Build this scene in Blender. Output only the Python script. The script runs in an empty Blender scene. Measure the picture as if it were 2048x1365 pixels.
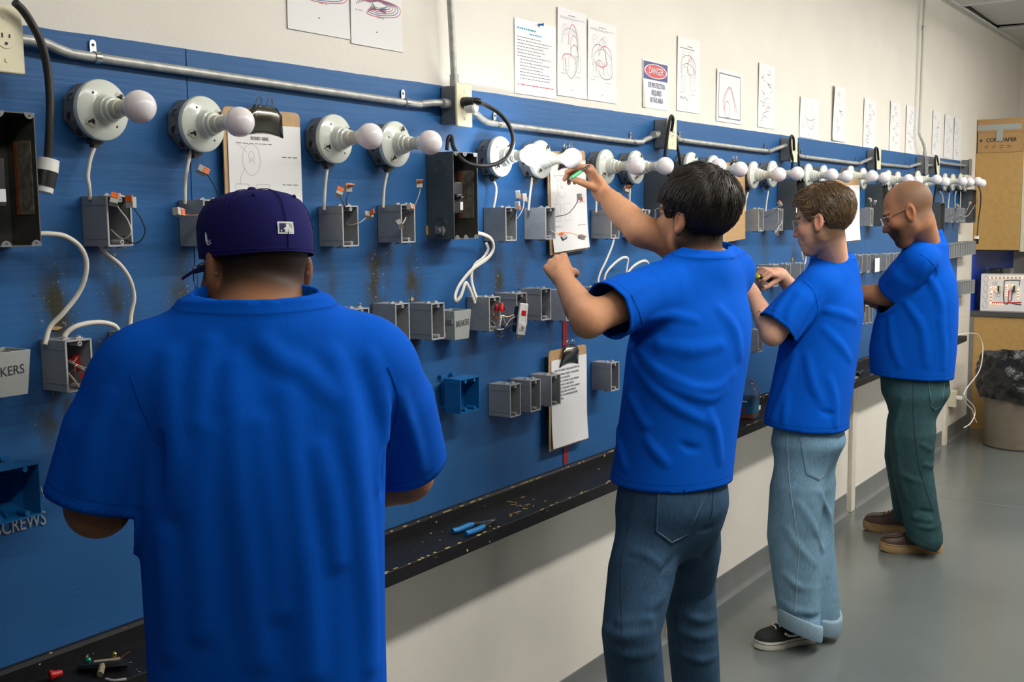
import bpy, bmesh, math, random
import numpy as np
from mathutils import Vector, Matrix
random.seed(7); np.random.seed(7)
S = bpy.context.scene
COL = S.collection
R = math.radians
PI = math.pi

# ------------------------------------------------------------------ camera
CAM_F = 2250.0                       # focal length in pixels of the 2048 x 1365 frame
PSI, PITCH, ROLL = 0.5975382588, 0.1112629149, R(-0.6)
CAMP = np.array([0.0, -1.88, 1.655])
_F = np.array([math.cos(PITCH)*math.cos(PSI), math.cos(PITCH)*math.sin(PSI), -math.sin(PITCH)])
_R0 = np.array([math.sin(PSI), -math.cos(PSI), 0.0]); _U0 = np.cross(_R0, _F)
_R = math.cos(ROLL)*_R0 + math.sin(ROLL)*_U0
_U = -math.sin(ROLL)*_R0 + math.cos(ROLL)*_U0
cam_data = bpy.data.cameras.new('camera'); cam = bpy.data.objects.new('camera', cam_data); COL.objects.link(cam)
cam_data.sensor_width = 36.0; cam_data.lens = 36.0*CAM_F/2048.0; cam_data.clip_start = 0.05
M = Matrix(((_R[0], _U[0], -_F[0], CAMP[0]), (_R[1], _U[1], -_F[1], CAMP[1]), (_R[2], _U[2], -_F[2], CAMP[2]), (0, 0, 0, 1)))
cam.matrix_world = M
S.camera = cam

def ray(px, py):
    return _F + _R*(px-1024.0)/CAM_F - _U*(py-682.5)/CAM_F
def at(px, py, Y=0.0):               # survey: where the sight line of a photo point meets the plane at distance -Y from the wall
    d = ray(px, py); t = (Y-CAMP[1])/d[1]; return CAMP + t*d
def atx(px, py, X):
    d = ray(px, py); t = (X-CAMP[0])/d[0]; return CAMP + t*d
def atz(px, py, Z):
    d = ray(px, py); t = (Z-CAMP[2])/d[2]; return CAMP + t*d

# ------------------------------------------------------------------ colour management, world, light
S.view_settings.view_transform = 'Standard'; S.view_settings.look = 'None'
S.view_settings.gamma = 1.0; S.view_settings.use_curve_mapping = False
S.view_settings.exposure = 0.66
w = bpy.data.worlds.new('world'); S.world = w; w.use_nodes = True
w.node_tree.nodes['Background'].inputs['Color'].default_value = (0.9, 0.95, 1.0, 1)
w.node_tree.nodes['Background'].inputs['Strength'].default_value = 0.15

CEIL = 3.017
def strip_light(name, x, y, power, lx=1.2, ly=0.16, col=(1.0, 0.965, 0.90)):
    L = bpy.data.lights.new(name, 'AREA'); L.shape = 'RECTANGLE'; L.size = lx; L.size_y = ly
    L.energy = power; L.color = col
    o = bpy.data.objects.new(name, L); COL.objects.link(o); o.location = (x, y, CEIL-0.142)
    return o
LIGHT_ROWS = [(x, -1.72, p) for x, p in ((-.2, 4.8), (1.15, 4.8), (2.5, 16), (3.85, 17), (5.2, 17), (6.55, 15), (7.9, 13))] + \
             [(x, -4.6, p) for x, p in ((3.3, 5), (5.3, 6), (7.3, 6), (9.3, 7))]
for x, y, pw in LIGHT_ROWS:
    strip_light('tube_light', x, y, pw)

# ------------------------------------------------------------------ object helpers
def tag(o, label=None, cat=None, group=None, kind=None):
    if label: o['label'] = label
    if cat: o['category'] = cat
    if group: o['group'] = group
    if kind: o['kind'] = kind
    return o
def thing(name, label, cat, loc=(0, 0, 0), group=None, rot=(0, 0, 0)):
    o = bpy.data.objects.new(name, None); COL.objects.link(o)
    o.location = loc; o.rotation_euler = rot; o.empty_display_size = 0.05
    return tag(o, label, cat, group)
ORD = ['first', 'second', 'third', 'fourth', 'fifth', 'sixth', 'seventh', 'eighth', 'ninth', 'tenth', 'eleventh', 'twelfth',
       'thirteenth', 'fourteenth', 'fifteenth', 'sixteenth', 'seventeenth', 'eighteenth', 'nineteenth', 'twentieth',
       'twenty-first', 'twenty-second', 'twenty-third', 'twenty-fourth', 'twenty-fifth']
def frame(d, up=(0, 0, 1)):
    d = np.asarray(d, float); d = d/np.linalg.norm(d); u = np.asarray(up, float)
    if abs(d @ u)/np.linalg.norm(u) > 0.97: u = np.array([1.0, 0, 0]) if abs(d[0]) < .9 else np.array([0, 1.0, 0])
    a = np.cross(u, d); a /= np.linalg.norm(a); b = np.cross(d, a)
    return a, b, d
def spline(pts, n=8):                # Catmull-Rom through points
    P = [np.asarray(p, float) for p in pts]
    if len(P) < 3: return P
    P = [2*P[0]-P[1]] + P + [2*P[-1]-P[-2]]; out = []
    for i in range(1, len(P)-2):
        for k in range(n):
            t = k/n; a, b, c, d = P[i-1], P[i], P[i+1], P[i+2]
            out.append(.5*((2*b)+(-a+c)*t+(2*a-5*b+4*c-d)*t*t+(-a+3*b-3*c+d)*t**3))
    out.append(P[-2]); return out

class MB:
    """collects shapes and links them as one mesh object"""
    def __init__(s): s.v = []; s.f = []; s.m = []
    def add(s, vs, fs, mi=0):
        o = len(s.v); s.v += [tuple(float(q) for q in p) for p in vs]
        s.f += [tuple(i+o for i in f) for f in fs]; s.m += [mi]*len(fs); return s
    def box(s, lo, hi, mi=0):
        (a, b, c), (d, e, f) = lo, hi
        v = [(a, b, c), (d, b, c), (d, e, c), (a, e, c), (a, b, f), (d, b, f), (d, e, f), (a, e, f)]
        return s.add(v, [(0, 3, 2, 1), (4, 5, 6, 7), (0, 1, 5, 4), (1, 2, 6, 5), (2, 3, 7, 6), (3, 0, 4, 7)], mi)
    def obox(s, c, ax, half, mi=0):  # oriented box
        c = np.asarray(c, float); A = [np.asarray(a, float) for a in ax]; v = []
        for z in (-1, 1):
            for x, y in ((-1, -1), (1, -1), (1, 1), (-1, 1)):
                v.append(c + A[0]*half[0]*x + A[1]*half[1]*y + A[2]*half[2]*z)
        return s.add(v, [(0, 3, 2, 1), (4, 5, 6, 7), (0, 1, 5, 4), (1, 2, 6, 5), (2, 3, 7, 6), (3, 0, 4, 7)], mi)
    def lathe(s, prof, org=(0, 0, 0), axis=(0, 0, 1), n=20, mi=0, caps=True, ph=0.0):
        a, b, d = frame(axis); org = np.asarray(org, float); v = []; f = []
        for r, h in prof:
            for k in range(n):
                t = 2*PI*k/n+ph; v.append(org + d*h + (a*math.cos(t)+b*math.sin(t))*r)
        for i in range(len(prof)-1):
            for k in range(n):
                k2 = (k+1) % n; f.append((i*n+k, i*n+k2, (i+1)*n+k2, (i+1)*n+k))
        if caps:
            f.append(tuple(range(n-1, -1, -1))); o = (len(prof)-1)*n; f.append(tuple(o+k for k in range(n)))
        return s.add(v, f, mi)
    def cyl(s, p, q, r, r2=None, n=12, mi=0, caps=True):
        p = np.asarray(p, float); q = np.asarray(q, float); L = np.linalg.norm(q-p)
        return s.lathe([(r, 0), (r if r2 is None else r2, L)], p, q-p, n, mi, caps)
    def tube(s, pts, r, n=8, mi=0, flat=None, ref=(0, 1, 0), caps=True):
        P = [np.asarray(p, float) for p in pts]; v = []; f = []; N = len(P)
        a = None
        for i in range(N):
            d = P[min(i+1, N-1)]-P[max(i-1, 0)]; d = d/(np.linalg.norm(d)+1e-12)
            if flat is not None:
                rf = np.asarray(ref, float); a = np.cross(d, rf)
                if np.linalg.norm(a) < 1e-3: a = frame(d)[0]
                a /= np.linalg.norm(a); b = np.cross(d, a); r1, r2 = r, flat
            else:
                if a is None: a = frame(d)[0]
                a = a - d*(a @ d); a /= np.linalg.norm(a); b = np.cross(d, a)
                r1 = r2 = (r[i] if hasattr(r, '__len__') else r)
            for k in range(n):
                t = 2*PI*k/n; v.append(P[i]+a*math.cos(t)*r1+b*math.sin(t)*r2)
        for i in range(N-1):
            for k in range(n):
                k2 = (k+1) % n; f.append((i*n+k, i*n+k2, (i+1)*n+k2, (i+1)*n+k))
        if caps: f.append(tuple(range(n-1, -1, -1))); f.append(tuple((N-1)*n+k for k in range(n)))
        return s.add(v, f, mi)
    def sphere(s, c, r, n=14, mi=0, sc=(1, 1, 1)):
        c = np.asarray(c, float); m = n//2; v = [c+np.array([0, 0, r*sc[2]])]; f = []
        for i in range(1, m):
            t = PI*i/m
            for k in range(n):
                u = 2*PI*k/n; v.append(c+np.array([r*sc[0]*math.sin(t)*math.cos(u), r*sc[1]*math.sin(t)*math.sin(u), r*sc[2]*math.cos(t)]))
        v.append(c-np.array([0, 0, r*sc[2]])); e = len(v)-1
        for k in range(n):
            k2 = (k+1) % n; f.append((0, 1+k, 1+k2)); f.append((e, 1+(m-2)*n+k2, 1+(m-2)*n+k))
        for i in range(m-2):
            for k in range(n):
                k2 = (k+1) % n; f.append((1+i*n+k, 1+(i+1)*n+k, 1+(i+1)*n+k2, 1+i*n+k2))
        return s.add(v, f, mi)
    def prism(s, poly, d0, d1, fn, mi=0):   # poly 2-D (counter-clockwise seen from d1), fn(u, v, d) -> 3-D
        n = len(poly); v = [fn(u, w_, d0) for u, w_ in poly]+[fn(u, w_, d1) for u, w_ in poly]
        f = [tuple(range(n-1, -1, -1)), tuple(range(n, 2*n))]+[(k, (k+1) % n, n+(k+1) % n, n+k) for k in range(n)]
        return s.add(v, f, mi)
    def sheet(s, fn, nu, nv, mi=0, th=None):   # grid fn(u, v) in 0..1; th(u, v) gives a back side
        v = [fn(i/nu, j/nv) for j in range(nv+1) for i in range(nu+1)]; w_ = nu+1
        f = [(j*w_+i, j*w_+i+1, (j+1)*w_+i+1, (j+1)*w_+i) for j in range(nv) for i in range(nu)]
        if th is not None:
            o = len(v); v += [th(i/nu, j/nv) for j in range(nv+1) for i in range(nu+1)]
            f += [(o+a[3], o+a[2], o+a[1], o+a[0]) for a in list(f)]
            ring = [i for i in range(w_)]+[j*w_+nu for j in range(1, nv+1)]+[nv*w_+i for i in range(nu-1, -1, -1)]+[j*w_ for j in range(nv-1, 0, -1)]
            for k in range(len(ring)):
                a, b = ring[k], ring[(k+1) % len(ring)]; f.append((b, a, o+a, o+b))
        return s.add(v, f, mi)
    def mesh(s, name, mats, angle=38, smooth=True):
        me = bpy.data.meshes.new(name); me.from_pydata(s.v, [], s.f)
        bm = bmesh.new(); bm.from_mesh(me); bmesh.ops.recalc_face_normals(bm, faces=bm.faces); bm.to_mesh(me); bm.free()
        for m in (mats if isinstance(mats, (list, tuple)) else [mats]): me.materials.append(m)
        if len(me.materials) > 1: me.polygons.foreach_set('material_index', s.m)
        if smooth:
            me.polygons.foreach_set('use_smooth', [True]*len(me.polygons)); me.update()
            me.set_sharp_from_angle(angle=R(angle))
        me.update(); return me
    def build(s, name, mats, parent=None, angle=38, smooth=True, bevel=None):
        o = bpy.data.objects.new(name, s.mesh(name, mats, angle, smooth)); COL.objects.link(o)
        if parent is not None: o.parent = parent
        if bevel:
            b = o.modifiers.new('bevel', 'BEVEL'); b.width = bevel; b.segments = 2; b.limit_method = 'ANGLE'; b.angle_limit = R(40)
        return o
def link(me, name, parent=None, loc=(0, 0, 0), rot=(0, 0, 0)):
    o = bpy.data.objects.new(name, me); COL.objects.link(o); o.location = loc; o.rotation_euler = rot
    if parent is not None: o.parent = parent
    return o
def copy_tree(o, parent=None):
    c = o.copy(); COL.objects.link(c); c.parent = parent
    for ch in list(o.children): copy_tree(ch, c)
    return c

# ------------------------------------------------------------------ materials
def mat(name, col, rough=0.5, metal=0.0, **k):
    """col linear RGB. noise=(scale, amount) colour mottling; bump=(scale, strength); stretch=(x,y,z)"""
    m = bpy.data.materials.new(name); m.use_nodes = True; nt = m.node_tree; N = nt.nodes; L = nt.links
    b = N['Principled BSDF']
    b.inputs['Base Color'].default_value = (*col, 1); b.inputs['Roughness'].default_value = rough; b.inputs['Metallic'].default_value = metal
    for key, val in k.get('inp', {}).items(): b.inputs[key].default_value = val
    tc = N.new('ShaderNodeTexCoord'); mp = N.new('ShaderNodeMapping'); L.new(tc.outputs['Object'], mp.inputs['Vector'])
    mp.inputs['Scale'].default_value = k.get('stretch', (1, 1, 1))
    src = None
    if 'attr' in k:                      # vertex colours of the thing itself
        at_ = N.new('ShaderNodeAttribute'); at_.attribute_name = k['attr']; src = at_.outputs['Color']
    if 'noise' in k:
        sc, am = k['noise']; nz = N.new('ShaderNodeTexNoise'); nz.inputs['Scale'].default_value = sc; nz.inputs['Detail'].default_value = 6
        L.new(mp.outputs['Vector'], nz.inputs['Vector'])
        mr = N.new('ShaderNodeMapRange'); mr.inputs[1].default_value = 0.3; mr.inputs[2].default_value = 0.7
        mr.inputs[3].default_value = 1-am; mr.inputs[4].default_value = 1+am; L.new(nz.outputs['Fac'], mr.inputs[0])
        mx = N.new('ShaderNodeVectorMath'); mx.operation = 'SCALE'
        if src is not None: L.new(src, mx.inputs[0])
        else: mx.inputs[0].default_value = col
        L.new(mr.outputs[0], mx.inputs['Scale']); src = mx.outputs[0]
    if 'chips' in k:                     # (scale, threshold, colour): worn specks
        sc, th, cc = k['chips']; nz = N.new('ShaderNodeTexNoise'); nz.inputs['Scale'].default_value = sc; nz.inputs['Detail'].default_value = 3
        L.new(mp.outputs['Vector'], nz.inputs['Vector'])
        mr = N.new('ShaderNodeMapRange'); mr.inputs[1].default_value = th; mr.inputs[2].default_value = th+0.02; L.new(nz.outputs['Fac'], mr.inputs[0])
        mx = N.new('ShaderNodeMix'); mx.data_type = 'RGBA'; L.new(mr.outputs[0], mx.inputs[0])
        if src is not None: L.new(src, mx.inputs[6])
        else: mx.inputs[6].default_value = (*col, 1)
        mx.inputs[7].default_value = (*cc, 1); src = mx.outputs[2]
    if src is not None: L.new(src, b.inputs['Base Color'])
    if 'bump' in k:
        sc, st = k['bump']; nz = N.new('ShaderNodeTexNoise'); nz.inputs['Scale'].default_value = sc; nz.inputs['Detail'].default_value = k.get('bdetail', 4)
        mp2 = N.new('ShaderNodeMapping'); mp2.inputs['Scale'].default_value = k.get('bstretch', k.get('stretch', (1, 1, 1)))
        L.new(tc.outputs['Object'], mp2.inputs['Vector']); L.new(mp2.outputs['Vector'], nz.inputs['Vector'])
        bp = N.new('ShaderNodeBump'); bp.inputs['Strength'].default_value = st; bp.inputs['Distance'].default_value = k.get('bdist', 0.002)
        L.new(nz.outputs['Fac'], bp.inputs['Height']); L.new(bp.outputs['Normal'], b.inputs['Normal'])
    return m
def srgb(r, g, b):
    f = lambda c: (c/255/12.92) if c/255 <= .04045 else ((c/255+.055)/1.055)**2.4
    return (f(r), f(g), f(b))
MT = {}
MT['wall'] = mat('wall_paint', (.755, .715, .64), .85, noise=(3, .03), bump=(140, .35), bdist=.0015)
MT['wallback'] = mat('wall_paint_back', (.74, .70, .62), .85, bump=(140, .3))
MT['walldim'] = mat('wall_low_bounce', (.16, .155, .145), .85)  # unseen walls, darkened to cut the light they bounce back
MT['ceil'] = mat('ceiling_tile', (.62, .62, .60), .9, noise=(60, .06), bump=(220, .5))
MT['grid'] = mat('ceiling_grid', (.66, .66, .64), .5)
MT['dark'] = mat('dark_gap', (.02, .02, .02), .8)
MT['floor'] = mat('floor_epoxy', (.115, .130, .125), .2, noise=(1.5, .08), bump=(9, .05), bdist=.004, inp={'Specular IOR Level': .45})
MT['base'] = mat('rubber_base', (.16, .165, .165), .5, noise=(6, .08))
MT['black'] = mat('black_paint', (.010, .010, .011), .5, noise=(30, .2), chips=(55, .70, (.55, .42, .20)), bump=(60, .3), inp={'Specular IOR Level': .25})
MT['blackp'] = mat('black_plastic', (.012, .012, .012), .35)
MT['rubber'] = mat('black_rubber', (.018, .018, .018), .5)
MT['grey'] = mat('grey_pvc', (.275, .285, .295), .5, noise=(90, .07), bump=(300, .08))
MT['grey2'] = mat('grey_pvc_light', (.30, .31, .315), .5, noise=(40, .1))
MT['bin'] = mat('pale_grey_plastic', (.34, .36, .34), .45, noise=(30, .05))
MT['tabs'] = mat('pale_grey_tab', (.42, .43, .43), .45)
MT['blue'] = mat('blue_pvc', (.004, .12, .34), .4, noise=(40, .06))
MT['panel'] = mat('dark_enclosure', (.075, .086, .086), .45, noise=(50, .12), bump=(200, .1))
MT['panelin'] = mat('dark_enclosure_inside', (.062, .062, .054), .5, noise=(25, .35))
MT['octo'] = mat('grey_steel_box', (.17, .175, .175), .45, .0, noise=(60, .15))
MT['steel'] = mat('galvanised', (.40, .40, .38), .48, .45, noise=(40, .22), bump=(90, .25))
MT['pipepaint'] = mat('pale_painted_pipe', (.52, .52, .46), .4)
MT['chrome'] = mat('bright_steel', (.65, .64, .60), .22, 1.0)
MT['clip'] = mat('clip_steel', (.22, .21, .18), .22, 1.0)
MT['porc'] = mat('white_porcelain', (.66, .69, .62), .16, noise=(8, .03))
MT['porcs'] = mat('socket_cream', (.62, .60, .50), .3)
MT['ivory'] = mat('ivory_plate', (.78, .72, .50), .35)
MT['slot'] = mat('slot_black', (.01, .01, .01), .6)
MT['cable'] = mat('white_cable', (.68, .64, .55), .45, noise=(30, .06))
MT['copper'] = mat('copper', (.80, .34, .16), .3, .9)
MT['wirew'] = mat('white_wire', (.66, .62, .56), .45)
MT['wireb'] = mat('black_wire', (.02, .02, .022), .4)
MT['wirer'] = mat('red_wire', (.55, .02, .07), .4)
MT['lever'] = mat('orange_lever', (.80, .16, .02), .4)
MT['leverb'] = mat('connector_grey', (.42, .40, .37), .4)
MT['red'] = mat('red_plastic', (.55, .012, .012), .35)
MT['redpaint'] = mat('red_paint', (.34, .015, .02), .5, noise=(40, .15))
MT['paper'] = mat('paper', (.78, .77, .76), .8)
MT['paper2'] = mat('paper_grey', (.70, .69, .70), .8)
MT['ink'] = mat('ink', (.16, .16, .17), .8)
MT['inkl'] = mat('ink_pale', (.36, .36, .40), .8)
MT['inkr'] = mat('ink_red', (.55, .08, .09), .8)
MT['inkb'] = mat('ink_blue', (.06, .10, .34), .8)
MT['inkt'] = mat('ink_teal', (.10, .36, .48), .8)
MT['sleeve'] = mat('sheet_protector', (.80, .80, .82), .12)
MT['hard'] = mat('hardboard', (.48, .30, .14), .55, noise=(70, .1))
MT['bulb'] = mat('bulb_glass', (.86, .82, .84), .22, inp={'Subsurface Weight': .25})
MT['white'] = mat('white_plastic', (.78, .77, .74), .35)
MT['white2'] = mat('off_white_paint', (.70, .65, .55), .5, noise=(20, .06))
MT['card'] = mat('cardboard', (.42, .25, .10), .8, noise=(50, .06))
MT['tape'] = mat('silver_tape', (.36, .38, .36), .4)
MT['brown'] = mat('tan_laminate', (.46, .28, .09), .5, noise=(30, .08))
MT['cream'] = mat('cream_edge', (.62, .58, .44), .5)
MT['counter'] = mat('counter_top', (.07, .072, .072), .35)
MT['bluewall'] = mat('blue_wall', (.004, .045, .40), .5)
MT['bag'] = mat('bin_liner', (.012, .012, .014), .32, bump=(14, 1.0), bdist=.02)
MT['can'] = mat('bin_plastic', (.16, .135, .10), .5, noise=(20, .1))
MT['pin'] = mat('blue_pin', (.02, .14, .45), .3)
MT['handle'] = mat('blue_grip', (.012, .16, .40), .35)
MT['tool'] = mat('tool_steel', (.04, .04, .042), .35, .6)
MT['signr'] = mat('sign_red', (.58, .045, .06), .5)
MT['signb'] = mat('sign_navy', (.03, .05, .17), .5)
MT['signw'] = mat('sign_white', (.80, .80, .80), .5)
MT['clear'] = mat('clear_plastic', (.93, .95, .97), .06, inp={'Transmission Weight': .92, 'IOR': 1.25})
MT['lens'] = mat('clear_lens', (.97, .98, 1.0), .03, inp={'Transmission Weight': 1.0, 'IOR': 1.05, 'Specular IOR Level': .9})
# ------------------------------------------------------------------ the room shell
X0, X1, Y1 = -3.2, 10.55, -7.0
YW = 0.02                                # the cream wall stands just behind the blue board
def struct(name, mb, m, **k):
    o = mb.build(name, m, **k); tag(o, kind='structure'); return o
struct('floor', MB().box((X0-.1, Y1-.1, -.1), (X1+.1, YW+.1, 0)), MT['floor'])
struct('wall_left', MB().box((X0-.1, YW, 0), (X1+.1, YW+.1, CEIL+.1)), MT['wall'])
struct('wall_back', MB().box((X1, Y1, 0), (X1+.1, YW, CEIL+.1)), MT['wallback'])
struct('wall_right', MB().box((X0-.1, Y1-.1, 0), (X1+.1, Y1, CEIL+.1)), MT['walldim'])
struct('wall_front', MB().box((X0-.1, Y1, 0), (X0, YW, CEIL+.1)), MT['walldim'])
ceil = struct('ceiling', MB().box((X0-.1, Y1-.1, CEIL+.07), (X1+.1, YW+.1, CEIL+.16)), MT['dark'])
# grid bars and lay-in tiles (0.61 x 1.22); real pieces near the camera's corner of view, one joined remainder elsewhere
gx = [X1-1.22*i for i in range(12)]; gy = [-.02-.61*j for j in range(12)]
bars = MB()
for x in gx: bars.box((x-.012, Y1, CEIL), (x+.012, YW, CEIL+.012))
for y in gy: bars.box((X0, y-.012, CEIL-.001), (X1, y+.012, CEIL+.011))
bo = bars.build('ceiling_grid', MT['grid'], ceil, smooth=False)
far = MB(); tile_me = MB().box((-.598, -.293, 0), (.598, .293, .015)).mesh('ceiling_tile', MT['ceil'], smooth=False)
rt = random.Random(3)
for i in range(11):
    for j in range(11):
        cx_, cy_ = gx[i]-.61, gy[j]-.305
        if i < 4 and j < 4:
            dz = .012+rt.uniform(-.001, .003)
            o = link(tile_me, 'ceiling_tile', ceil, (cx_, cy_, CEIL+dz), (rt.uniform(-.004, .004), rt.uniform(-.004, .004), 0))
            if (i, j) == (1, 0): o.location.x -= .06; o.location.z += .012; o.rotation_euler = (.03, .012, 0)
        else:
            far.box((max(cx_-.598, X0), max(cy_-.293, Y1), CEIL+.013), (cx_+.598, cy_+.293, CEIL+.028))
fo = far.build('ceiling_tiles_beyond', MT['ceil'], ceil, smooth=False); tag(fo, kind='stuff')
# wall angle at the ceiling
struct('trim_1', MB().box((X0, YW-.022, CEIL-.004), (X1, YW, CEIL+.02)), MT['grid'], smooth=False)
# baseboard in lengths between the battens, vertical battens on the lower wall
bx_ = [at(1337, 1262, YW)[0], at(1697, 1015, YW)[0], at(1885, 880, YW)[0]]
b0 = X0
cove = [(0, .112), (-.004, .112), (-.0055, .10), (-.0055, .022), (-.012, .008), (-.022, .0), (0, 0)]
def baseboard(name, xa, xb):
    m_ = MB(); m_.prism(cove, xa, xb, lambda u, v, d: (d, YW+u, v)); struct(name, m_, MT['base'], angle=50)
segs = [(X0, bx_[0]-.035), (bx_[0]+.05, bx_[1]-.05), (bx_[1]+.075, bx_[2]-.05), (bx_[2]+.09, 8.93)]
for i, (xa, xb) in enumerate(segs): baseboard('baseboard_left' if i == 0 else 'baseboard_left.%03d' % i, xa, xb)
for i, xx in enumerate(bx_):
    m_ = MB().box((xx-.025, YW-.022, 0), (xx+.045, YW, .772)); struct('trim_%d' % (i+2), m_, MT['white2'], bevel=.003)

# floor: one saw-cut joint across the room
jx = atz(1890, 997, 0)[0]
fl = bpy.data.objects['floor']
MB().box((jx-.003, Y1, .0002), (jx+.003, YW-.03, .0009)).build('floor_joint', MT['base'], fl, smooth=False)

# luminaires of the strip lights
for x, y, pw in LIGHT_ROWS:
    t = thing('strip_luminaire', '%s white ceiling strip light above the %s' % (ORD[LIGHT_ROWS.index((x, y, pw))], 'board' if y > -3 else 'middle of the room'), 'light', (x, y, CEIL), 'ceiling strip lights')
    MB().box((-.63, -.10, -.07), (.63, .10, 0)).build('housing', MT['white'], t, bevel=.006)
    dm = MB().box((-.61, -.085, -.135), (.61, .085, -.0705))          # deep lens, side glow added to brighten the ceiling and upper wall
    dim = pw < 4.9
    en = 'diffuser_glow_dim' if dim else 'diffuser_glow'
    e = bpy.data.materials.get(en)
    if e is None:
        e = mat(en, (.9, .9, .9), .5, inp={'Emission Color': (1, .965, .90, 1), 'Emission Strength': 3.0 if dim else 12.0})
    dm.build('diffuser', e, t, smooth=False)

# ------------------------------------------------------------------ blue plywood board
BT, BBOT = 2.003, .80
XS = [X0+2.0, at(372, 85, 0)[0], at(1334, 310, 0)[0], at(1334, 310, 0)[0]+2.44, at(1914, 560, 0)[0]]
wb = thing('wiring_board', 'long blue painted plywood practice board along the wall', 'board', (XS[1], 0, BBOT))
def blue_mat():
    m = bpy.data.materials.new('blue_paint'); m.use_nodes = True; nt = m.node_tree; N = nt.nodes; L = nt.links; b = N['Principled BSDF']
    b.inputs['Roughness'].default_value = .42; b.inputs['Specular IOR Level'].default_value = .22
    tc = N.new('ShaderNodeTexCoord')
    def noise(sc, det, st):
        mp = N.new('ShaderNodeMapping'); mp.inputs['Scale'].default_value = st; L.new(tc.outputs['Object'], mp.inputs['Vector'])
        n_ = N.new('ShaderNodeTexNoise'); n_.inputs['Scale'].default_value = sc; n_.inputs['Detail'].default_value = det; L.new(mp.outputs['Vector'], n_.inputs['Vector']); return n_.outputs['Fac']
    def rng(s, a, b_, c, d):
        r_ = N.new('ShaderNodeMapRange'); L.new(s, r_.inputs[0])
        for i, q in enumerate((a, b_, c, d)): r_.inputs[1+i].default_value = q
        return r_.outputs[0]
    def mixc(f, a, bcol):
        x_ = N.new('ShaderNodeMix'); x_.data_type = 'RGBA'; L.new(f, x_.inputs[0])
        if isinstance(a, tuple): x_.inputs[6].default_value = (*a, 1)
        else: L.new(a, x_.inputs[6])
        x_.inputs[7].default_value = (*bcol, 1); return x_.outputs[2]
    c = mixc(rng(noise(2.2, 5, (1, 1, 1)), .35, .65, 0, 1), (.020, .098, .265), (.028, .118, .305))
    at_ = N.new('ShaderNodeAttribute'); at_.attribute_name = 'stain'
    mul = N.new('ShaderNodeMath'); mul.operation = 'MULTIPLY'; L.new(at_.outputs['Fac'], mul.inputs[0])
    L.new(rng(noise(26, 8, (1, 1, .5)), .30, .56, 0, 1.2), mul.inputs[1])
    c = mixc(mul.outputs[0], c, (.040, .042, .030))
    mul2 = N.new('ShaderNodeMath'); mul2.operation = 'MULTIPLY'; L.new(at_.outputs['Fac'], mul2.inputs[0])
    L.new(rng(noise(120, 4, (1, 1, 1)), .66, .69, 0, .7), mul2.inputs[1])
    c = mixc(mul2.outputs[0], c, (.45, .40, .30))
    c = mixc(rng(noise(55, 2, (1, 1, 1)), .775, .785, 0, .9), c, (.006, .012, .03))      # nail and screw holes
    c = mixc(rng(noise(75, 2, (1, 1, 1.3)), .80, .81, 0, .8), c, (.40, .42, .44))     # chips
    L.new(c, b.inputs['Base Color'])
    bp = N.new('ShaderNodeBump'); bp.inputs['Strength'].default_value = .5; bp.inputs['Distance'].default_value = .0012
    L.new(noise(30, 5, (.22, 1, 3.2)), bp.inputs['Height']); L.new(bp.outputs['Normal'], b.inputs['Normal'])
    return m
MT['board'] = blue_mat()
STAINS = []          # (x, z, rx, rz, strength): greasy hand marks where cables are pushed in, above and under the boxes
for px, py, rx, rz, st in [(115, 620, .035, .09, 1), (115, 830, .04, .06, .9), (235, 610, .03, .08, .8), (215, 520, .03, .05, .7), (365, 600, .03, .09, .9),
                           (205, 690, .02, .05, .4), (665, 580, .03, .07, .5), (755, 560, .035, .10, 1), (828, 570, .03, .09, 1), (775, 510, .03, .05, .6),
                           (828, 695, .02, .05, .9), (998, 550, .03, .09, .9), (955, 560, .02, .05, .6), (1040, 540, .03, .08, .5), (1160, 540, .03, .08, .4),
                           (930, 700, .04, .05, .4), (1100, 690, .03, .05, .4), (945, 690, .03, .04, .4), (1530, 500, .04, .07, .6), (1588, 510, .03, .06, .6),
                           (1625, 480, .05, .06, .4), (1800, 480, .08, .06, .4), (100, 850, .03, .04, .5), (1200, 600, .03, .05, .3), (700, 700, .03, .03, .4)]:
    q = at(px, py, 0); STAINS.append((q[0], q[2], rx, rz, st))
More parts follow.
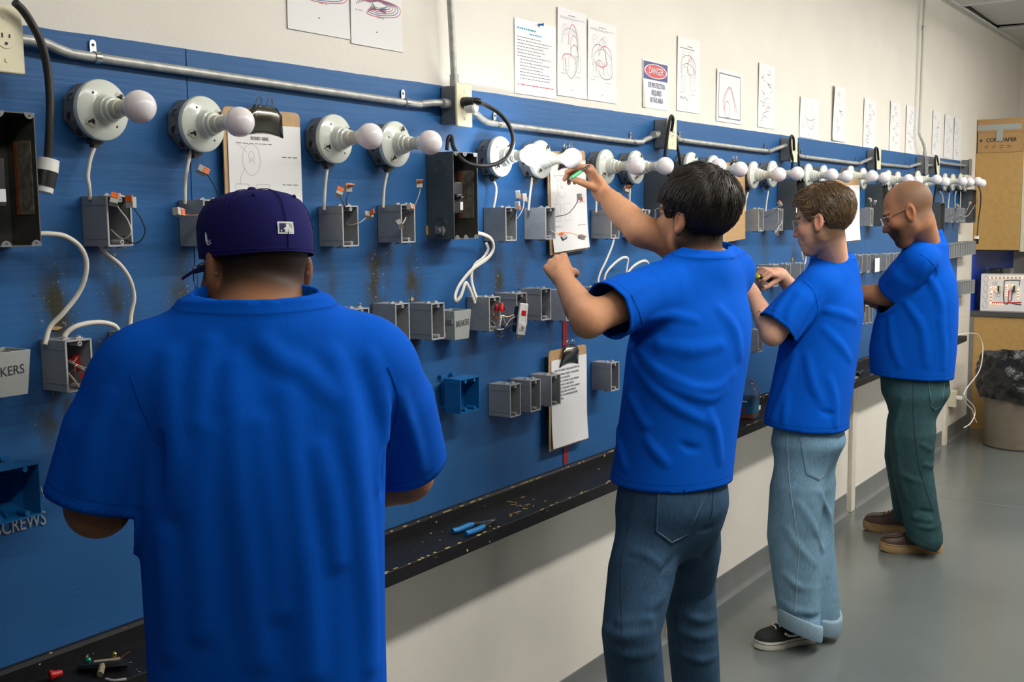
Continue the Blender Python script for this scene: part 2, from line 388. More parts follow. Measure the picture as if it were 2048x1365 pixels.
def panel_sheet(xa, xb):
    nx = max(2, int((xb-xa)/.018)); nz = 66; m_ = MB(); v = []; f = []
    xs = np.linspace(xa+.0012, xb-.0012, nx+1); zs = np.linspace(BBOT-.02, BT, nz+1)
    rg = np.random.RandomState(int(xa*10) % 97+5)
    topj = np.convolve(rg.randn(nx+9), np.ones(9)/9, 'valid')[:nx+1]*.0016
    yy = 0.0*xs+.002
    for j, z in enumerate(zs):
        for i, x in enumerate(xs):
            v.append((x-XS[1], yy[i], (z+topj[i] if j == nz else z)-BBOT))
    w_ = nx+1
    f = [(j*w_+i, j*w_+i+1, (j+1)*w_+i+1, (j+1)*w_+i) for j in range(nz) for i in range(nx)]
    o = len(v); v += [(p[0], YW-.0015, p[2]) for p in v]
    ring = [i for i in range(w_)]+[j*w_+nx for j in range(1, nz+1)]+[nz*w_+i for i in range(nx-1, -1, -1)]+[j*w_ for j in range(nz-1, 0, -1)]
    f += [(ring[(k+1) % len(ring)], ring[k], o+ring[k], o+ring[(k+1) % len(ring)]) for k in range(len(ring))]
    m_.add(v, f); ob = m_.build('plywood_panel', MT['board'], wb, smooth=False)
    P = np.array(v); X = P[:, 0]+XS[1]; Z = P[:, 2]+BBOT; s = np.zeros(len(P))
    for a, b, rx, rz, st in STAINS:
        s = np.maximum(s, st*np.exp(-(((X-a)/rx)**2+((Z-b)/rz)**2)*.8))
    at_ = ob.data.attributes.new('stain', 'FLOAT', 'POINT'); at_.data.foreach_set('value', s.astype(np.float32))
for a, b in zip(XS[:-1], XS[1:]): panel_sheet(a, b)
# red painted marks on the board
for px, y0, y1 in [(1130, 641, 935), (1453, 470, 500)]:
    a = at(px, y0, 0); b = at(px+1.5, y1, 0); zb = max(b[2], BBOT+.05)
    o = MB().box((a[0]-.014-XS[1], -.0005, zb-BBOT), (a[0]+.014-XS[1], .0025, a[2]-BBOT)).build('painted_stripe', MT['redpaint'], wb, smooth=False)
    o['label'] = 'vertical red painted stripe'

# ------------------------------------------------------------------ black ledge
SZ, SW, ST = .81, .163, .037
XE = at(1915, 664, -.1)[0]
lg = thing('tool_ledge', 'black painted wooden ledge along the foot of the blue board', 'shelf', (XS[1], YW, SZ-ST))
sh = MB(); sh.prism([(YW, 0), (SW+YW, 0), (SW+YW, ST), (YW, ST)], X0+2-XS[1], XE-XS[1], lambda u, v, d: (d, -u, v)); sh.build('shelf_board', MT['black'], lg, bevel=.002)
MB().prism([(YW+.001, ST), (YW+.019, ST), (YW+.019, ST+.030), (YW+.012, ST+.036), (YW, ST+.036)], X0+2-XS[1], XE-.35-XS[1], lambda u, v, d: (d, -u, v)).build('back_strip', MT['black'], lg)
rg = random.Random(11); ch = MB()
for k in range(230):                 # chipped spots down to the yellow wood along both arrises
    x = XS[1]+rg.random()**1.6*5.2; 
    if rg.random() < .5: c = (x-XS[1], -SW-YW+rg.uniform(0, .006), ST); s_ = (rg.uniform(.0015, .009), rg.uniform(.001, .003), .0008)
    else: c = (x-XS[1], -YW-.0185+rg.uniform(0, .005), ST+.0335); s_ = (rg.uniform(.002, .012), .0012, .0012)
    ch.obox(c, ((1, 0, 0), (0, 1, 0), (0, 0, 1)), s_)
co = ch.build('paint_chip', mat('bare_wood', (.50, .36, .14), .8), lg, smooth=False); tag(co, kind='stuff')
# ------------------------------------------------------------------ bulb holders
def rot_axis(o, ax):                       # align local -Y (outward) to a slightly drooping axis
    pass
octo = MB()
oc = lambda r: [(r*math.cos(PI/8+PI/4*k), r*math.sin(PI/8+PI/4*k)) for k in range(8)]
octo.prism(oc(.0535), 0, -.039, lambda u, v, d: (u, d, v))
octo_me = octo.mesh('octagon_box', MT['octo'], angle=20)
kn_me = []
for a_ in (PI*1.08, PI*.86, PI*1.30):      # knock-out discs on the near sides
    kn = MB(); c_ = np.array([math.cos(a_)*.0497, -.02, math.sin(a_)*.0497]); kn.cyl(c_, c_*1.018+np.array([0, -.0004, 0]), .0085, n=12); kn_me.append(kn.mesh('knockout', MT['slot']))
cl = MB().box((-.012, -.03, -.062), (.012, -.012, -.048)).box((-.008, -.028, -.068), (.004, -.014, -.062)); cl_me = cl.mesh('cable_clamp', MT['panelin'])
pl = MB()
pl.lathe([(.050, -.002), (.0565, 0), (.0575, .006), (.056, .011), (.050, .0145), (.034, .0175), (.0285, .020), (.0265, .027), (.025, .036), (.0225, .037), (.0215, .046), (.0195, .047), (.0185, .0475)], (0, -.039, 0), (0, -1, 0), 36)
pl_me = pl.mesh('porcelain_base', MT['porc'], angle=30)
PRECESS = mat('porcelain_recess', (.50, .49, .40), .4); sl_me = []; sh_me = []
for sg in (1, -1):                         # keyhole slot recess, plus two screw holes
    sl = MB(); ax_, az_ = sg*.026, sg*.030
    sl.prism([(ax_-.010, az_-.005), (ax_+.006, az_-.009), (ax_+.011, az_-.004), (ax_+.010, az_+.006), (ax_-.006, az_+.009), (ax_-.011, az_+.004)], -.0535, -.0563, lambda u, v, d: (u, d, v), 0)
    sl.tube([(ax_-.007, -.057, az_-.002), (ax_, -.057, az_+.003), (ax_+.006, -.057, az_-.001)], .0022, 6, 1)
    sl.cyl((ax_+.004, -.0545, az_+.005), (ax_+.004, -.0572, az_+.005), .0036, n=8, mi=1)
    sl_me.append(sl.mesh('mounting_slot', [PRECESS, MT['slot']]))
    sh_me.append(MB().cyl((-sg*.030, -.0535, sg*.024), (-sg*.030, -.0560, sg*.024), .0026, n=8).mesh('screw_hole', MT['slot']))
so = MB(); so.lathe([(.0175, .0), (.0178, .006), (.0165, .008), (.0178, .010), (.0165, .0125), (.0170, .0145), (.0145, .016), (.0150, .034), (.0175, .040)], (0, -.084, 0), (0, -1, 0), 24)
so_me = so.mesh('lamp_base', MT['porcs'], angle=30)
bu = MB(); pr = [(.0165, .0)]+[(.0300*math.sin(t), .0325-.0300*math.cos(t)*1.0) for t in np.linspace(R(38), PI-.02, 16)]+[(.0004, .0625)]
bu.lathe(pr, (0, -.122, 0), (0, -1, 0), 28); bu_me = bu.mesh('bulb', MT['bulb'], angle=60)
glow = mat('lit_bulb', (.95, .95, .95), .3, inp={'Emission Color': (.92, .96, 1.0, 1), 'Emission Strength': 42.0})
bl = bu_me.copy(); bl.name = 'bulb_lit'; bl.materials.clear(); bl.materials.append(glow)
LAMPS = [(207, 220), (408, 248), (673, 278.5), (793.5, 288.5), (1004, 313.5), (1085, 319), (1215, 334), (1275, 335), (1385.5, 335), (1430, 340),
         (1510, 350), (1548, 348), (1619.6, 352), (1650, 354), (1704, 354), (1729, 357.6), (1779, 361), (1798, 363), (1838, 360.5), (1855, 365), (1892, 364), (1907.5, 365), (1923.5, 364), (1932, 367)]
LX = []
rl = random.Random(5)
for i, (px, py) in enumerate(LAMPS):
    q = at(px, py, -.052); LX.append((q[0], q[2]))
    lab = 'white porcelain bulb holder, %s from the left end of the board' % ORD[i]
    if i == 4: lab = 'porcelain bulb holder with the only glowing bulb in the row'
    if i == 23: lab = 'white porcelain bulb holder, last at the far end of the board'
    t = thing('bulb_holder', lab, 'lamp', (q[0], -.001, q[2]), 'porcelain bulb holders along the board', (rl.uniform(-.012, .012), 0, rl.uniform(-.012, .012)))
    link(octo_me, 'octagon_box', t); [link(k_, 'knockout', t) for k_ in kn_me]; link(cl_me, 'cable_clamp', t)
    p_ = link(pl_me, 'porcelain_base', t, rot=(0, rl.uniform(-.35, .35), 0)); [link(k_, 'mounting_slot', p_) for k_ in sl_me]; [link(k_, 'screw_hole', p_) for k_ in sh_me]
    link(so_me, 'lamp_base', t); b_ = link(bl if i == 4 else bu_me, 'bulb', t)
    if i == 4: b_['label'] = 'glowing white bulb'

# ------------------------------------------------------------------ grey switch boxes
BXW, BXD, BXH = .054, .075, .094
def make_box(ribs):
    s = MB(); w, d, h, t = BXW, -BXD, BXH/2, .0028
    o = [(0, -h), (w, -h), (w, h), (0, h)]; i = [(t, -h+t), (w-t, -h+t), (w-t, h-t), (t, h-t)]
    v = [(a, 0, b) for a, b in o]+[(a, d, b) for a, b in o]+[(a, d, b) for a, b in i]+[(a, -.004, b) for a, b in i]
    f = [(0, 1, 2, 3)]
    for k in range(4):
        k2 = (k+1) % 4; f += [(k, k2, 4+k2, 4+k), (4+k, 4+k2, 8+k2, 8+k), (8+k, 8+k2, 12+k2, 12+k)]
    f.append((12, 13, 14, 15)); s.add(v, f)
    return s.mesh('box_shell', MT['grey'] if ribs else MT['grey2'], angle=20)
shell = {True: make_box(True), False: make_box(False)}
rib_me = [MB().box((-.0012, -BXD+.001, z), (.0002, -.012, z+.0022)).mesh('side_rib', MT['grey'], smooth=False) for z in (-.033, .030)]
rim = MB()
for a, b in (((-.0006, -BXD-.001, -BXH/2-.0006), (.0028, -BXD+.0015, BXH/2+.0006)), ((BXW-.0028, -BXD-.001, -BXH/2-.0006), (BXW+.0006, -BXD+.0015, BXH/2+.0006)),
             ((0, -BXD-.001, BXH/2-.0022), (BXW, -BXD+.0015, BXH/2+.0006)), ((0, -BXD-.001, -BXH/2-.0006), (BXW, -BXD+.0015, -BXH/2+.0022))): rim.box(a, b)
rim_me = rim.mesh('front_rim', MT['tabs'], smooth=False)
tb = MB(); tb.box((.0, -.0, 0), (.014, .010, .0025)); tb.box((.004, .0, .0025), (.010, .007, .005)); tb_me = tb.mesh('mounting_tab', MT['tabs'], smooth=False)
bs = MB()
bs.cyl((0, 0, 0), (0, .028, 0), .0046, n=10); bs.cyl((0, -.0006, 0), (0, .002, 0), .0018, n=8, mi=1)
bs_me = bs.mesh('screw_boss', [MT['tabs'], MT['slot']])
def switch_box(px, yt, yb, label, group, ribs=True, edge='front', px_dy=0, w=None, tilt=0.0, simple=False, cat='electrical box'):
    ym = (yt+yb)/2
    q = at(px, ym, -BXD if edge == 'front' else 0.0)
    h = abs(at(px, yt, -BXD)[2]-at(px, yb, -BXD)[2])
    t = thing('switch_box', label, cat, (q[0], 0, q[2]), group, (0, tilt, 0))
    link(shell[ribs], 'box_shell', t); link(rim_me, 'front_rim', t)
    if not simple:
        if ribs: [link(r_, 'side_rib', t) for r_ in rib_me]
        for z, sg in ((BXH/2, 1), (-BXH/2-.005, 1)):
            for x in (.012, .034):
                link(tb_me, 'mounting_tab', t, (x, -.052 if x < .02 else -.060, z))
        link(bs_me, 'screw_boss', t, (BXW*.5+.004, -BXD+.0005, BXH/2-.0075)); link(bs_me, 'screw_boss', t, (BXW*.5+.004, -BXD+.0005, -BXH/2+.0075))
    return t
UPPER = [(214.5, 393, 492, True), (408, 401, 492, False), (685, 414, 491.5, True), (802, 411, 484, True), (1011, 416, 481, False), (1091, 417, 477.5, False),
         (1222, 421, 476, True), (1283, 421, 474, True), (1517, 418.5, 462, False), (1556.5, 418.5, 461, False), (1637, 420, 460, True), (1670, 420, 458, True), (1740, 417, 452, False),
         (1858, 418, 447, True), (1902, 416, 446, False), (1914, 416, 446, True), (1927, 416, 446, False)]
UB = {}
for i, (px, a, b, rb) in enumerate(UPPER):
    UB[i] = switch_box(px, a, b, 'grey switch box, %s from the left in the row below the bulbs' % ORD[i], 'upper row of grey switch boxes', rb)
LOWER = [(132.5, 683, 786, True), (269, 666, 764, True), (386, 650, 742, False), (624, 632, 710, True), (708, 620, 697, True), (791, 610, 683.5, False), (863, 608, 681, True),
         (978, 596, 662.5, False), (1033, 589, 652, True), (1082, 580, 640, True), (1132, 582, 642, False), (1189, 576, 634, True), (1229, 568, 624, True),
         (1495, 541, 582, True), (1523.5, 539, 579, False), (1547, 531, 573, True), (1572, 530, 570, True), (1600, 528, 567, False)]
LB = {}
for i, (px, a, b, rb) in enumerate(LOWER):
    LB[i] = switch_box(px, a, b, 'grey switch box, %s from the left in the middle row' % ORD[i], 'middle row of grey switch boxes', rb)
for i, px in enumerate((1717.5, 1734, 1750, 1773, 1787, 1800)):
    switch_box(px, 511-i*1.2, 547-i*1.2, 'far grey switch box, %s from left in the run before the bearded man' % ORD[i], 'middle row of grey switch boxes', i % 2 == 0)
for i in range(11):
    px = 1899+i*4.9
    switch_box(px, 489-i*.75, 517-i*.75, 'tiny far grey switch box, %s from left in the tight row' % ORD[i], 'tight far row of grey switch boxes', i % 2 == 0, simple=True)
for i in range(6):
    px = 1922+i*4.8
    switch_box(px, 564-i*.6, 591-i*.9, 'tiny far grey switch box, %s from left in the lowest short row' % ORD[i], 'lowest far row of grey switch boxes', i % 2 == 0, simple=True)
for i, px in enumerate((1722, 1731, 1739)):
    switch_box(px, 613-i, 650-i, 'low grey switch box, %s from left beside the bearded man\'s elbow' % ORD[i], 'lowest far row of grey switch boxes', False, simple=True)
THIRD = [(834, 815, 871, True), (1020, 771.6, 836, True), (1061, 763, 824.5, True), (1102, 752, 814, False), (1222, 727, 783.6, True), (1516, 661, 705, False)]
for i, (px, a, b, rb) in enumerate(THIRD):
    switch_box(px, a, b, 'grey switch box, %s from the left in the lowest row above the ledge' % ORD[i], 'lowest row of grey switch boxes', rb)

# ------------------------------------------------------------------ wide blue boxes
def blue_box(px_front, yt, yb, w, label, flat=False):
    q = at(px_front, (yt+yb)/2, -.083); h = abs(at(px_front, yt, -.083)[2]-at(px_front, yb, -.083)[2])/2; d = -.083; tk = .003
    t = thing('blue_box', label, 'electrical box', (q[0], 0, q[2]), 'blue plastic boxes')
    s = MB(); ch = .018
    # shell with chamfered back corners: outer profile rings
    def ring(y, x0, x1, z0, z1): return [(x0, y, z0), (x1, y, z0), (x1, y, z1), (x0, y, z1)]
    v = ring(0, ch, w-ch, -h+ch, h-ch)+ring(-.03, 0, w, -h, h)+ring(d, 0, w, -h, h)+ring(d, tk, w-tk, -h+tk, h-tk)+ring(-.03, tk, w-tk, -h+tk, h-tk)+ring(-.004, ch, w-ch, -h+ch, h-ch)
    f = [(0, 1, 2, 3)]
    for a in range(5):
        for k in range(4):
            k2 = (k+1) % 4; f.append((a*4+k, a*4+k2, a*4+4+k2, a*4+4+k))
    f.append((20, 21, 22, 23)); s.add(v, f); s.build('box_shell', MT['blue'], t, angle=20)
    for z in (-h*.72, h*.72): MB().box((-.001, d+.004, z), (.0005, -.012, z+.003)).build('side_rib', MT['blue'], t, smooth=False)
    for x in (w*.28, w*.75):
        for sg in (1, -1):
            m_ = MB().cyl((x, d, sg*(h-.008)), (x, d+.03, sg*(h-.008)), .0048, n=10); m_.build('screw_boss', MT['blue'], t)
    for k in range(3):
        m_ = MB(); x = w*.3+k*.012; m_.tube([(x, -.02, -h+.006), (x+.004, -.04, -h+.012), (x-.002, -.068, -h+.006)], .003, 6); m_.build('cable_clamp', MT['blue'], t)
    for x in (.01, w-.03): MB().box((x, -.012, h), (x+.018, -.002, h+.006)).build('mounting_tab', MT['blue'], t)
    return t
blue_box(921, 760.5, 829, .088, 'bright blue plastic double box below the grey breaker bin')
q = at(83.5, 993, -.083); w_ = .155
bb = blue_box(-38, 949, 1060, q[0]-at(-38, 1000, -.083)[0], 'bright blue plastic wide box at the lower left edge holding screws')

# ------------------------------------------------------------------ breaker enclosures
def enclosure(px_wall, px_front, px_far, yt, yb, label, wall=True, breaker=True, fine=True):
    d = -.088
    qn = at(px_front, (yt+yb)/2, d); qf = at(px_far, (yt+yb)/2, d); zt = at(px_front, yt, d)[2]; zb = at(px_front, yb, d)[2]
    w = qf[0]-qn[0]; h = zt-zb; tk = .0022
    t = thing('breaker_panel', label, 'electrical panel', (qn[0], 0, zb), 'breaker panels on the board')
    v = []; f = [(0, 1, 2, 3)]
    for y, e in ((0, 0), (d, 0), (d, tk), (-.004, tk)): v += [(e, y, e), (w-e, y, e), (w-e, y, h-e), (e, y, h-e)]
    for a in range(3):
        for k in range(4): k2 = (k+1) % 4; f.append((a*4+k, a*4+k2, a*4+4+k2, a*4+4+k))
    f.append((12, 13, 14, 15)); s = MB(); s.add(v, f, 0); s.m[-5:] = [1]*5
    s.build('enclosure', [MT['panel'], MT['panelin']], t, angle=20)
    for zz, sg in ((h, -1), (0, 1)):        # bent ears along the opening
        for x in (.004, w*.5-.012, w-.020):
            m_ = MB(); n_ = 8
            pts = [(x, zz), (x+.020 if x < w*.6 else x+.016, zz)]
            poly = [(x, zz)]+[(x+.010+.010*math.cos(PI-PI*k/n_), zz+sg*.011*math.sin(PI*k/n_)) for k in range(n_+1)]
            m_.prism(poly, d-.0005, d+.0012, lambda u, v, dd: (u, dd, v)); m_.cyl((x+.010, d-.0009, zz+sg*.0055), (x+.010, d+.002, zz+sg*.0055), .0019, n=8, mi=1)
            m_.build('cover_ear', [MT['octo'], MT['slot']], t)
    if fine:
        for zz in (.04, h-.04):
            m_ = MB()
            for r_ in (.014, .019): m_.tube([(-.0006, d*.52+r_*math.cos(a), zz+r_*math.sin(a)) for a in np.linspace(0, 2*PI, 25)], .0007, 4, caps=False)
            m_.build('knockout_ring', MT['panel'], t)
        MB().box((w-.004, d+.012, h*.24), (w-.0023, d+.052, h*.80)).build('rating_label', MT['paperlabel'], t, smooth=False); MB().box((w-.0042, d+.054, h*.24), (w-.0023, d+.062, h*.80)).build('warning_strip', MT['rust'], t, smooth=False)
    if breaker:
        bz = h*.30; b_ = MB().box((w*.16, d*.78, bz), (w*.62, -.010, bz+h*.36)); b_.box((w*.3, d*.78-.006, bz+h*.15), (w*.5, d*.78, bz+h*.22)); b_.box((w*.34, d*.78-.016, bz+h*.165), (w*.46, d*.78-.006, bz+h*.19))
        bo_ = b_.build('breaker', MT['blackp'], t, bevel=.0015)
        MB().box((w*.50, d*.78-.0008, bz+.008), (w*.61, d*.78, bz+h*.13)).build('breaker_label', MT['paper2'], bo_, smooth=False)
        MB().box((w*.20, d*.45, h*.70), (w*.46, -.012, h*.88)).cyl((w*.26, d*.5, h*.74), (w*.26, d*.45, h*.74), .005).cyl((w*.26, d*.5, h*.79), (w*.26, d*.45, h*.79), .005).cyl((w*.26, d*.5, h*.84), (w*.26, d*.45, h*.84), .005).build('terminal_bar', MT['chrome'], t)
        m_ = MB(); m_.tube(spline([(w*.35, d*.6, bz), (w*.42, d*.6, h*.2), (w*.32, d*.5, h*.1), (w*.5, d*.3, h*.08)]), .0017, 6); m_.build('bare_wire', MT['copper'], t)
        m_ = MB(); m_.tube(spline([(w*.25, d*.6, bz), (w*.22, d*.6, h*.2), (w*.36, d*.5, h*.09), (w*.5, d*.3, h*.08)]), .0019, 6); m_.build('neutral_wire', MT['wirew'], t)
    return t
MT['paperlabel'] = mat('speckled_label', (.20, .18, .145), .7, noise=(90, .5)); MT['rust'] = mat('rust_strip', (.30, .07, .02), .7, noise=(80, .3))
PA1 = enclosure(-120, -66, 76, 216, 497, 'dark open breaker panel cut off by the left edge of the picture')
PA2 = enclosure(856, 907, 955.6, 303, 479, 'dark open breaker panel left of the glowing bulb')
enclosure(1300, 1333, 1352, 341, 462, 'dark breaker panel behind the head of the man reaching up', fine=False)
enclosure(1557, 1592, 1609, 357, 460, 'dark breaker panel left of the face of the brown-haired man', fine=False)
enclosure(1733, 1764, 1775, 368, 453, 'dark breaker panel in front of the bald man\'s forehead', fine=False)
enclosure(1862, 1880.5, 1889, 405, 475, 'dark breaker panel right behind the bald man\'s neck', fine=False)
enclosure(1923, 1944, 1952, 379, 446, 'dark breaker panel at the far end of the board', fine=False)
# cable connector fitting on the near side of the second panel
cf = MB(); q = at(880, 462, -.045); cf.cyl((PA2.location.x, -.05, q[2]), (PA2.location.x-.012, -.05, q[2]), .011, n=14); cf.cyl((PA2.location.x-.012, -.05, q[2]), (PA2.location.x-.024, -.05, q[2]), .008, n=10)
cf.cyl((PA2.location.x-.014, -.062, q[2]-.012), (PA2.location.x-.014, -.062, q[2]+.012), .0022, n=8); cf.cyl((PA2.location.x-.014, -.038, q[2]-.012), (PA2.location.x-.014, -.038, q[2]+.012), .0022, n=8)
o = cf.build('cable_fitting', MT['octo']); o.parent = PA2; o.matrix_parent_inverse = Matrix.Translation(PA2.location).inverted(); o['label'] = 'small steel cable fitting'
o = MB().box((at(852, 458, 0)[0], -.0012, at(852, 470, 0)[2]), (at(856, 458, 0)[0], .001, at(852, 452, 0)[2])).build('bare_patch', mat('bare_ply', (.45, .28, .11), .8)); o.parent = wb; o.matrix_parent_inverse = Matrix.Translation(wb.location).inverted()
# bare plywood chips on the board
MBP = bpy.data.materials['bare_ply']
for px, py, sx, sz in [(824, 598, .006, .006), (720, 608, .0035, .002), (110, 657, .012, .004), (1153, 566, .003, .003), (1160, 571, .003, .002), (292, 645, .004, .002), (1020, 661, .006, .002), (1545, 583, .005, .005), (1585, 520, .006, .008)]:
    q = at(px, py, 0); m_ = MB(); n_ = 9; rr = random.Random(px)
    m_.prism([((1+.35*rr.uniform(-1, 1))*sx*math.cos(2*PI*k/n_), (1+.35*rr.uniform(-1, 1))*sz*math.sin(2*PI*k/n_)) for k in range(n_)], .001, -.0007, lambda u, v, d: (q[0]+u-XS[1], d, q[2]+v-BBOT))
    m_.build('bare_patch', MBP, wb, smooth=False)

# ------------------------------------------------------------------ pale bins with handwriting
def text_mesh(body, size, mat_, name='lettering', parent=None, loc=(0, 0, 0), align='CENTER', rot=(PI/2, 0, 0), ext=.0002, xs=1.0, offset=0.0, shear=0.0):
    cu = bpy.data.curves.new('txt', 'FONT'); cu.body = body; cu.size = size; cu.align_x = align; cu.align_y = 'CENTER'; cu.extrude = ext; cu.resolution_u = 3
    cu.offset = offset; cu.shear = shear; cu.space_line = 1.05
    ob = bpy.data.objects.new('txt', cu); COL.objects.link(ob)
    dg = bpy.context.evaluated_depsgraph_get(); me = bpy.data.meshes.new_from_object(ob.evaluated_get(dg)); me.name = name
    bpy.data.objects.remove(ob); bpy.data.curves.remove(cu)
    me.materials.clear(); me.materials.append(mat_)
    me.transform(Matrix.Diagonal((xs, 1, 1, 1)))
    return link(me, name, parent, loc, rot)
INKD = mat('marker_ink', (.03, .03, .035), .7)
def bin_(px_l, px_r, yt, yb, label, txt, depth=.062, strap=True):
    q = at(px_l, yt, -depth); x1 = at(px_r, yt, -depth)[0]; zb = at(px_l, yb, -depth)[2]; w = x1-q[0]; h = q[2]-zb
    t = thing('parts_bin', label, 'bin', (q[0], 0, zb), 'pale grey parts bins'); tk = .003; dw = .007
    v = []
    for z, g in ((0, dw), (h, 0)): v += [(g, -depth+g*.6, z), (w-g, -depth+g*.6, z), (w-g*.3, 0, z), (g*.3, 0, z)]
    v += [(tk, -depth+tk, h), (w-tk, -depth+tk, h), (w-tk, -tk, h), (tk, -tk, h)]+[(dw+tk, -depth+dw+tk, .004), (w-dw-tk, -depth+dw+tk, .004), (w-dw-tk, -tk, .004), (dw+tk, -tk, .004)]
    f = [(3, 2, 1, 0)]
    for a, b in ((0, 4), (4, 8), (8, 12)):
        for k in range(4): k2 = (k+1) % 4; f.append((a+k, a+k2, b+k2, b+k))
    f.append((12, 13, 14, 15)); s = MB(); s.add(v, f); s.build('bin_body', MT['bin'], t, angle=20, bevel=.0008)
    text_mesh(txt, h*.30, INKD, 'lettering', t, (w*.50, -depth+.0014, h*.55), rot=(PI/2+.0042/h, R(-3), 0), xs=w/(h*.30*len(txt)*.72))
    if strap:
        MB().box((-.0035, -depth+.006, h*.55), (.002, -.002, h*.72)).build('latch', MT['octo'], t, bevel=.001)
        MB().box((-.003, -depth*.55, h*.08), (.002, -.006, h*.26)).build('latch', MT['bin'], t, bevel=.001)
    else:
        MB().cyl((w+.001, -.01, h*.72), (w+.004, -.01, h*.72), .005, n=10).build('rivet', MT['bin'], t)
    return t
bin_(908.5, 942.5, 623, 682, 'small pale grey bin lettered BREAKERS hung between grey boxes', 'BREAKERS', .066)
bin_(-70, 62, 714, 808, 'pale grey bin lettered BREAKERS at the left edge', 'BREAKERS', .075, False)
# nail that carries the small bin
q = at(912, 605, -.004); MB().cyl((q[0], 0, q[2]), (q[0], -.012, q[2]-.003), .0016, n=8).build('nail', MT['copper'], wb).matrix_parent_inverse = Matrix.Translation(wb.location).inverted()
# white lettering on the board at lower left
for txt, px, py, hh in (('VE', 93, 980, .028), ('SCREWS', 42, 1049, .028)):
    q = at(px, py, 0); o = text_mesh(txt, hh*1.35, mat('letter_white', (.34, .34, .32), .7) if 'letter_white' not in bpy.data.materials else bpy.data.materials['letter_white'], 'lettering', wb, (q[0]-XS[1], -.0006, q[2]-BBOT), xs=.72)

# ------------------------------------------------------------------ receptacles and conduit
def receptacle(px_l, px_r, yt, yb, label, blank=None, depth=.056, outlet=True):
    d = -depth; q = at(px_l, (yt+yb)/2, d); x1 = at(px_r, (yt+yb)/2, d)[0]
    zt = at(px_l, yt, d)[2]; zb = at(px_l, yb, d)[2]; xm = (q[0]+x1)/2; zm = (zt+zb)/2; w = .0345; h = .0575
    t = thing('outlet_box', label, 'outlet', (xm, 0, zm), 'surface outlet boxes')
    MB().box((-.027, d+.004, -.051), (.027, 0, .051)).build('steel_box', MT['octo'], t, bevel=.003)
    for z in (.03, -.03): MB().cyl((-.0275, d*.55, z), (-.0268, d*.55, z), .009, n=14).build('knockout', MT['octo'], t)
    mp = MT['ivory'] if blank is None else MT['octo']
    MB().box((-w, d-.004, -h), (w, d+.004, h)).build('cover_plate', mp, t, bevel=.003)
    if blank is None and outlet:
        MB().lathe([(.0175, 0), (.0165, .0014)], (0, d-.004, 0), (0, -1, 0), 24).build('outlet_face', MT['ivory'], t)
        MB().box((-.008, d-.0062, .001), (-.0055, d-.005, .009)).build('outlet_slot', MT['slot'], t); MB().box((.0055, d-.0062, .002), (.008, d-.005, .008)).build('outlet_slot', MT['slot'], t); MB().cyl((0, d-.0062, -.008), (0, d-.005, -.008), .0028, n=10).build('outlet_slot', MT['slot'], t)
    for z in (.036, -.036): MB().cyl((0, d-.0055, z), (0, d-.003, z), .0035, n=10).build('plate_screw', mp, t)
    return t
OB = [receptacle(-28, 43, 12, 134, 'cream outlet plate on a steel box in the upper left corner'),
      receptacle(912, 942, 165, 252, 'cream outlet plate with a black plug beside the vertical conduit'),
      receptacle(1335.7, 1351, 236, 297, 'cream outlet plate above the head of the man reaching up'),
      receptacle(1583.5, 1593, 273, 324, 'cream outlet plate above the two bulbs left of the brown-haired man'),
      receptacle(1751, 1763, 296, 339, 'cream outlet plate above the brown-haired man\'s clipboard', outlet=True),
      receptacle(1849, 1857, 313, 348, 'grey blank covered box under the far vertical conduit', blank=1),
      receptacle(1871, 1880, 314, 350, 'cream outlet plate right of the far vertical conduit'),
      receptacle(1936, 1945, 319, 349, 'grey blank covered box at the far end of the board', blank=1)]
def conduit(pts, label, straps=(), r=.0092, couplings=(), m='steel'):
    P = [at(px, py, Y) for px, py, Y in pts]; o0 = P[0]
    t = thing('conduit', label, 'conduit', tuple(o0), 'galvanised conduits'); m_ = MB(); m_.tube([p-o0 for p in spline(P, 6)], r, 14); m_.build('pipe', MT[m], t)
    for px, py in straps:
        a = at(px, py, -.011)-o0; m_ = MB()
        m_.tube([a+np.array([0, y, z]) for y, z in [(.011+.0*0, .013)]+[(-.0112*math.sin(th), .0112*math.cos(th)) for th in np.linspace(.1, PI*1.02, 9)]], .0015, 6, flat=.0075 if False else None) if False else None
        for dx in (0,):
            m_.lathe([(.0114, -.006), (.0114, .006), (.0098, .006), (.0098, -.006), (.0114, -.006)], a, (1, 0, 0), 18, caps=False)
        m_.prism([(-.007, .009), (.007, .009), (.007, .027)]+[(.007*math.cos(k), .027+.007*math.sin(k)) for k in np.linspace(.2, PI-.2, 6)]+[(-.007, .027)], -o0[1]-.0005, -o0[1]-.0022, lambda u, v, d: (a[0]+u, d, a[2]+v))
        m_.cyl((a[0], -o0[1]-.003, a[2]+.024), (a[0], -o0[1], a[2]+.024), .003, n=10, mi=1)
        m_.build('strap', [MT['chrome'], MT['slot']], t)
    for px, py, v in couplings:
        a = at(px, py, pts[0][2])-o0; m_ = MB(); d = np.array([0, 0, 1.0]) if v else np.array([1.0, 0, 0])
        m_.cyl(a-d*.014, a+d*.014, .0125, n=14); m_.build('coupling', MT['steel'], t)
    return t
conduit([(-10, 74, -.028), (45, 79, -.028), (85, 85, -.024), (130, 103, -.014), (185, 114, -.011), (500, 160.5, -.011), (815, 206, -.011), (842, 208, -.012), (868, 206, -.02), (893, 207, -.028)],
        'nearest horizontal galvanised conduit, from the upper left corner outlet', [(193, 115), (812, 205.5)], couplings=[(890, 207, False)])
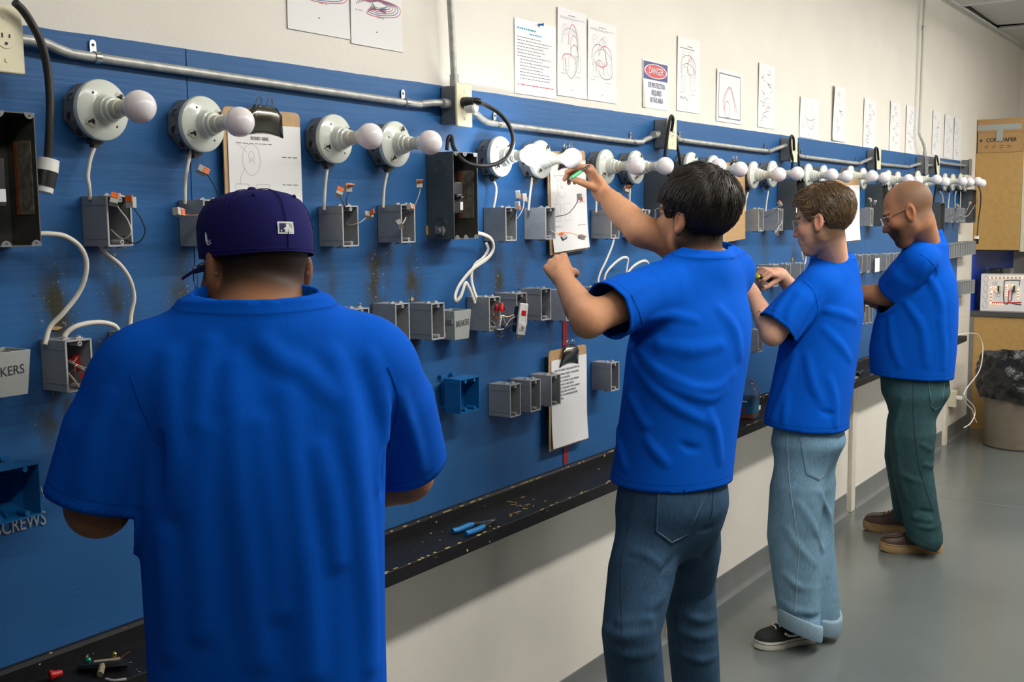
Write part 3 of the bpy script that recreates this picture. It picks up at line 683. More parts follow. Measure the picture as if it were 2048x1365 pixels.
conduit([(925, 212, -.03), (950, 226, -.026), (968, 241, -.014), (993, 248, -.011), (1130, 266, -.011), (1268, 284, -.011), (1290, 280, -.014), (1318, 267, -.028)], 'horizontal galvanised conduit running right from the plugged outlet', [(995, 248), (1266, 283.5)], couplings=[(1310, 270, False)])
conduit([(1343, 262, -.028), (1352, 275, -.02), (1366, 281, -.011), (1450, 292, -.011), (1532, 302, -.011), (1551, 298, -.016), (1572, 291, -.028)], 'horizontal galvanised conduit above the head of the man reaching up', [(1364, 281), (1534, 302)])
conduit([(1589, 303, -.028), (1597, 311, -.016), (1608, 314, -.011), (1660, 320.5, -.011), (1714, 327, -.011), (1726, 324, -.016), (1745, 316, -.028)], 'horizontal galvanised conduit above the brown-haired man', [(1607, 313.5), (1715, 327)])
conduit([(1757, 326, -.028), (1764, 329, -.02), (1785, 331, -.011), (1816, 334, -.011), (1828, 331, -.016), (1844, 327, -.028)], 'short horizontal galvanised conduit above the bald man', [(1816, 334)])
conduit([(1852, 331, -.028), (1866, 331, -.028)], 'shortest galvanised conduit nipple between two far boxes')
conduit([(1876, 324, -.028), (1900, 328, -.028), (1936, 332, -.028)], 'last horizontal galvanised conduit at the far end of the board')
conduit([(897, -40, -.026), (900, 0, -.026), (905, 90, -.026), (909, 175, -.03)], 'vertical galvanised conduit rising from the plugged outlet', couplings=[(908.5, 160, True)])
conduit([(1851, -30, -.012), (1849.5, 0, -.012), (1847, 55, -.012), (1843.5, 150, -.012), (1839.5, 250, -.012), (1839, 268, -.014), (1845, 283, -.024), (1849, 296, -.028), (1850, 318, -.028)], 'far vertical galvanised conduit with a kink near the bottom', couplings=[(1847, 56, True), (1849.5, 308, True)], m='pipepaint')
# ------------------------------------------------------------------ cables
def pth(pts): return [at(px, py, Y) for px, py, Y in pts]
def cable(name, pts, label, group, r=.0033, flat=None, m='cable', n=8, cat='cable', seg=8, ref=(0, 1, 0)):
    P = spline(pth(pts), seg); o0 = P[0]
    t = MB(); t.tube([p-o0 for p in P], r, n, flat=flat, ref=ref); o = t.build(name, MT[m]); o.location = tuple(o0)
    return tag(o, label, cat, group)
G = 'white cables hanging below the bulb holders'
for i, pts in enumerate([
        [(196, 268, -.022), (191, 290, -.022), (181, 318, -.03), (176, 350, -.038), (178, 372, -.04), (180, 398, -.03)],
        [(384, 293, -.022), (380, 310, -.022), (373, 345, -.032), (370, 380, -.034), (370, 408, -.03)],
        [(659, 318, -.022), (655, 335, -.022), (651, 365, -.03), (649, 395, -.032), (648, 420, -.03)],
        [(779, 328, -.022), (775, 343, -.022), (769, 372, -.03), (767, 395, -.032), (766, 415, -.03)],
        [(983, 345, -.022), (985, 357, -.022), (992, 375, -.03), (991, 395, -.035), (986, 420, -.03)],
        [(1066, 347, -.022), (1064, 360, -.022), (1061, 382, -.03), (1059, 400, -.032), (1057, 421, -.03)],
        [(1199, 362, -.022), (1196, 375, -.022), (1193, 400, -.03), (1192, 425, -.03)],
        [(1260, 362, -.022), (1260, 375, -.022), (1259, 400, -.03), (1260, 425, -.03)],
        [(1497, 375, -.022), (1496, 385, -.022), (1492, 400, -.03), (1490, 423, -.03)],
        [(1536, 372, -.022), (1536, 385, -.022), (1533, 405, -.03), (1531, 423, -.03)],
        [(1606, 376, -.022), (1609, 388, -.03), (1613, 400, -.03)],
        [(1718, 378, -.022), (1717, 390, -.022), (1715, 420, -.03)],
        [(1880, 383, -.022), (1885, 392, -.03), (1886, 408, -.03)],
        [(1899, 383, -.022), (1898, 395, -.03), (1896, 418, -.03)],
        [(1912, 383, -.022), (1910, 395, -.03), (1910, 418, -.03)],
        [(1921, 383, -.022), (1921, 395, -.03), (1920, 418, -.03)]]):
    cable('white_cable', pts, 'thin white cable dropping from a bulb holder, %s from the left' % ORD[i], G, r=.0036, n=8)
G = 'flat white cables looped between the boxes'
F = dict(r=.0026, flat=.0055)
cable('white_cable', [(78, 468, -.045), (100, 468, -.05), (130, 473, -.055), (158, 492, -.055), (172, 520, -.055), (170, 555, -.05), (155, 590, -.04), (125, 628, -.03), (100, 655, -.02), (90, 690, -.025)], 'white cable looping from the left breaker panel to the lower box', G, r=.0048, n=10)
cable('white_cable', [(200, 490, -.03), (212, 508, -.03), (240, 530, -.035), (260, 560, -.035), (268, 595, -.03), (262, 630, -.025), (259, 676, -.03)], 'white cable running down from the leftmost upper box', G, r=.0042, n=10)
cable('white_cable', [(127, 688, -.04), (132, 668, -.04), (155, 652, -.045), (195, 645, -.045), (225, 650, -.045), (237, 662, -.04), (243, 674, -.035)], 'short white cable arching between the two leftmost lower boxes', G, r=.0048, n=10)
cable('white_cable', [(945, 468, -.05), (962, 468, -.055), (982, 478, -.055), (987, 497, -.05), (975, 517, -.045), (946, 538, -.04), (922, 566, -.035), (911, 590, -.04), (913, 601, -.045), (922, 592, -.05), (931, 567, -.05), (938, 575, -.05), (944, 590, -.045), (950, 606, -.04)], 'flat white cable knotted in a loop below the middle breaker panel', G, r=.0055, flat=.0028)
cable('white_cable', [(972, 486, -.02), (976, 500, -.02), (965, 518, -.02), (950, 530, -.02), (943, 550, -.02), (946, 575, -.025), (957, 606, -.035)], 'flat white cable running straight behind the knotted loop', G, r=.0055, flat=.0028)
cable('white_cable', [(1229, 470, -.03), (1225, 490, -.03), (1213, 520, -.03), (1200, 548, -.025), (1197, 566, -.025), (1203, 580, -.03)], 'flat white cable slanting down left of the reaching man\'s forearm', G, r=.0046, flat=.0024)
cable('white_cable', [(1208, 578, -.035), (1211, 550, -.04), (1226, 530, -.045), (1245, 516, -.05), (1256, 518, -.05), (1254, 535, -.045), (1249, 575, -.04)], 'flat white cable arched above the lower boxes', G, r=.0046, flat=.0024)
cable('white_cable', [(1250, 575, -.05), (1254, 550, -.05), (1268, 532, -.055), (1288, 522, -.06), (1297, 530, -.055), (1290, 560, -.05)], 'flat white cable arched against the reaching man\'s sleeve', G, r=.0046, flat=.0024)
cable('white_cable', [(1606, 520, -.03), (1604, 505, -.03), (1610, 495, -.035), (1612, 515, -.03), (1609, 530, -.03)], 'small bent white cable under the chin of the brown-haired man', G, r=.004)
# black cords with plugs
G = 'black cords plugged into the outlets'
def cord(pts, label, r=.0058): return cable('black_cord', pts, label, G, r=r, m='rubber', n=10, cat='cord')
cord([(30, 5, -.085), (45, 20, -.08), (62, 45, -.075), (82, 85, -.075), (95, 140, -.07), (100, 200, -.07), (99, 260, -.07), (95, 325, -.065)], 'thick black cord curving down past the upper left conduit', .0072)
cord([(960, 206, -.095), (975, 212, -.10), (1000, 228, -.115), (1020, 255, -.13), (1026, 285, -.14), (1013, 315, -.14), (985, 330, -.13), (950, 331, -.12), (925, 320, -.10), (908, 297, -.07), (903, 275, -.05), (897, 277, -.045), (894, 300, -.045)], 'black cord looping from the wall plug to the middle breaker panel')
cord([(1343, 262, -.07), (1346, 240, -.085), (1343, 232, -.085), (1339, 242, -.08), (1335, 270, -.07), (1331, 300, -.06), (1328, 330, -.05), (1326, 345, -.045)], 'black cord hooked over the outlet above the reaching man')
cord([(1349, 262, -.04), (1353, 285, -.035), (1358, 310, -.035), (1362, 335, -.035)], 'short black cord hanging right of the outlet above the reaching man')
cord([(1588, 300, -.07), (1587, 278, -.085), (1583, 272, -.085), (1580, 283, -.08), (1582, 305, -.07), (1585, 320, -.06), (1583, 350, -.05)], 'black cord hooked over the outlet left of the brown-haired man')
cord([(1595, 285, -.03), (1596, 305, -.03), (1598, 330, -.03), (1598, 350, -.03)], 'short black cord hanging right of the outlet left of the brown-haired man')
cord([(1757, 320, -.07), (1755, 299, -.085), (1751, 296, -.085), (1750, 306, -.08), (1751, 325, -.07), (1752, 350, -.05)], 'black cord hooked over the outlet above the far clipboard')
cord([(1877, 330, -.07), (1874, 314, -.085), (1871, 313, -.085), (1870, 325, -.08), (1872, 345, -.07), (1874, 360, -.06), (1870, 385, -.04), (1867, 408, -.03)], 'black cord hooked over the last cream outlet')
cord([(1956, 372, -.10), (1961, 385, -.08), (1961, 410, -.06), (1957, 440, -.05), (1954, 475, -.05)], 'thin black cord hanging at the far end of the board', .0045)
pgm = thing('power_plug', 'black power plug in the outlet beside the vertical conduit', 'plug', tuple(at(927, 206, -.060)))
a_ = np.array([0, -1.0, 0]); MB().lathe([(.0155, 0), (.0155, .012), (.014, .022), (.0125, .038)], (0, 0, 0), a_, 20).build('plug_body', MT['blackp'], pgm)
MB().lathe([(.0148, 0), (.0148, .026), (.011, .030)], (.003, -.010, -.013), (0, -1, -.06), 16).build('plug_collar', MT['white'], pgm)
MB().tube([(0, -.030, .002), (.004, -.040, .003), (.012, -.044, .001)], .0095, 12).build('strain_relief', MT['blackp'], pgm)
t = thing('power_plug', 'black and white connector hanging at the edge of the left breaker panel', 'plug', tuple(at(92, 350, -.06)), rot=(0, R(14), 0))
MB().lathe([(.008, .030), (.0185, .028), (.0195, .012), (.0195, .006)], (0, 0, 0), (0, 0, 1), 20).build('plug_cap', MT['white'], t)
MB().lathe([(.0190, .006), (.0185, -.022)], (0, 0, 0), (0, 0, 1), 20).build('plug_body', MT['blackp'], t)
MB().lathe([(.0170, -.022), (.0160, -.032)], (0, 0, 0), (0, 0, 1), 20).build('plug_ring', MT['white'], t)
t = thing('power_plug', 'small black plug with a white cap hanging beside the tan cupboard', 'plug', tuple(at(1953, 480, -.05)))
MB().lathe([(.016, .028), (.018, .008)], (0, 0, 0), (0, 0, 1), 14).build('plug_cap', MT['white'], t); MB().lathe([(.017, .008), (.015, -.03)], (0, 0, 0), (0, 0, 1), 14).build('plug_body', MT['blackp'], t)

# ------------------------------------------------------------------ lever connectors on loose wires
lv = MB().box((-.010, -.0075, -.006), (.010, .0075, .006)); lv_me = lv.mesh('connector_body', MT['leverb'])
le_me = [MB().box((.001, k*.0050-.0019, .004), (.0135, k*.0050+.0019, .0075)).mesh('lever', MT['lever']) for k in (-1, 0, 1)]
le2_me = [MB().obox((.004, k*.0050, .0115), ((.34, 0, .94), (0, 1, 0), (-.94, 0, .34)), (.008, .0019, .0014)).mesh('lever', MT['lever']) for k in (-1, 0, 1)]
def lever(pts, label, m='wireb', open_=False, rot=(0, 0, 0), r=.0012):
    P = spline(pth(pts), 8); e = P[-1]
    t = thing('lever_connector', label, 'connector', tuple(e), 'lever connectors on loose wires')
    link(lv_me, 'connector_body', t, rot=rot); [link(l_, 'lever', t, rot=rot) for l_ in (le2_me if open_ else le_me)]
    if len(pts) > 1: m_ = MB(); m_.tube([p-e for p in P], r, 6); m_.build('wire', MT[m], t)
    return t
LV = [([(245, 445, -.03), (250, 478, -.06), (275, 486, -.10), (290, 465, -.11), (283, 440, -.11), (270, 420, -.105), (262, 405, -.10)], 'in front of the leftmost upper box, on a black wire', 'wireb', False, (0, R(-90), R(20))),
      ([(222, 460, -.04), (245, 478, -.09), (262, 465, -.11), (255, 440, -.10), (240, 420, -.09), (228, 401, -.085)], 'at the mouth of the leftmost upper box, on a white wire', 'wirew', False, (R(20), R(-50), R(40))),
      ([(436, 395, -.04), (430, 375, -.05), (418, 355, -.055), (404, 341, -.06)], 'above the cap, left of the first clipboard', 'wireb', False, (R(60), R(30), R(-30))),
      ([(396, 430, -.08), (385, 431, -.085), (372, 430, -.09), (356, 424, -.09)], 'left of the cap in front of the second upper box', 'copper', False, (R(80), R(10), R(20))),
      ([(690, 442, -.03), (698, 435, -.05), (688, 410, -.08), (680, 394, -.085), (678, 386, -.085)], 'on a black wire at upper left of the third upper box', 'wireb', False, (R(30), R(-40), R(30))),
      ([(690, 440, -.03), (700, 425, -.05), (692, 405, -.08), (697, 385, -.085), (696, 375, -.085)], 'with raised levers on a black wire above the third upper box', 'wireb', True, (R(10), R(-90), R(60))),
      ([(690, 446, -.03), (700, 450, -.06), (720, 445, -.085), (737, 431, -.09)], 'right of the third upper box on a white wire', 'wirew', True, (R(50), R(10), R(-30))),
      ([(806, 425, -.04), (815, 420, -.06), (820, 414, -.08)], 'at the mouth of the fourth upper box', 'wirew', False, (R(70), R(10), R(20))),
      ([(806, 445, -.04), (812, 435, -.08), (806, 446, -.095), (799, 449, -.10)], 'hanging in front of the fourth upper box', 'wirew', False, (R(60), R(40), R(30))),
      ([(810, 420, -.04), (826, 415, -.07), (836, 395, -.085), (840, 380, -.09), (838, 368, -.09)], 'with a raised lever on a white wire left of the middle breaker panel', 'wirew', True, (R(20), R(-80), R(30))),
      ([(1014, 455, -.03), (1028, 440, -.07), (1033, 415, -.09), (1036, 389, -.095)], 'first of three above the fifth upper box', 'wireb', False, (R(60), R(80), 0)),
      ([(1014, 432, -.03), (1030, 440, -.07), (1045, 420, -.09), (1049, 395, -.09)], 'second of three above the fifth upper box', 'wirew', False, (R(60), R(80), R(10))),
      ([(1016, 445, -.04), (1028, 430, -.08), (1035, 411, -.10)], 'third and lowest of three above the fifth upper box', 'wireb', False, (R(70), R(85), 0)),
      ([(1094, 439, -.03), (1110, 434, -.06), (1135, 428, -.08), (1150, 412, -.085), (1159, 394, -.09)], 'on a black wire in front of the second clipboard', 'wireb', False, (R(80), R(85), 0)),
      ([(1092, 453, -.03), (1105, 463, -.07), (1118, 471, -.09), (1128, 475, -.095)], 'low on a white wire in front of the second clipboard', 'wirew', True, (R(-30), R(20), R(40))),
      ([(1092, 455, -.03), (1112, 466, -.07), (1140, 466, -.09), (1163, 475, -.095)], 'rightmost low one in front of the second clipboard', 'copper', False, (R(20), R(5), 0)),
      ([(1240, 430, -.03), (1239, 410, -.05), (1238, 391, -.06)], 'left of a pair above the raised forearm', 'wireb', False, (R(40), R(20), R(30))),
      ([(1256, 415, -.03), (1258, 398, -.05), (1252, 380, -.06)], 'right of a pair above the raised forearm, levers raised', 'wirew', True, (R(20), R(-60), R(40))),
      ([(1518, 440, -.04), (1535, 432, -.08), (1550, 418, -.09), (1560, 408, -.09)], 'grey on a black wire right of the tan clipboard back', 'wireb', False, (R(30), R(-40), R(50))),
      ([(1558, 435, -.04), (1563, 445, -.08), (1555, 458, -.085), (1553, 466, -.085)], 'on a white wire under the grey box right of the tan clipboard back', 'wirew', False, (R(60), R(40), 0)),
      ([(1742, 430, -.05), (1742, 412, -.07), (1740, 400, -.08)], 'grey one left of the bald man\'s forehead', 'wirew', False, (R(30), R(50), 0)),
      ([(1742, 420, -.05), (1750, 412, -.07), (1750, 405, -.08)], 'reddish one left of the bald man\'s forehead', 'copper', False, (R(30), R(50), R(40))),
      ([(1910, 425, -.04), (1916, 415, -.07), (1915, 412, -.08)], 'far one above the last grey boxes', 'wirew', False, (R(30), R(50), 0)),
      ([(1928, 435, -.04), (1932, 425, -.085), (1940, 407, -.10)], 'far one at the end of the board', 'wirew', False, (R(30), R(-30), 0)),
      ([(1928, 435, -.04), (1948, 416, -.10), (1957, 400, -.10)], 'farthest one, beside the tan cupboard', 'copper', False, (R(30), R(-30), R(30)))]
for pts, w_, m_, op, rt_ in LV: lever(pts, 'lever connector '+w_, m_, op, rt_)
# red wire nuts
def wire_nut(px, py, Y, ax, label, s=1.0):
    t = thing('wire_nut', label, 'wire nut', tuple(at(px, py, Y)), 'red wire nuts')
    m_ = MB(); m_.lathe([(.0095*s, 0), (.0100*s, .004*s), (.0068*s, .010*s), (.0062*s, .020*s), (.0045*s, .0225*s)], (0, 0, 0), ax, 12); m_.build('cap', MT['red'], t)
    for sg in (-1, 1):
        a, b, d = frame(ax); MB().obox(np.array(d)*.006*s+a*sg*.010*s, (a, b, d), (.0035*s, .0016*s, .0045*s)).build('wing', MT['red'], t)
    return t
wire_nut(1003, 622, -.10, (0, 0, 1), 'red wire nut standing on loose wires before the middle grey box')
wire_nut(995, 622, -.085, (-.2, .1, 1), 'smaller red wire nut just left of the standing red one', .8)
wire_nut(170, 760, -.10, (.5, -.2, .9), 'red wire nut tilted at the mouth of the lower left box', 1.25)
wire_nut(151, 712, -.03, (0, -.4, -.9), 'red wire nut deep inside the lower left box', 1.2)
wn = thing('loose_wiring', 'tangle of white copper and pink wires spilling from the lower left box', 'wires', tuple(at(155, 740, -.06)))
def wires(root, lst, name='wire'):
    o0 = np.array(root.location)
    for pts, m_, r_ in lst:
        t_ = MB(); t_.tube([p-o0 for p in spline(pth(pts), 8)], r_, 6); t_.build(name, MT[m_], root)
wires(wn, [([(136, 721, -.03), (150, 728, -.06), (165, 735, -.09), (182, 738, -.11), (195, 748, -.11), (195, 765, -.10), (180, 775, -.09)], 'wirew', .0015),
           ([(136, 723, -.03), (155, 733, -.06), (170, 742, -.09), (172, 752, -.095)], 'wirew', .0015),
           ([(152, 715, -.035), (156, 712, -.04), (150, 722, -.04), (138, 727, -.03)], 'wirew', .0015),
           ([(136, 745, -.04), (150, 762, -.07), (162, 778, -.09), (170, 772, -.10), (165, 760, -.10)], 'wirew', .0014),
           ([(136, 750, -.04), (155, 770, -.07), (165, 780, -.09), (172, 782, -.09)], 'copper', .0010),
           ([(137, 748, -.04), (148, 740, -.07), (152, 752, -.08), (150, 735, -.08), (155, 730, -.08)], 'copper', .0009),
           ([(160, 790, -.08), (163, 796, -.09), (172, 803, -.10)], 'copper', .0012),
           ([(150, 780, -.07), (160, 795, -.09), (185, 798, -.10), (205, 795, -.10)], 'wireb', .0008),
           ([(186, 738, -.10), (192, 710, -.10), (202, 700, -.10), (213, 710, -.10), (208, 735, -.10), (202, 752, -.10), (210, 760, -.10), (220, 764, -.10)], 'wirer', .0013),
           ([(172, 770, -.09), (190, 765, -.10), (198, 750, -.10), (190, 740, -.10)], 'wireb', .0012)])
wn = thing('loose_wiring', 'tangle of copper white and black wires in front of the middle grey box', 'wires', tuple(at(1000, 640, -.06)))
wires(wn, [([(980, 615, -.03), (988, 622, -.05), (995, 640, -.08), (985, 625, -.07), (980, 612, -.04)], 'copper', .0010),
           ([(980, 640, -.04), (992, 648, -.08), (1000, 638, -.10), (1003, 630, -.10)], 'wirew', .0014),
           ([(980, 645, -.04), (985, 658, -.07), (998, 652, -.10), (1004, 632, -.10)], 'wirew', .0014),
           ([(980, 650, -.04), (995, 660, -.08), (1008, 658, -.09)], 'wirew', .0014),
           ([(1006, 632, -.10), (1010, 645, -.10), (1015, 650, -.10)], 'wirew', .0012),
           ([(1004, 631, -.10), (1015, 634, -.11), (1028, 630, -.115)], 'copper', .0010),
           ([(982, 640, -.04), (990, 660, -.08), (995, 672, -.10), (1008, 672, -.11), (1015, 655, -.115), (1030, 646, -.115)], 'wireb', .0014),
           ([(985, 650, -.06), (1000, 668, -.10), (1005, 662, -.10)], 'wireb', .0014),
           ([(1010, 655, -.10), (1020, 640, -.11), (1030, 634, -.115)], 'wirew', .0010)])
wn = thing('loose_wiring', 'thin wires crossing the last grey boxes at the board end', 'wires', tuple(at(1925, 430, -.06)))
wires(wn, [([(1900, 432, -.08), (1912, 425, -.09), (1908, 412, -.09)], 'wireb', .0013), ([(1918, 430, -.08), (1935, 432, -.09), (1950, 410, -.09)], 'wirew', .0016), ([(1905, 440, -.08), (1925, 432, -.09), (1940, 420, -.09)], 'wireb', .0013), ([(1918, 437, -.08), (1924, 445, -.09), (1930, 449, -.09)], 'wirew', .0013)])
wn = thing('loose_wiring', 'thin wires at the mouth of the box behind the raised forearm', 'wires', tuple(at(1290, 440, -.06)))
wires(wn, [([(1284, 442, -.04), (1292, 440, -.07), (1298, 428, -.09), (1300, 420, -.09)], 'wirew', .0014), ([(1284, 438, -.04), (1292, 445, -.07), (1300, 436, -.09)], 'wireb', .0013)])
# white switch with a red pilot, hanging on its wires
q = at(1044, 638, -.118); sw = thing('pilot_switch', 'white switch with red pilot light hanging on wires in front of grey boxes', 'switch', tuple(q), rot=(0, R(8), R(-28)))
MB().box((-.012, .004, -.040), (.014, .030, .034)).build('switch_back', MT['blackp'], sw, bevel=.002)
MB().prism([(-.0125, -.046), (.0125, -.046), (.014, -.02), (.0125, .044), (-.0125, .044), (-.014, .01)], .004, -.006, lambda u, v, d: (u, d, v)).build('switch_face', MT['white'], sw, bevel=.002)
MB().prism([(-.007, .040), (.007, .040), (.010, .052), (0, .058), (-.010, .052)], .004, .0025, lambda u, v, d: (u, d, v)).build('mounting_strap', MT['chrome'], sw)
MB().prism([(-.007, -.060), (.007, -.060), (.006, -.046), (-.006, -.046)], .004, .0025, lambda u, v, d: (u, d, v)).build('mounting_strap', MT['chrome'], sw)
MB().box((-.007, -.0085, .010), (.007, -.005, .024)).build('pilot_light', MT['red'], sw, bevel=.001)
MB().box((-.008, -.008, -.034), (.008, -.005, -.010)).box((-.003, -.016, -.024), (.005, -.008, -.016)).build('toggle', MT['white'], sw, bevel=.001)
MB().cyl((0, .003, -.052), (0, -.002, -.052), .003, n=8).build('screw', MT['chrome'], sw)
for z in (-.02, .004): MB().box((-.013, .006, z), (-.0125, .026, z+.003)).build('brass_band', MT['copper'], sw, smooth=False)
# ------------------------------------------------------------------ papers pinned on the wall
def squiggle(m_, pts, r, z, mi):              # flat pen stroke on a sheet: ribbon in the sheet's own u, v
    P = [np.array(p, float) for p in spline([(a, b, 0) for a, b in pts], 5)]; v = []; f = []
    for i, p in enumerate(P):
        d = P[min(i+1, len(P)-1)]-P[max(i-1, 0)]; d = d/(np.linalg.norm(d)+1e-9); n_ = np.array([-d[1], d[0], 0])*r
        v += [(p[0]+n_[0], p[1]+n_[1], z), (p[0]-n_[0], p[1]-n_[1], z)]
    f = [(2*i, 2*i+1, 2*i+3, 2*i+2) for i in range(len(P)-1)]
    m_.append((v, f, mi))
def paper(px_l, px_r, yt, yb, label, marks, mat_='paper', Y=YW, curl=.004, lift=0.0, name='paper_sheet', group='papers pinned on the wall', cat='paper', yr=None):
    a = at(px_l, yt, Y); b = at(px_l, yb, Y); c = at(px_r, (yt+yb)/2 if yr is None else yr, Y)
    w, h = c[0]-a[0], a[2]-b[2]
    t = thing(name, label, cat, (a[0], Y, b[2]), group)
    def surf(u, v, off=0.0):
        e = (1-u)**3*curl*(.3+v)+max(0, .25-v)**2*curl*6+lift*(1-v)
        return (u*w, -.0008-e-off, v*h)
    m_ = MB(); m_.sheet(lambda u, v: surf(u, v, .0003), 8, 8, th=lambda u, v: surf(u, v, 0)); m_.build('sheet', MT[mat_], t, angle=60)
    st = []; marks(st, w, h)
    byname = {}
    for v, f, mi in st:
        g = byname.setdefault(mi, MB()); g.add([surf(p[0]/w, p[1]/h, .0007) for p in v], f)
    for mi, g in byname.items(): o = g.build('printing', MT[mi], t, smooth=False)
    return t, surf, w, h
def line(st, x0, x1, y, r, mi): squiggle(st, [(x0, y), ((x0+x1)/2, y), (x1, y)], r, 0, mi)
def words(st, x0, x1, y, r, mi, rg):          # a printed line too small to read: words as dashes
    x = x0
    while x < x1:
        l = rg.uniform(.006, .018); l = min(l, x1-x); squiggle(st, [(x, y), (x+l*.5, y), (x+l, y)], r, 0, mi); x += l+.0035
def circ(st, x, y, rx, ry, r, mi, a0=0, a1=2*PI, n=14):
    squiggle(st, [(x+rx*math.cos(a), y+ry*math.sin(a)) for a in np.linspace(a0, a1, n)], r, 0, mi)
def rect(st, x0, y0, x1, y1, r, mi):
    for p, q in (((x0, y0), (x1, y0)), ((x1, y0), (x1, y1)), ((x1, y1), (x0, y1)), ((x0, y1), (x0, y0))): squiggle(st, [p, ((p[0]+q[0])/2, (p[1]+q[1])/2), q], r, 0, mi)
def diagram(seed, arcs=5, red=True, blue=False, top=True, note=True):
    def f(st, w, h):
        rg = random.Random(seed)
        if top: words(st, w*.38, w*.62, h*.93, .0012, 'ink', rg); words(st, w*.08, w*.92, h*.90, .0009, 'inkl', rg); words(st, w*.08, w*.7, h*.885, .0009, 'inkl', rg)
        for sx in (.25, .58): circ(st, w*sx, h*.76, .016, .016, .0005, 'inkl'); squiggle(st, [(w*sx-.008, h*.755), (w*sx, h*.775), (w*sx+.008, h*.755)], .0005, 0, 'inkl')
        for k in range(arcs):
            x0, x1 = w*rg.uniform(.10, .45), w*rg.uniform(.55, .92); y0 = h*rg.uniform(.35, .6); dy = h*rg.uniform(.05, .25)*rg.choice((1, 1, -1))
            col = 'ink' if k % 3 == 0 else ('inkr' if (k % 3 == 1 and red) else ('inkb' if blue else 'inkl'))
            squiggle(st, [(x0, y0), (x0+.1*(x1-x0), y0+dy*.7), ((x0+x1)/2, y0+dy), (x1-.1*(x1-x0), y0+dy*.6), (x1, y0-dy*.2)], .0010, 0, col)
        for sx in (.2, .6): rect(st, w*sx, h*.30, w*(sx+.18), h*.48, .0005, 'inkl'); squiggle(st, [(w*(sx+.06), h*.45), (w*(sx+.09), h*.40), (w*(sx+.12), h*.34)], .0006, 0, 'inkl')
        words(st, w*.12, w*.28, h*.26, .0010, 'inkl', rg); words(st, w*.6, w*.78, h*.24, .0010, 'inkl', rg)
        if note: words(st, w*.48, w*.52, h*.08, .0012, 'inkl', rg)
    return f
def scrawl(seed, n=9, red=False):
    def f(st, w, h):
        rg = random.Random(seed)
        for k in range(n):
            x, y = w*rg.uniform(.25, .75), h*(.9-.8*k/n)
            squiggle(st, [(x+rg.uniform(-.3, .3)*w*.5, y-j*h*.022+rg.uniform(-.004, .004)) for j in range(5)], .0011, 0, 'inkr' if red and k % 3 == 1 else ('inkl' if k % 2 else 'ink'))
    return f
def big_coil(st, w, h):
    rg = random.Random(1)
    for k, c in enumerate(('inkr', 'inkb', 'ink', 'inkr', 'inkb', 'ink')):
        s_ = 1-.11*k
        squiggle(st, [(w*(.5-.40*s_), h*(.55+.02*k)), (w*(.5-.30*s_), h*(.60+.05*s_)), (w*.55, h*(.64+.05*s_)), (w*(.5+.44*s_), h*(.60+.04*s_)), (w*(.5+.40*s_), h*(.50+.02*k)), (w*.5, h*(.44+.025*k)), (w*(.5-.20*s_), h*(.47+.03*k)), (w*.5, h*(.54)), (w*.68, h*(.50+.02*k))], .0009, 0, c)
    words(st, w*.08, w*.22, h*.48, .0012, 'inkl', rg); words(st, w*.5, w*.65, h*.43, .0012, 'inkl', rg); words(st, w*.48, w*.51, h*.22, .0014, 'ink', rg)
paper(569, 697, -95, 56, 'printed sheet with a coloured wiring sketch, first from the left at the top', big_coil, yr=-20)
paper(697, 803, -60, 86, 'printed sheet with red and blue looping lines, second from the left at the top', big_coil, yr=20)
def rules(st, w, h):
    rg = random.Random(4); y = h*.80
    words(st, w*.06, w*.5, h*.875, .0028, 'inkt', rg); words(st, w*.35, w*.65, h*.82, .0022, 'inkt', rg)
    for k in range(14):
        y = h*(.76-.042*k); words(st, w*(.06 if k < 7 else .12), w*rg.uniform(.6, .93), y, .0010, 'ink', rg)
    words(st, w*.06, w*.93, h*.13, .0014, 'inkr', rg)
paper(1027, 1112, 34, 186, 'glossy sheet protector with printed rules, hung by a blue pin', rules, 'sleeve', curl=.002)
paper(1112, 1173, 12, 190, 'tall sheet with a pencilled wiring diagram next to the glossy sheet', diagram(2, 6))
paper(1173, 1232, 37, 199, 'sheet with red arrows right of the tall pencilled sheet', diagram(9, 8))
q = at(1076, 50, YW); t = thing('push_pin', 'blue push pin holding the glossy sheet', 'pin', tuple(q))
MB().lathe([(.0035, 0), (.0045, .002), (.0028, .004), (.003, .012), (.0055, .013), (.005, .016)], (0, -.002, 0), (.5, -1, .05), 12).build('pin_head', MT['pin'], t)
def hair(st, w, h):
    diagram(21, 6, top=False, note=False)(st, w, h); words(st, w*.45, w*.68, h*.885, .0016, 'ink', random.Random(3)); line(st, w*.1, w*.75, h*.85, .0012, 'ink')
    squiggle(st, [(w*.12, h*.20), (w*.18, h*.17), (w*.2, h*.20), (w*.3, h*.17), (w*.33, h*.20), (w*.45, h*.16), (w*.5, h*.155)], .0014, 0, 'ink')
paper(1353, 1399, 70, 221, 'narrow sheet with a looping pencil drawing right of the danger sign', hair)
def boxed(st, w, h):
    rect(st, w*.08, h*.08, w*.92, h*.92, .0022, 'ink')
    for s_ in (1, .8): squiggle(st, [(w*(.5-.22*s_), h*.2), (w*(.5-.24*s_), h*.45), (w*.5, h*(.55+.15*s_)), (w*(.5+.16*s_), h*.5), (w*(.5+.3*s_), h*.22)], .0013, 0, 'ink' if s_ == 1 else 'inkr')
    circ(st, w*.42, h*.25, w*.10, h*.16, .0012, 'ink')
paper(1432, 1484, 136, 242, 'sheet with a drawing in a black frame, above the tan clipboard', boxed)
paper(1516, 1549, 124, 254, 'narrow sheet with red pencil marks, fifth right of the danger sign' if False else 'tall narrow sheet with red pencil marks right of the framed drawing', scrawl(5, 10, True))
paper(1599, 1637, 192, 274, 'short sheet with a small black block at its foot', diagram(33, 2, top=False))
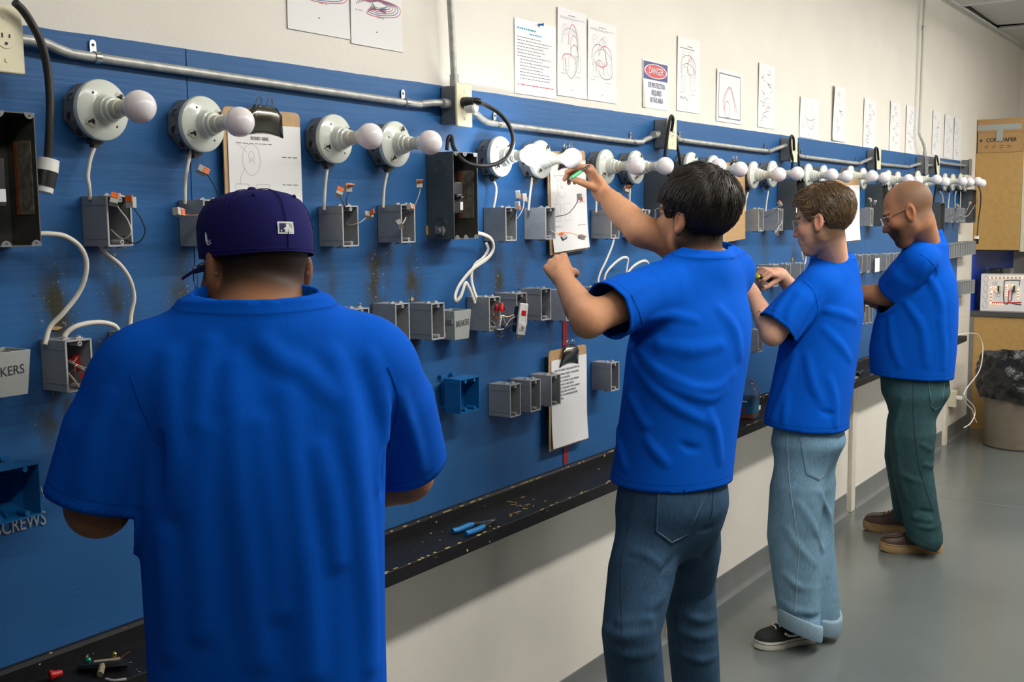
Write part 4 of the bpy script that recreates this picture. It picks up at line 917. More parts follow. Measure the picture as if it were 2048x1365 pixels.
paper(1664, 1690, 170, 281, 'sheet with a curled left edge above the brown-haired man', scrawl(12, 5), curl=.012)
for i, (l, r_, a, b) in enumerate([(1727, 1752, 196, 300), (1780, 1800, 201, 302), (1812, 1833, 210, 308), (1865, 1882, 221, 310), (1889, 1904, 228, 315), (1908, 1922, 235, 320)]):
    paper(l, r_, a, b, 'narrow scribbled sheet, %s of the six farthest papers' % ORD[i], scrawl(40+i, 8, i == 0))
# danger sign
t, surf, w, h = paper(1284, 1336, 117, 214, 'danger eye protection required sign with a curled corner', lambda st, w, h: None, 'signw', name='danger_sign', group=None, cat='sign', curl=.0012)
def on(x, z, off): 
    e = surf(x/w, z/h, off); return e
m_ = MB(); m_.sheet(lambda u, v: surf(.03+.94*u, .60+.37*v, .0006), 8, 6); m_.build('sign_band', MT['signb'], t)
m_ = MB(); n_ = 28
for rr, mi, off in ((1.0, 0, .0010), (.92, 1, .0013)):
    m_.add([surf(.5+.44*rr*math.cos(a), .785+.15*rr*math.sin(a), off) for a in np.linspace(0, 2*PI, n_, endpoint=False)]+[surf(.5, .785, off)], [(k, (k+1) % n_, n_) for k in range(n_)], mi)
m_.build('sign_oval', [MT['signw'], MT['signr']], t, smooth=False)
text_mesh('DANGER', h*.20, MT['signw'], 'lettering', t, (w*.50, -.0036, h*.782), xs=.84, offset=.0)
for k, s_ in enumerate(('EYE PROTECTION', 'REQUIRED', 'IN THIS AREA')):
    text_mesh(s_, h*.155, MT['signb'], 'lettering', t, (w*.53, -.0034, h*(.485-.155*k)), xs=.64, offset=.0)
m_ = MB(); m_.prism([(0, 0), (w*.12, 0), (w*.05, h*.40), (0, h*.62)], -.0042, -.0048, lambda u, v, d: (u, d, v)); m_.build('curled_corner', MT['cream'], t)
# small sign on the grey boxes behind the bearded man
q = at(1750, 517, -.08); m_ = MB().box((0, -.001, -.075), (.085, 0, 0)); o = m_.build('white_card', MT['paper'], smooth=False); o.location = tuple(q); tag(o, 'small blank white card on the far grey boxes', 'paper')

# ------------------------------------------------------------------ clipboards
def clipboard(tl, tr, bl, Y, label, paper_=True, marks=None, title=None, lean=.0, clip=True, hgt=.318, wid=.229, txt=None, tilt=0.0, pw=.216, ph=.279, clipw=.5, swing=0.0):
    a = at(tl[0], tl[1], Y)
    t = thing('clipboard', label, 'clipboard', (a[0], Y, a[2]), 'clipboards hung on the board', (lean, tilt, swing))
    m_ = MB(); r_ = .012
    poly = [(0, -hgt), (wid, -hgt), (wid, -r_), (wid-r_*.3, -r_*.3), (wid-r_, 0), (r_, 0), (r_*.3, -r_*.3), (0, -r_)]
    m_.prism(poly, 0, -.0032, lambda u, v, d: (u, d, v)); m_.build('backing_board', MT['hard'], t)
    if clip:
        cx_ = wid*clipw; c_ = MB()
        prof = [(.010, -.004), (.004, -.016), (-.012, -.022), (-.030, -.016), (-.045, -.008), (-.052, -.005)]
        v = []; ws = (.026, .036, .046, .050, .058, .060)
        for (z, y), hw in zip(prof, ws):
            for k in range(7): u = -1+2*k/6; v.append((cx_+u*hw, y*(1-.25*u*u)-.0005, z-.012*u*u*(z < -.03)))
        f = [(i*7+k, i*7+k+1, (i+1)*7+k+1, (i+1)*7+k) for i in range(5) for k in range(6)]
        c_.add(v, f); co_ = c_.build('clip', MT['clip'], t, angle=70); s_ = co_.modifiers.new('solid', 'SOLIDIFY'); s_.thickness = .0012
        for sg in (-1, 1):
            MB().tube([(cx_+sg*.016+.008*math.cos(a_), -.010-.003*math.sin(a_), .014+.012*math.sin(a_)) for a_ in np.linspace(-.6, PI+.6, 14)], .0014, 6).build('clip_loop', MT['chrome'], t)
    if paper_:
        st = []
        def surf(u, v, off=0.0):
            e = .0012+.006*max(0, .4-v)**2*6+.004*max(0, u-.7)*(1-v)
            return ((wid-pw)/2+.004+u*pw, -.0035-e-off, -.032-(1-v)*ph)
        m_ = MB(); m_.sheet(lambda u, v: surf(u, v, .0008), 6, 10, th=lambda u, v: surf(u, v, 0)); po = m_.build('paper', MT['paper'], t, angle=60)
        if marks: marks(st, pw, ph)
        by = {}
        for v, f, mi in st: by.setdefault(mi, MB()).add([surf(p[0]/pw, p[1]/ph, .0012) for p in v], f)
        for mi, g in by.items(): g.build('printing', MT[mi], po, smooth=False)
        for s_, sz, u, v_, al in (txt or []):
            p_ = surf(u, v_, .0015); text_mesh(s_, sz, MT['ink'], 'lettering', po, p_, align=al, xs=.8)
    return t
def board_nine(st, w, h):
    rg = random.Random(6); words(st, w*.10, w*.60, h*.845, .0007, 'ink', rg)
    circ(st, w*.30, h*.72, .026, .034, .0004, 'inkl', n=9); circ(st, w*.30, h*.745, .008, .011, .0004, 'inkl'); squiggle(st, [(w*.26, h*.69), (w*.30, h*.735), (w*.34, h*.69)], .0004, 0, 'inkl')
    squiggle(st, [(w*.12, h*.84), (w*.2, h*.80), (w*.24, h*.77)], .0004, 0, 'inkl'); squiggle(st, [(w*.22, h*.66), (w*.16, h*.6), (w*.14, h*.53)], .0004, 0, 'inkl')
    for sx in (.08, .36): rect(st, w*sx, h*.34, w*(sx+.17), h*.53, .0004, 'inkl'); squiggle(st, [(w*(sx+.05), h*.48), (w*(sx+.08), h*.44), (w*(sx+.12), h*.40)], .0004, 0, 'inkl')
    squiggle(st, [(w*.25, h*.46), (w*.30, h*.485), (w*.36, h*.46)], .0004, 0, 'inkl')
    for y in (.75, .53, .27): words(st, w*.72, w*.95, h*y, .0010, 'ink', rg)
    words(st, w*.08, w*.26, h*.28, .0010, 'ink', rg)
clipboard((442, 212), (590, 240), (440, 420), -.012, 'brown clipboard with a board diagram sheet behind the man in the cap', True, board_nine, txt=[('BOARD NINE', .011, .42, .885, 'CENTER')])
clipboard((1092, 303), (1160, 320), (1110, 500), -.014, 'clipboard with a diagram sheet under the reaching man\'s raised hand', True, board_nine, txt=[('BOARD SEVEN', .009, .42, .93, 'CENTER')], tilt=R(-3))
clipboard((1443, 326), (1474, 330), (1452, 477), -.03, 'bare tan clipboard hanging between two men\'s heads', False, tilt=R(-3))
def faint(st, w, h):
    rg = random.Random(8); words(st, w*.4, w*.62, h*.90, .0012, 'inkl', rg); words(st, w*.1, w*.9, h*.85, .0009, 'inkl', rg)
clipboard((1664, 360), (1710, 367), (1686, 470), -.022, 'clipboard with an almost blank white sheet behind the brown-haired man', True, faint, tilt=R(-2), clip=False, swing=R(-17))
K5 = [('RULES FOR WIRING 3 AND 4-WAY SWITCHES', .0092, .08, .875, 'LEFT'), ('1.  LOCATE AND CONNECT THE NEUTRAL', .0092, .10, .825, 'LEFT'), ('     (WHITE) TO THE LIGHT.', .0092, .10, .785, 'LEFT'),
      ('2.  CONNECT THE LINE TO THE COMMON', .0092, .10, .745, 'LEFT'), ('     ON THE FIRST 3-WAY SWITCH.', .0092, .10, .705, 'LEFT'), ('3.  CONNECT THE LIGHT TO THE COMMON', .0092, .10, .665, 'LEFT'),
      ('     ON THE SECOND 3-WAY SWITCH.', .0092, .10, .625, 'LEFT'), ('4.  CONNECT THE TRAVELERS BETWEEN', .0092, .10, .585, 'LEFT'), ('     THE BOXES.', .0092, .10, .545, 'LEFT')]
clipboard((1096, 703), (1165, 690), (1100, 898), -.02, 'clipboard with printed wiring rules hanging low above the ledge', True, None, txt=K5, tilt=R(0))

# ------------------------------------------------------------------ things on the ledge
def ledge_pt(px, py): return atz(px, py, SZ)
q = ledge_pt(930, 1064); t = thing('wire_cutter', 'wire cutter with bright blue grips lying on the ledge', 'tool', (q[0], q[1], SZ))
def grip(pts, r): m_ = MB(); m_.tube(pts, r, 10); return m_
o0 = np.array([q[0], q[1], SZ])
gp = [atz(x, y, SZ+.009)-o0 for x, y in ((905, 1063), (918, 1060), (932, 1054), (946, 1049))]
grip(spline(gp), [.0075]*3+[.008]*(len(spline(gp))-6)+[.006]*3).build('grip', MT['handle'], t)
gp2 = [atz(x, y, SZ+.009)-o0 for x, y in ((931, 1068), (944, 1064), (957, 1059), (968, 1053))]
grip(spline(gp2), [.0075]*3+[.008]*(len(spline(gp2))-6)+[.006]*3).build('grip', MT['handle'], t)
h1 = [atz(x, y, SZ+.008)-o0 for x, y in ((946, 1049), (965, 1047), (985, 1042))]; h2 = [atz(x, y, SZ+.008)-o0 for x, y in ((968, 1053), (980, 1047), (990, 1040))]
MB().tube(h1, .0042, 6, flat=.006, ref=(0, 0, 1)).build('jaw', MT['tool'], t); MB().tube(h2, .0042, 6, flat=.006, ref=(0, 0, 1)).build('jaw', MT['tool'], t)
MB().tube([atz(x, y, SZ+.012)-o0 for x, y in ((976, 1044), (987, 1041))], .004, 6, flat=.002, ref=(0, 0, 1)).build('blade', MT['chrome'], t)
# duplex receptacle with ground screw lying at lower left
q = ledge_pt(215, 1325); o0 = np.array([q[0], q[1], SZ]); t = thing('loose_outlet', 'loose cream outlet with green and brass screws lying on the ledge', 'outlet', tuple(o0))
L_ = lambda x, y, z=.012: atz(x, y, SZ+z)-o0
MB().tube([L_(188, 1328), L_(212, 1325), L_(240, 1321)], .008, 8, flat=.006, ref=(0, 0, 1)).build('yoke', mat('tan_plastic', (.42, .36, .22), .4), t)
MB().tube([L_(205, 1332), L_(200, 1350, .006)], .006, 8).build('yoke_foot', bpy.data.materials['tan_plastic'], t)
MB().sphere(L_(176, 1322, .018), .007, 10).build('ground_screw', mat('green_screw', (.03, .32, .20), .3, .7), t); MB().sphere(L_(228, 1310, .022), .006, 10).build('brass_screw', mat('brass', (.62, .42, .10), .25, 1.0), t)
MB().tube([L_(240, 1319), L_(252, 1309, .02), L_(260, 1304, .024)], .002, 6).build('bare_wire', MT['copper'], t)
MB().tube([L_(160, 1336, .006), L_(185, 1334, .01), L_(255, 1328, .01)], .010, 8, flat=.008, ref=(0, 0, 1)).build('outlet_body', MT['blackp'], t)
q = ledge_pt(225, 1363); m_ = MB(); o0 = np.array([q[0], q[1], SZ]); m_.tube(spline([ledge_pt(x, y)-o0+np.array([0, 0, .003]) for x, y in ((212, 1362), (225, 1365), (240, 1364), (253, 1362))]), .0024, 6); o = m_.build('wire_scrap', MT['cable']); o.location = tuple(o0); tag(o, 'short white wire scrap at the near end of the ledge', 'wire')
q = ledge_pt(100, 1362); t = thing('wire_nut', 'dull red wire nut at the near end of the ledge', 'wire nut', (q[0], q[1], SZ), 'red wire nuts'); MB().lathe([(.0095, 0), (.010, .004), (.0068, .010), (.0062, .020), (.0045, .0225)], (0, 0, .009), (1, -.3, .0), 12).build('cap', MT['red'], t)
# wood shavings and offcuts
rg = random.Random(2)
for i in range(16):
    px = rg.uniform(995, 1070); q = ledge_pt(px, 1050-(px-960)*.42+rg.uniform(-25, 10)); 
    if q[1] < -.155 or q[1] > -.03: continue
    a_ = rg.uniform(0, PI); l_ = rg.uniform(.003, .009); m_ = MB().obox((0, 0, .0008), ((math.cos(a_), math.sin(a_), 0), (-math.sin(a_), math.cos(a_), 0), (0, 0, 1)), (l_, .0011, .0007)); o = m_.build('wood_splinter', bpy.data.materials['bare_wood'], smooth=False); o.location = (q[0], q[1], SZ+.0002)
    tag(o, 'tiny pale wood splinter on the ledge beside the wire cutter', 'splinter', 'wood splinters on the ledge')
# clear jar of red wire nuts
q = ledge_pt(1495, 836); jx_, jy_ = q[0], -.085
t = thing('parts_jar', 'clear plastic jar with blue label half full of red wire nuts', 'jar', (jx_, jy_, SZ+.0008))
def rr_ring(hw, hd, z, n=24, p=3.2):
    out = []
    for k in range(n):
        a_ = 2*PI*k/n; c_, s_ = math.cos(a_), math.sin(a_); r_ = (abs(c_)**p+abs(s_)**p)**(-1/p); out.append((hw*r_*c_, hd*r_*s_, z))
    return out
def loft(rings, caps=(True, True)):
    m_ = MB(); n_ = len(rings[0]); v = [p for r_ in rings for p in r_]; f = [(i*n_+k, i*n_+(k+1) % n_, (i+1)*n_+(k+1) % n_, (i+1)*n_+k) for i in range(len(rings)-1) for k in range(n_)]
    if caps[0]: f.append(tuple(range(n_-1, -1, -1)))
    if caps[1]: f.append(tuple((len(rings)-1)*n_+k for k in range(n_)))
    m_.add(v, f); return m_
jw, jd, jh = .052, .052, .165
loft([rr_ring(jw*.9, jd*.9, .0), rr_ring(jw, jd, .008), rr_ring(jw, jd, jh*.62), rr_ring(jw*.88, jd*.88, jh*.80), rr_ring(jw*.66, jd*.66, jh*.88, p=2.2), rr_ring(jw*.66, jd*.66, jh*.97, p=2)], (True, False)).build('jar_body', MT['clear'], t, angle=60)
loft([rr_ring(jw*.70, jd*.70, jh*.955, p=2), rr_ring(jw*.70, jd*.70, jh*.985, p=2), rr_ring(jw*.60, jd*.60, jh*.985, p=2), rr_ring(jw*.60, jd*.60, jh*.955, p=2)], (False, False)).build('jar_rim', MT['clear'], t)
lb = MB(); lab_rings = [rr_ring(jw*1.012, jd*1.012, z) for z in (jh*.16, jh*.52)]
loft(lab_rings, (False, False)).build('label_band', mat('label_teal', (.006, .10, .19), .45, noise=(30, .3)), t, angle=60)
MB().box((-jw*1.02, -.020, jh*.20), (-jw*1.015, .012, jh*.28)).build('label_print', MT['red'], t, smooth=False)
MB().box((-jw*1.021, -.03, jh*.44), (-jw*1.014, .0, jh*.475)).build('label_print', MT['signw'], t, smooth=False); MB().box((.015, -jd*1.021, jh*.20), (.035, -jd*1.014, jh*.31)).build('label_print', MT['signw'], t, smooth=False)
nut_me = None
rg = random.Random(4)
nm = MB(); nm.lathe([(.0075, 0), (.008, .003), (.0052, .008), (.005, .016), (.0035, .018)], (0, 0, -.009), (0, 0, 1), 8); nut_me = nm.mesh('wire_nut', MT['red'])
for i in range(46):
    z = .012+.012*(i//14); lim = .035
    o = link(nut_me, 'wire_nut', None, (jx_+rg.uniform(-lim, lim), jy_+rg.uniform(-lim, lim), SZ+z), (rg.uniform(0, 6), rg.uniform(0, 6), rg.uniform(0, 6)))
    tag(o, 'red wire nut in the clear jar', 'wire nut', 'red wire nuts in the jar')
# tools further along the ledge
q = ledge_pt(1712, 750); t = thing('pliers', 'dark pliers lying on the far part of the ledge', 'tool', (q[0], -.10, SZ+.0012))
MB().tube([(-.05, -.02, .008), (0, -.015, .009), (.06, .0, .008)], .007, 8).build('grip', MT['rubber'], t); MB().tube([(-.05, .02, .008), (0, .012, .009), (.06, .0, .008)], .007, 8).build('grip', MT['rubber'], t); MB().tube([(.055, 0, .008), (.09, .002, .008), (.12, .004, .006)], [.009, .008, .003], 8).build('jaw', MT['tool'], t)
q = ledge_pt(1707, 758); o = MB().prism([(-.03, -.02), (.035, -.02), (.03, .015), (-.02, .02)], 0, .008, lambda u, v, d: (u, v, d)).build('wood_offcut', bpy.data.materials['bare_wood']); o.location = (q[0], -.12, SZ+.0005); tag(o, 'small pale wood offcut on the far part of the ledge', 'wood')

# ------------------------------------------------------------------ far corner: cupboards, counter, box, bin
XC = 8.95
uc = thing('hanging_cupboard', 'tan wall cupboard hung at the far end', 'cupboard', (XC, YW-.002, 1.362))
MB().box((0, -.325, 0), (1.5, 0, .715)).build('carcass', MT['brown'], uc, bevel=.002)
MB().box((-.002, -.352, -.012), (1.5, -.326, .73)).build('cupboard_door', MT['cream'], uc, bevel=.003)
MB().box((.10, -.30, -.012), (1.45, -.01, -.0005)).build('light_rail', MT['counter'], uc)
bx = thing('carton', 'copy paper carton closed with silver tape on top of the cupboard', 'box', (XC+.005, YW-.001, 2.0785))
cw = .305; MB().box((0, -cw, 0), (.43, -.008, .205)).build('carton_body', MT['card'], bx, bevel=.002)
MB().box((-.004, -cw-.004, .150), (.434, -.004, .245)).build('carton_lid', MT['card'], bx, bevel=.002)
MB().box((-.0052, -cw-.005, .165), (-.0042, -.003, .205)).build('tape_strip', MT['tape'], bx, smooth=False)
MB().box((-.0058, -.185, .085), (-.0010, -.138, .168)).build('tape_strip', MT['tape'], bx, smooth=False)
text_mesh('COPY PAPER', .040, INKD, 'lettering', bx, (-.0012, -.172, .090), rot=(PI/2, 0, -PI/2), xs=.92, offset=.0008)
MB().prism([(-.272, .090), (-.262, .102), (-.252, .090), (-.262, .078)], -.0006, -.0014, lambda u, v, d: (d, u+.230, v)).build('printing', INKD, bx, smooth=False)
for k in range(4):
    for z in (.035, .048): MB().box((-.0012, -.24+k*.052, z), (-.0004, -.215+k*.052, z+.004)).build('printing', MT['card'] if False else mat('carton_ink', (.12, .07, .03), .8) if 'carton_ink' not in bpy.data.materials else bpy.data.materials['carton_ink'], bx, smooth=False)
o = MB().box((0, -.05, 0), (.004, 0, .13)).build('pink_paper', mat('pink_sheet', (.62, .42, .46), .8), smooth=False); o.location = (XC+.30, -.328, 2.10); tag(o, 'pale pink sheet beside the carton on the cupboard', 'paper')
bc = thing('base_cabinet', 'tan base cabinet under the dark counter', 'cabinet', (XC, YW-.002, 0))
MB().box((0, -.62, 0), (1.55, 0, .862)).build('carcass', MT['brown'], bc, bevel=.002); MB().box((-.012, -.026, .0), (-.0005, -.0, .86)).build('end_trim', MT['octo'], bc)
o = MB().box((0, -.66, 0), (1.57, 0, .04)).build('countertop', MT['counter'], bevel=.003); o.location = (XC-.012, YW, .8625); tag(o, 'dark counter top on the tan base cabinet', 'counter')
o = MB().box((0, -.006, 0), (1.57, 0, .455)).build('blue_splashback', MT['bluewall'], smooth=False); o.location = (XC-.008, YW-.001, .903); tag(o, 'bright blue splashback under the wall cupboard', 'panel')
# demonstration board with rows of small lamps
a = atx(1960, 622, XC+.05); z0 = .9035
db = thing('demo_board', 'white wiring demo board with glowing lamp chains on the counter', 'display board', (XC+.05, a[1], z0), rot=(0, 0, R(7)))
dw_, dh_ = .62, .275
MB().box((0, -dw_, 0), (.16, 0, dh_)).build('board_case', MT['white2'], db, bevel=.002)
MB().box((-.008, -dw_, .0), (0, -.001, dh_)).build('board_face', mat('demo_white', (.78, .77, .76), .35), db, smooth=False)
MB().box((.03, .0002, dh_*.62), (.09, .002, dh_*.9)).build('tape_patch', MT['brown'], db, smooth=False)
ledm = mat('lamp_orange', (.9, .5, .2), .4, inp={'Emission Color': (1, .55, .22, 1), 'Emission Strength': 3.0})
def on_face(px, py): return atx(px, py, XC+.03)
fp = lambda px, py: (-.010, -(px-1960)/(2048-1960)*.275-.01, (625-py)/(625-545)*dh_)
chains = [((1977, 553), (2046, 551), 9), ((1980, 574), (1990, 574), 3), ((1981, 585), (1981, 606), 4), ((1981, 609), (2005, 609), 6), ((1983, 584), (1992, 582), 2), ((2015, 590), (2014, 570), 5), ((2016, 569), (2026, 569), 3), ((2040, 578), (2040, 596), 4)]
for a_, b_, n_ in chains:
    pa, pb = fp(*a_), fp(*b_); MB().tube([pa, pb], .0028, 6).build('lamp_chain', MT['inkr'], db)
    for k in range(n_):
        u = k/(n_-1); c_ = np.array(pa)*(1-u)+np.array(pb)*u; m_ = MB(); m_.sphere((c_[0]-.003, c_[1], c_[2]), .0042, 8); m_.build('lamp', ledm, db)
for pts, mm, r_ in ([[(1981, 607), (2005, 607), (2048, 605)], 'red', .0035], [[(2009, 558), (2008, 590), (2010, 605), (2016, 610), (2026, 600), (2027, 580)], 'rubber', .003], [[(2009, 558), (2025, 557), (2043, 557), (2042, 568)], 'rubber', .003], [[(2019, 605), (2019, 580), (2027, 579)], 'red', .003], [[(2022, 606), (2035, 609), (2048, 610)], 'rubber', .003]):
    MB().tube([np.array(fp(*p)) for p in pts], r_, 6).build('lead', MT[mm], db)
for px, py in ((1999, 576), (2033, 575)): c_ = fp(px, py); MB().box((c_[0]-.02, c_[1]-.012, c_[2]-.022), (c_[0]+.004, c_[1]+.010, c_[2]+.022)).build('toggle_block', MT['cream'], db, bevel=.002); MB().box((c_[0]-.021, c_[1]+.002, c_[2]-.022), (c_[0]-.002, c_[1]+.012, c_[2]+.022)).build('toggle_block', MT['blackp'], db)
for k, py in enumerate((556, 575, 592, 611)):
    c_ = np.array(fp(1968, py)); MB().tube([c_+np.array([0, .016*math.cos(a_)*(1+.15*math.sin(3*a_+k)), .026*math.sin(a_)]) for a_ in np.linspace(.4, 2*PI, 14)], .0012, 5).build('drawing', MT['inkl'], db)
for px, py in ((1997, 590), (1988, 565)):
    c_ = np.array(fp(px, py)); MB().tube([c_+np.array([0, .014*math.cos(a_), .012*math.sin(a_)]) for a_ in np.linspace(.4, 2*PI+.4, 14)], .0012, 5).build('drawing', MT['inkl'], db)
for nm_, px, w_, h_, mm in (('grey_case', 1974, .085, .075, 'panel'), ('grey_case', 2016, .06, .09, 'grey')):
    p_ = atx(px, 540, XC+.45); o = MB().box((0, -w_, 0), (.12, 0, h_)).build(nm_, MT[mm], bevel=.004); o.location = (XC+.40, min(p_[1]+w_/2, -.02), .9035); 
    o.location.z = .9035; o.scale.z = (p_[2]-.9035)/h_+.15
    tag(o, 'dark grey instrument case behind the demo board' if mm == 'panel' else 'mid grey instrument case behind the demo board, nearer the right edge', 'case')
# waste bin with liner
tcx, tcy = atz(1990, 888, 0)[0]+.02, -.43
tr = .238
tbn = thing('waste_bin', 'brown round waste bin with a black liner at the far end', 'bin', (tcx, tcy, 0))
MB().lathe([(tr*.92, 0), (tr*.96, .01), (tr*1.0, .30), (tr*1.02, .60), (tr*.97, .60), (tr*.90, .03)], (0, 0, 0), (0, 0, 1), 40, caps=True).build('bin_body', MT['can'], tbn)
rgb = np.random.RandomState(3); n_ = 72; rings = []
ph = rgb.rand(6)*6
for i in range(15):
    v_ = i/14; z = .335+.31*v_; ring = []
    for k in range(n_):
        a_ = 2*PI*k/n_; low = .035*math.sin(a_*2+ph[0])+.02*math.sin(a_*3+ph[1])
        cr = .010*math.sin(a_*9+v_*7+ph[2])+.008*math.sin(a_*17-v_*11+ph[3])+.006*math.sin(a_*5+v_*19+ph[4])+.005*math.sin(a_*31+v_*5)
        r_ = tr*1.05+.012+.022*math.sin(PI*min(1, v_*1.1))+cr
        zz = z+low*(1-v_); ring.append((r_*math.cos(a_), r_*math.sin(a_), zz))
    rings.append(ring)
rings.append([(p[0]*.95, p[1]*.95, .652+.004*math.sin(k)) for k, p in enumerate(rings[-1])]); rings.append([(p[0]*.88, p[1]*.88, .60) for p in rings[-2]]); rings.append([(p[0]*.6, p[1]*.6, .45) for p in rings[-3]])
loft(rings, (False, True)).build('liner', MT['bag'], tbn, angle=60)
# low outlet with a white plug, loose beige cable
q = at(1899, 797, YW); t = thing('outlet_box', 'small surface outlet low on the wall with a white plug', 'outlet', (q[0], YW, q[2]))
MB().box((-.036, -.045, -.058), (.036, 0, .058)).build('steel_box', MT['cream'], t, bevel=.003); MB().box((-.037, -.050, -.059), (.037, -.045, .059)).build('cover_plate', MT['ivory'], t, bevel=.002)
MB().box((-.012, -.09, -.004), (.012, -.050, .022)).build('plug', MT['white'], t, bevel=.003)
for z in (.02, -.02): MB().cyl((-.0362, -.022, z), (-.0375, -.022, z), .013, n=14).build('knockout', MT['cream'], t)
cable('beige_cable', [(1915, 671, -.17), (1935, 667, -.20), (1955, 670, -.22), (1965, 690, -.24), (1964, 720, -.26), (1957, 745, -.28), (1935, 775, -.30), (1928, 790, -.31), (1935, 800, -.31), (1948, 815, -.31), (1949, 832, -.31), (1940, 848, -.31), (1928, 856, -.31)], 'thin beige cable hanging from the far end of the ledge', None, r=.0036, m='cable')
cable('beige_cable', [(1926, 795, -.30), (1933, 808, -.30), (1944, 820, -.30), (1949, 835, -.30), (1953, 845, -.30)], 'short beige cable end beside the hanging beige cable', None, r=.0036, m='cable')
# ------------------------------------------------------------------ organic shapes: distance fields meshed on a sparse grid
f32 = np.float32
def V3(p): return np.asarray(p, dtype=f32)
def smin(a, b, k):
    h = np.maximum(k-np.abs(a-b), 0)/k; return np.minimum(a, b)-h*h*k*f32(.25)
def smax(a, b, k): return -smin(-a, -b, k)
def rcone(a, b, ra, rb):
    a = V3(a); b = V3(b); ba = b-a; L2 = f32(ba @ ba)+f32(1e-12)
    def f(P):
        pa = P-a; h = np.clip((pa @ ba)/L2, 0, 1)
        return np.sqrt(np.maximum(((pa-h[:, None]*ba)**2).sum(1), 1e-14))-(ra+(rb-ra)*h)
    return f
def ell(c, r, Rm=None):
    c = V3(c); r = V3(r); Rm = None if Rm is None else np.asarray(Rm, f32)
    def f(P):
        q = P-c
        if Rm is not None: q = q @ Rm.T
        k0 = np.sqrt(((q/r)**2).sum(1)); k1 = np.sqrt(((q/(r*r))**2).sum(1))+f32(1e-9)
        return k0*(k0-1)/k1
    return f
def chain(pts, rad):
    fs = [rcone(pts[i], pts[i+1], rad[i], rad[i+1]) for i in range(len(pts)-1)]
    def f(P):
        d = fs[0](P)
        for g in fs[1:]: d = np.minimum(d, g(P))
        return d
    return f
def loft_sdf(o, ex, ey, secs, p=2.3):       # secs: (z world height, half width, half depth, offset left, offset forward)
    o = V3(o); ex = V3(ex); ey = V3(ey); A0 = np.array(secs, float)
    zt = np.linspace(A0[0, 0], A0[-1, 0], 121); T = np.stack([np.interp(zt, A0[:, 0], A0[:, i]) for i in range(5)], 1)
    ker = np.hanning(19)[1:-1]; ker /= ker.sum()
    for i in range(1, 5): T[:, i] = np.convolve(np.pad(T[:, i], 8, mode='reflect', reflect_type='odd'), ker, 'valid')
    T[:, 1:3] = np.maximum(T[:, 1:3], .02); A = T.astype(f32)
    def f(P):
        q = P-o; z = P[:, 2]; x = q @ ex; y = q @ ey
        hw, hd, cx, cy = (np.interp(z, A[:, 0], A[:, i]).astype(f32) for i in (1, 2, 3, 4))
        u = np.abs((x-cx)/hw); v = np.abs((y-cy)/hd); rho = (u**p+v**p)**(1/p)
        d = (rho-1)*np.minimum(hw, hd)*1.05
        return np.maximum(d, np.maximum(z-A[-1, 0], A[0, 0]-z))
    return f
def union(items):                           # items: (fn, k)
    def f(P):
        d = items[0][0](P)
        for g, k in items[1:]: d = smin(d, g(P), f32(k)) if k > 0 else np.minimum(d, g(P))
        return d
    return f
def local(fn, O, Rm, s=1.0):                # evaluate a field defined in a local frame (rows of Rm are the local axes in world)
    O = V3(O); Rm = np.asarray(Rm, f32)
    return lambda P: fn(((P-O) @ Rm.T)/f32(s))*f32(s)
def near(fn, O, rad):                       # evaluate a costly field only close to it
    O = V3(O)
    def f(P):
        r = np.sqrt(((P-O)**2).sum(1)); m = r < rad; d = (r-f32(rad)+f32(.07)).astype(f32)
        if m.any(): d[m] = fn(P[m])
        return d
    return f
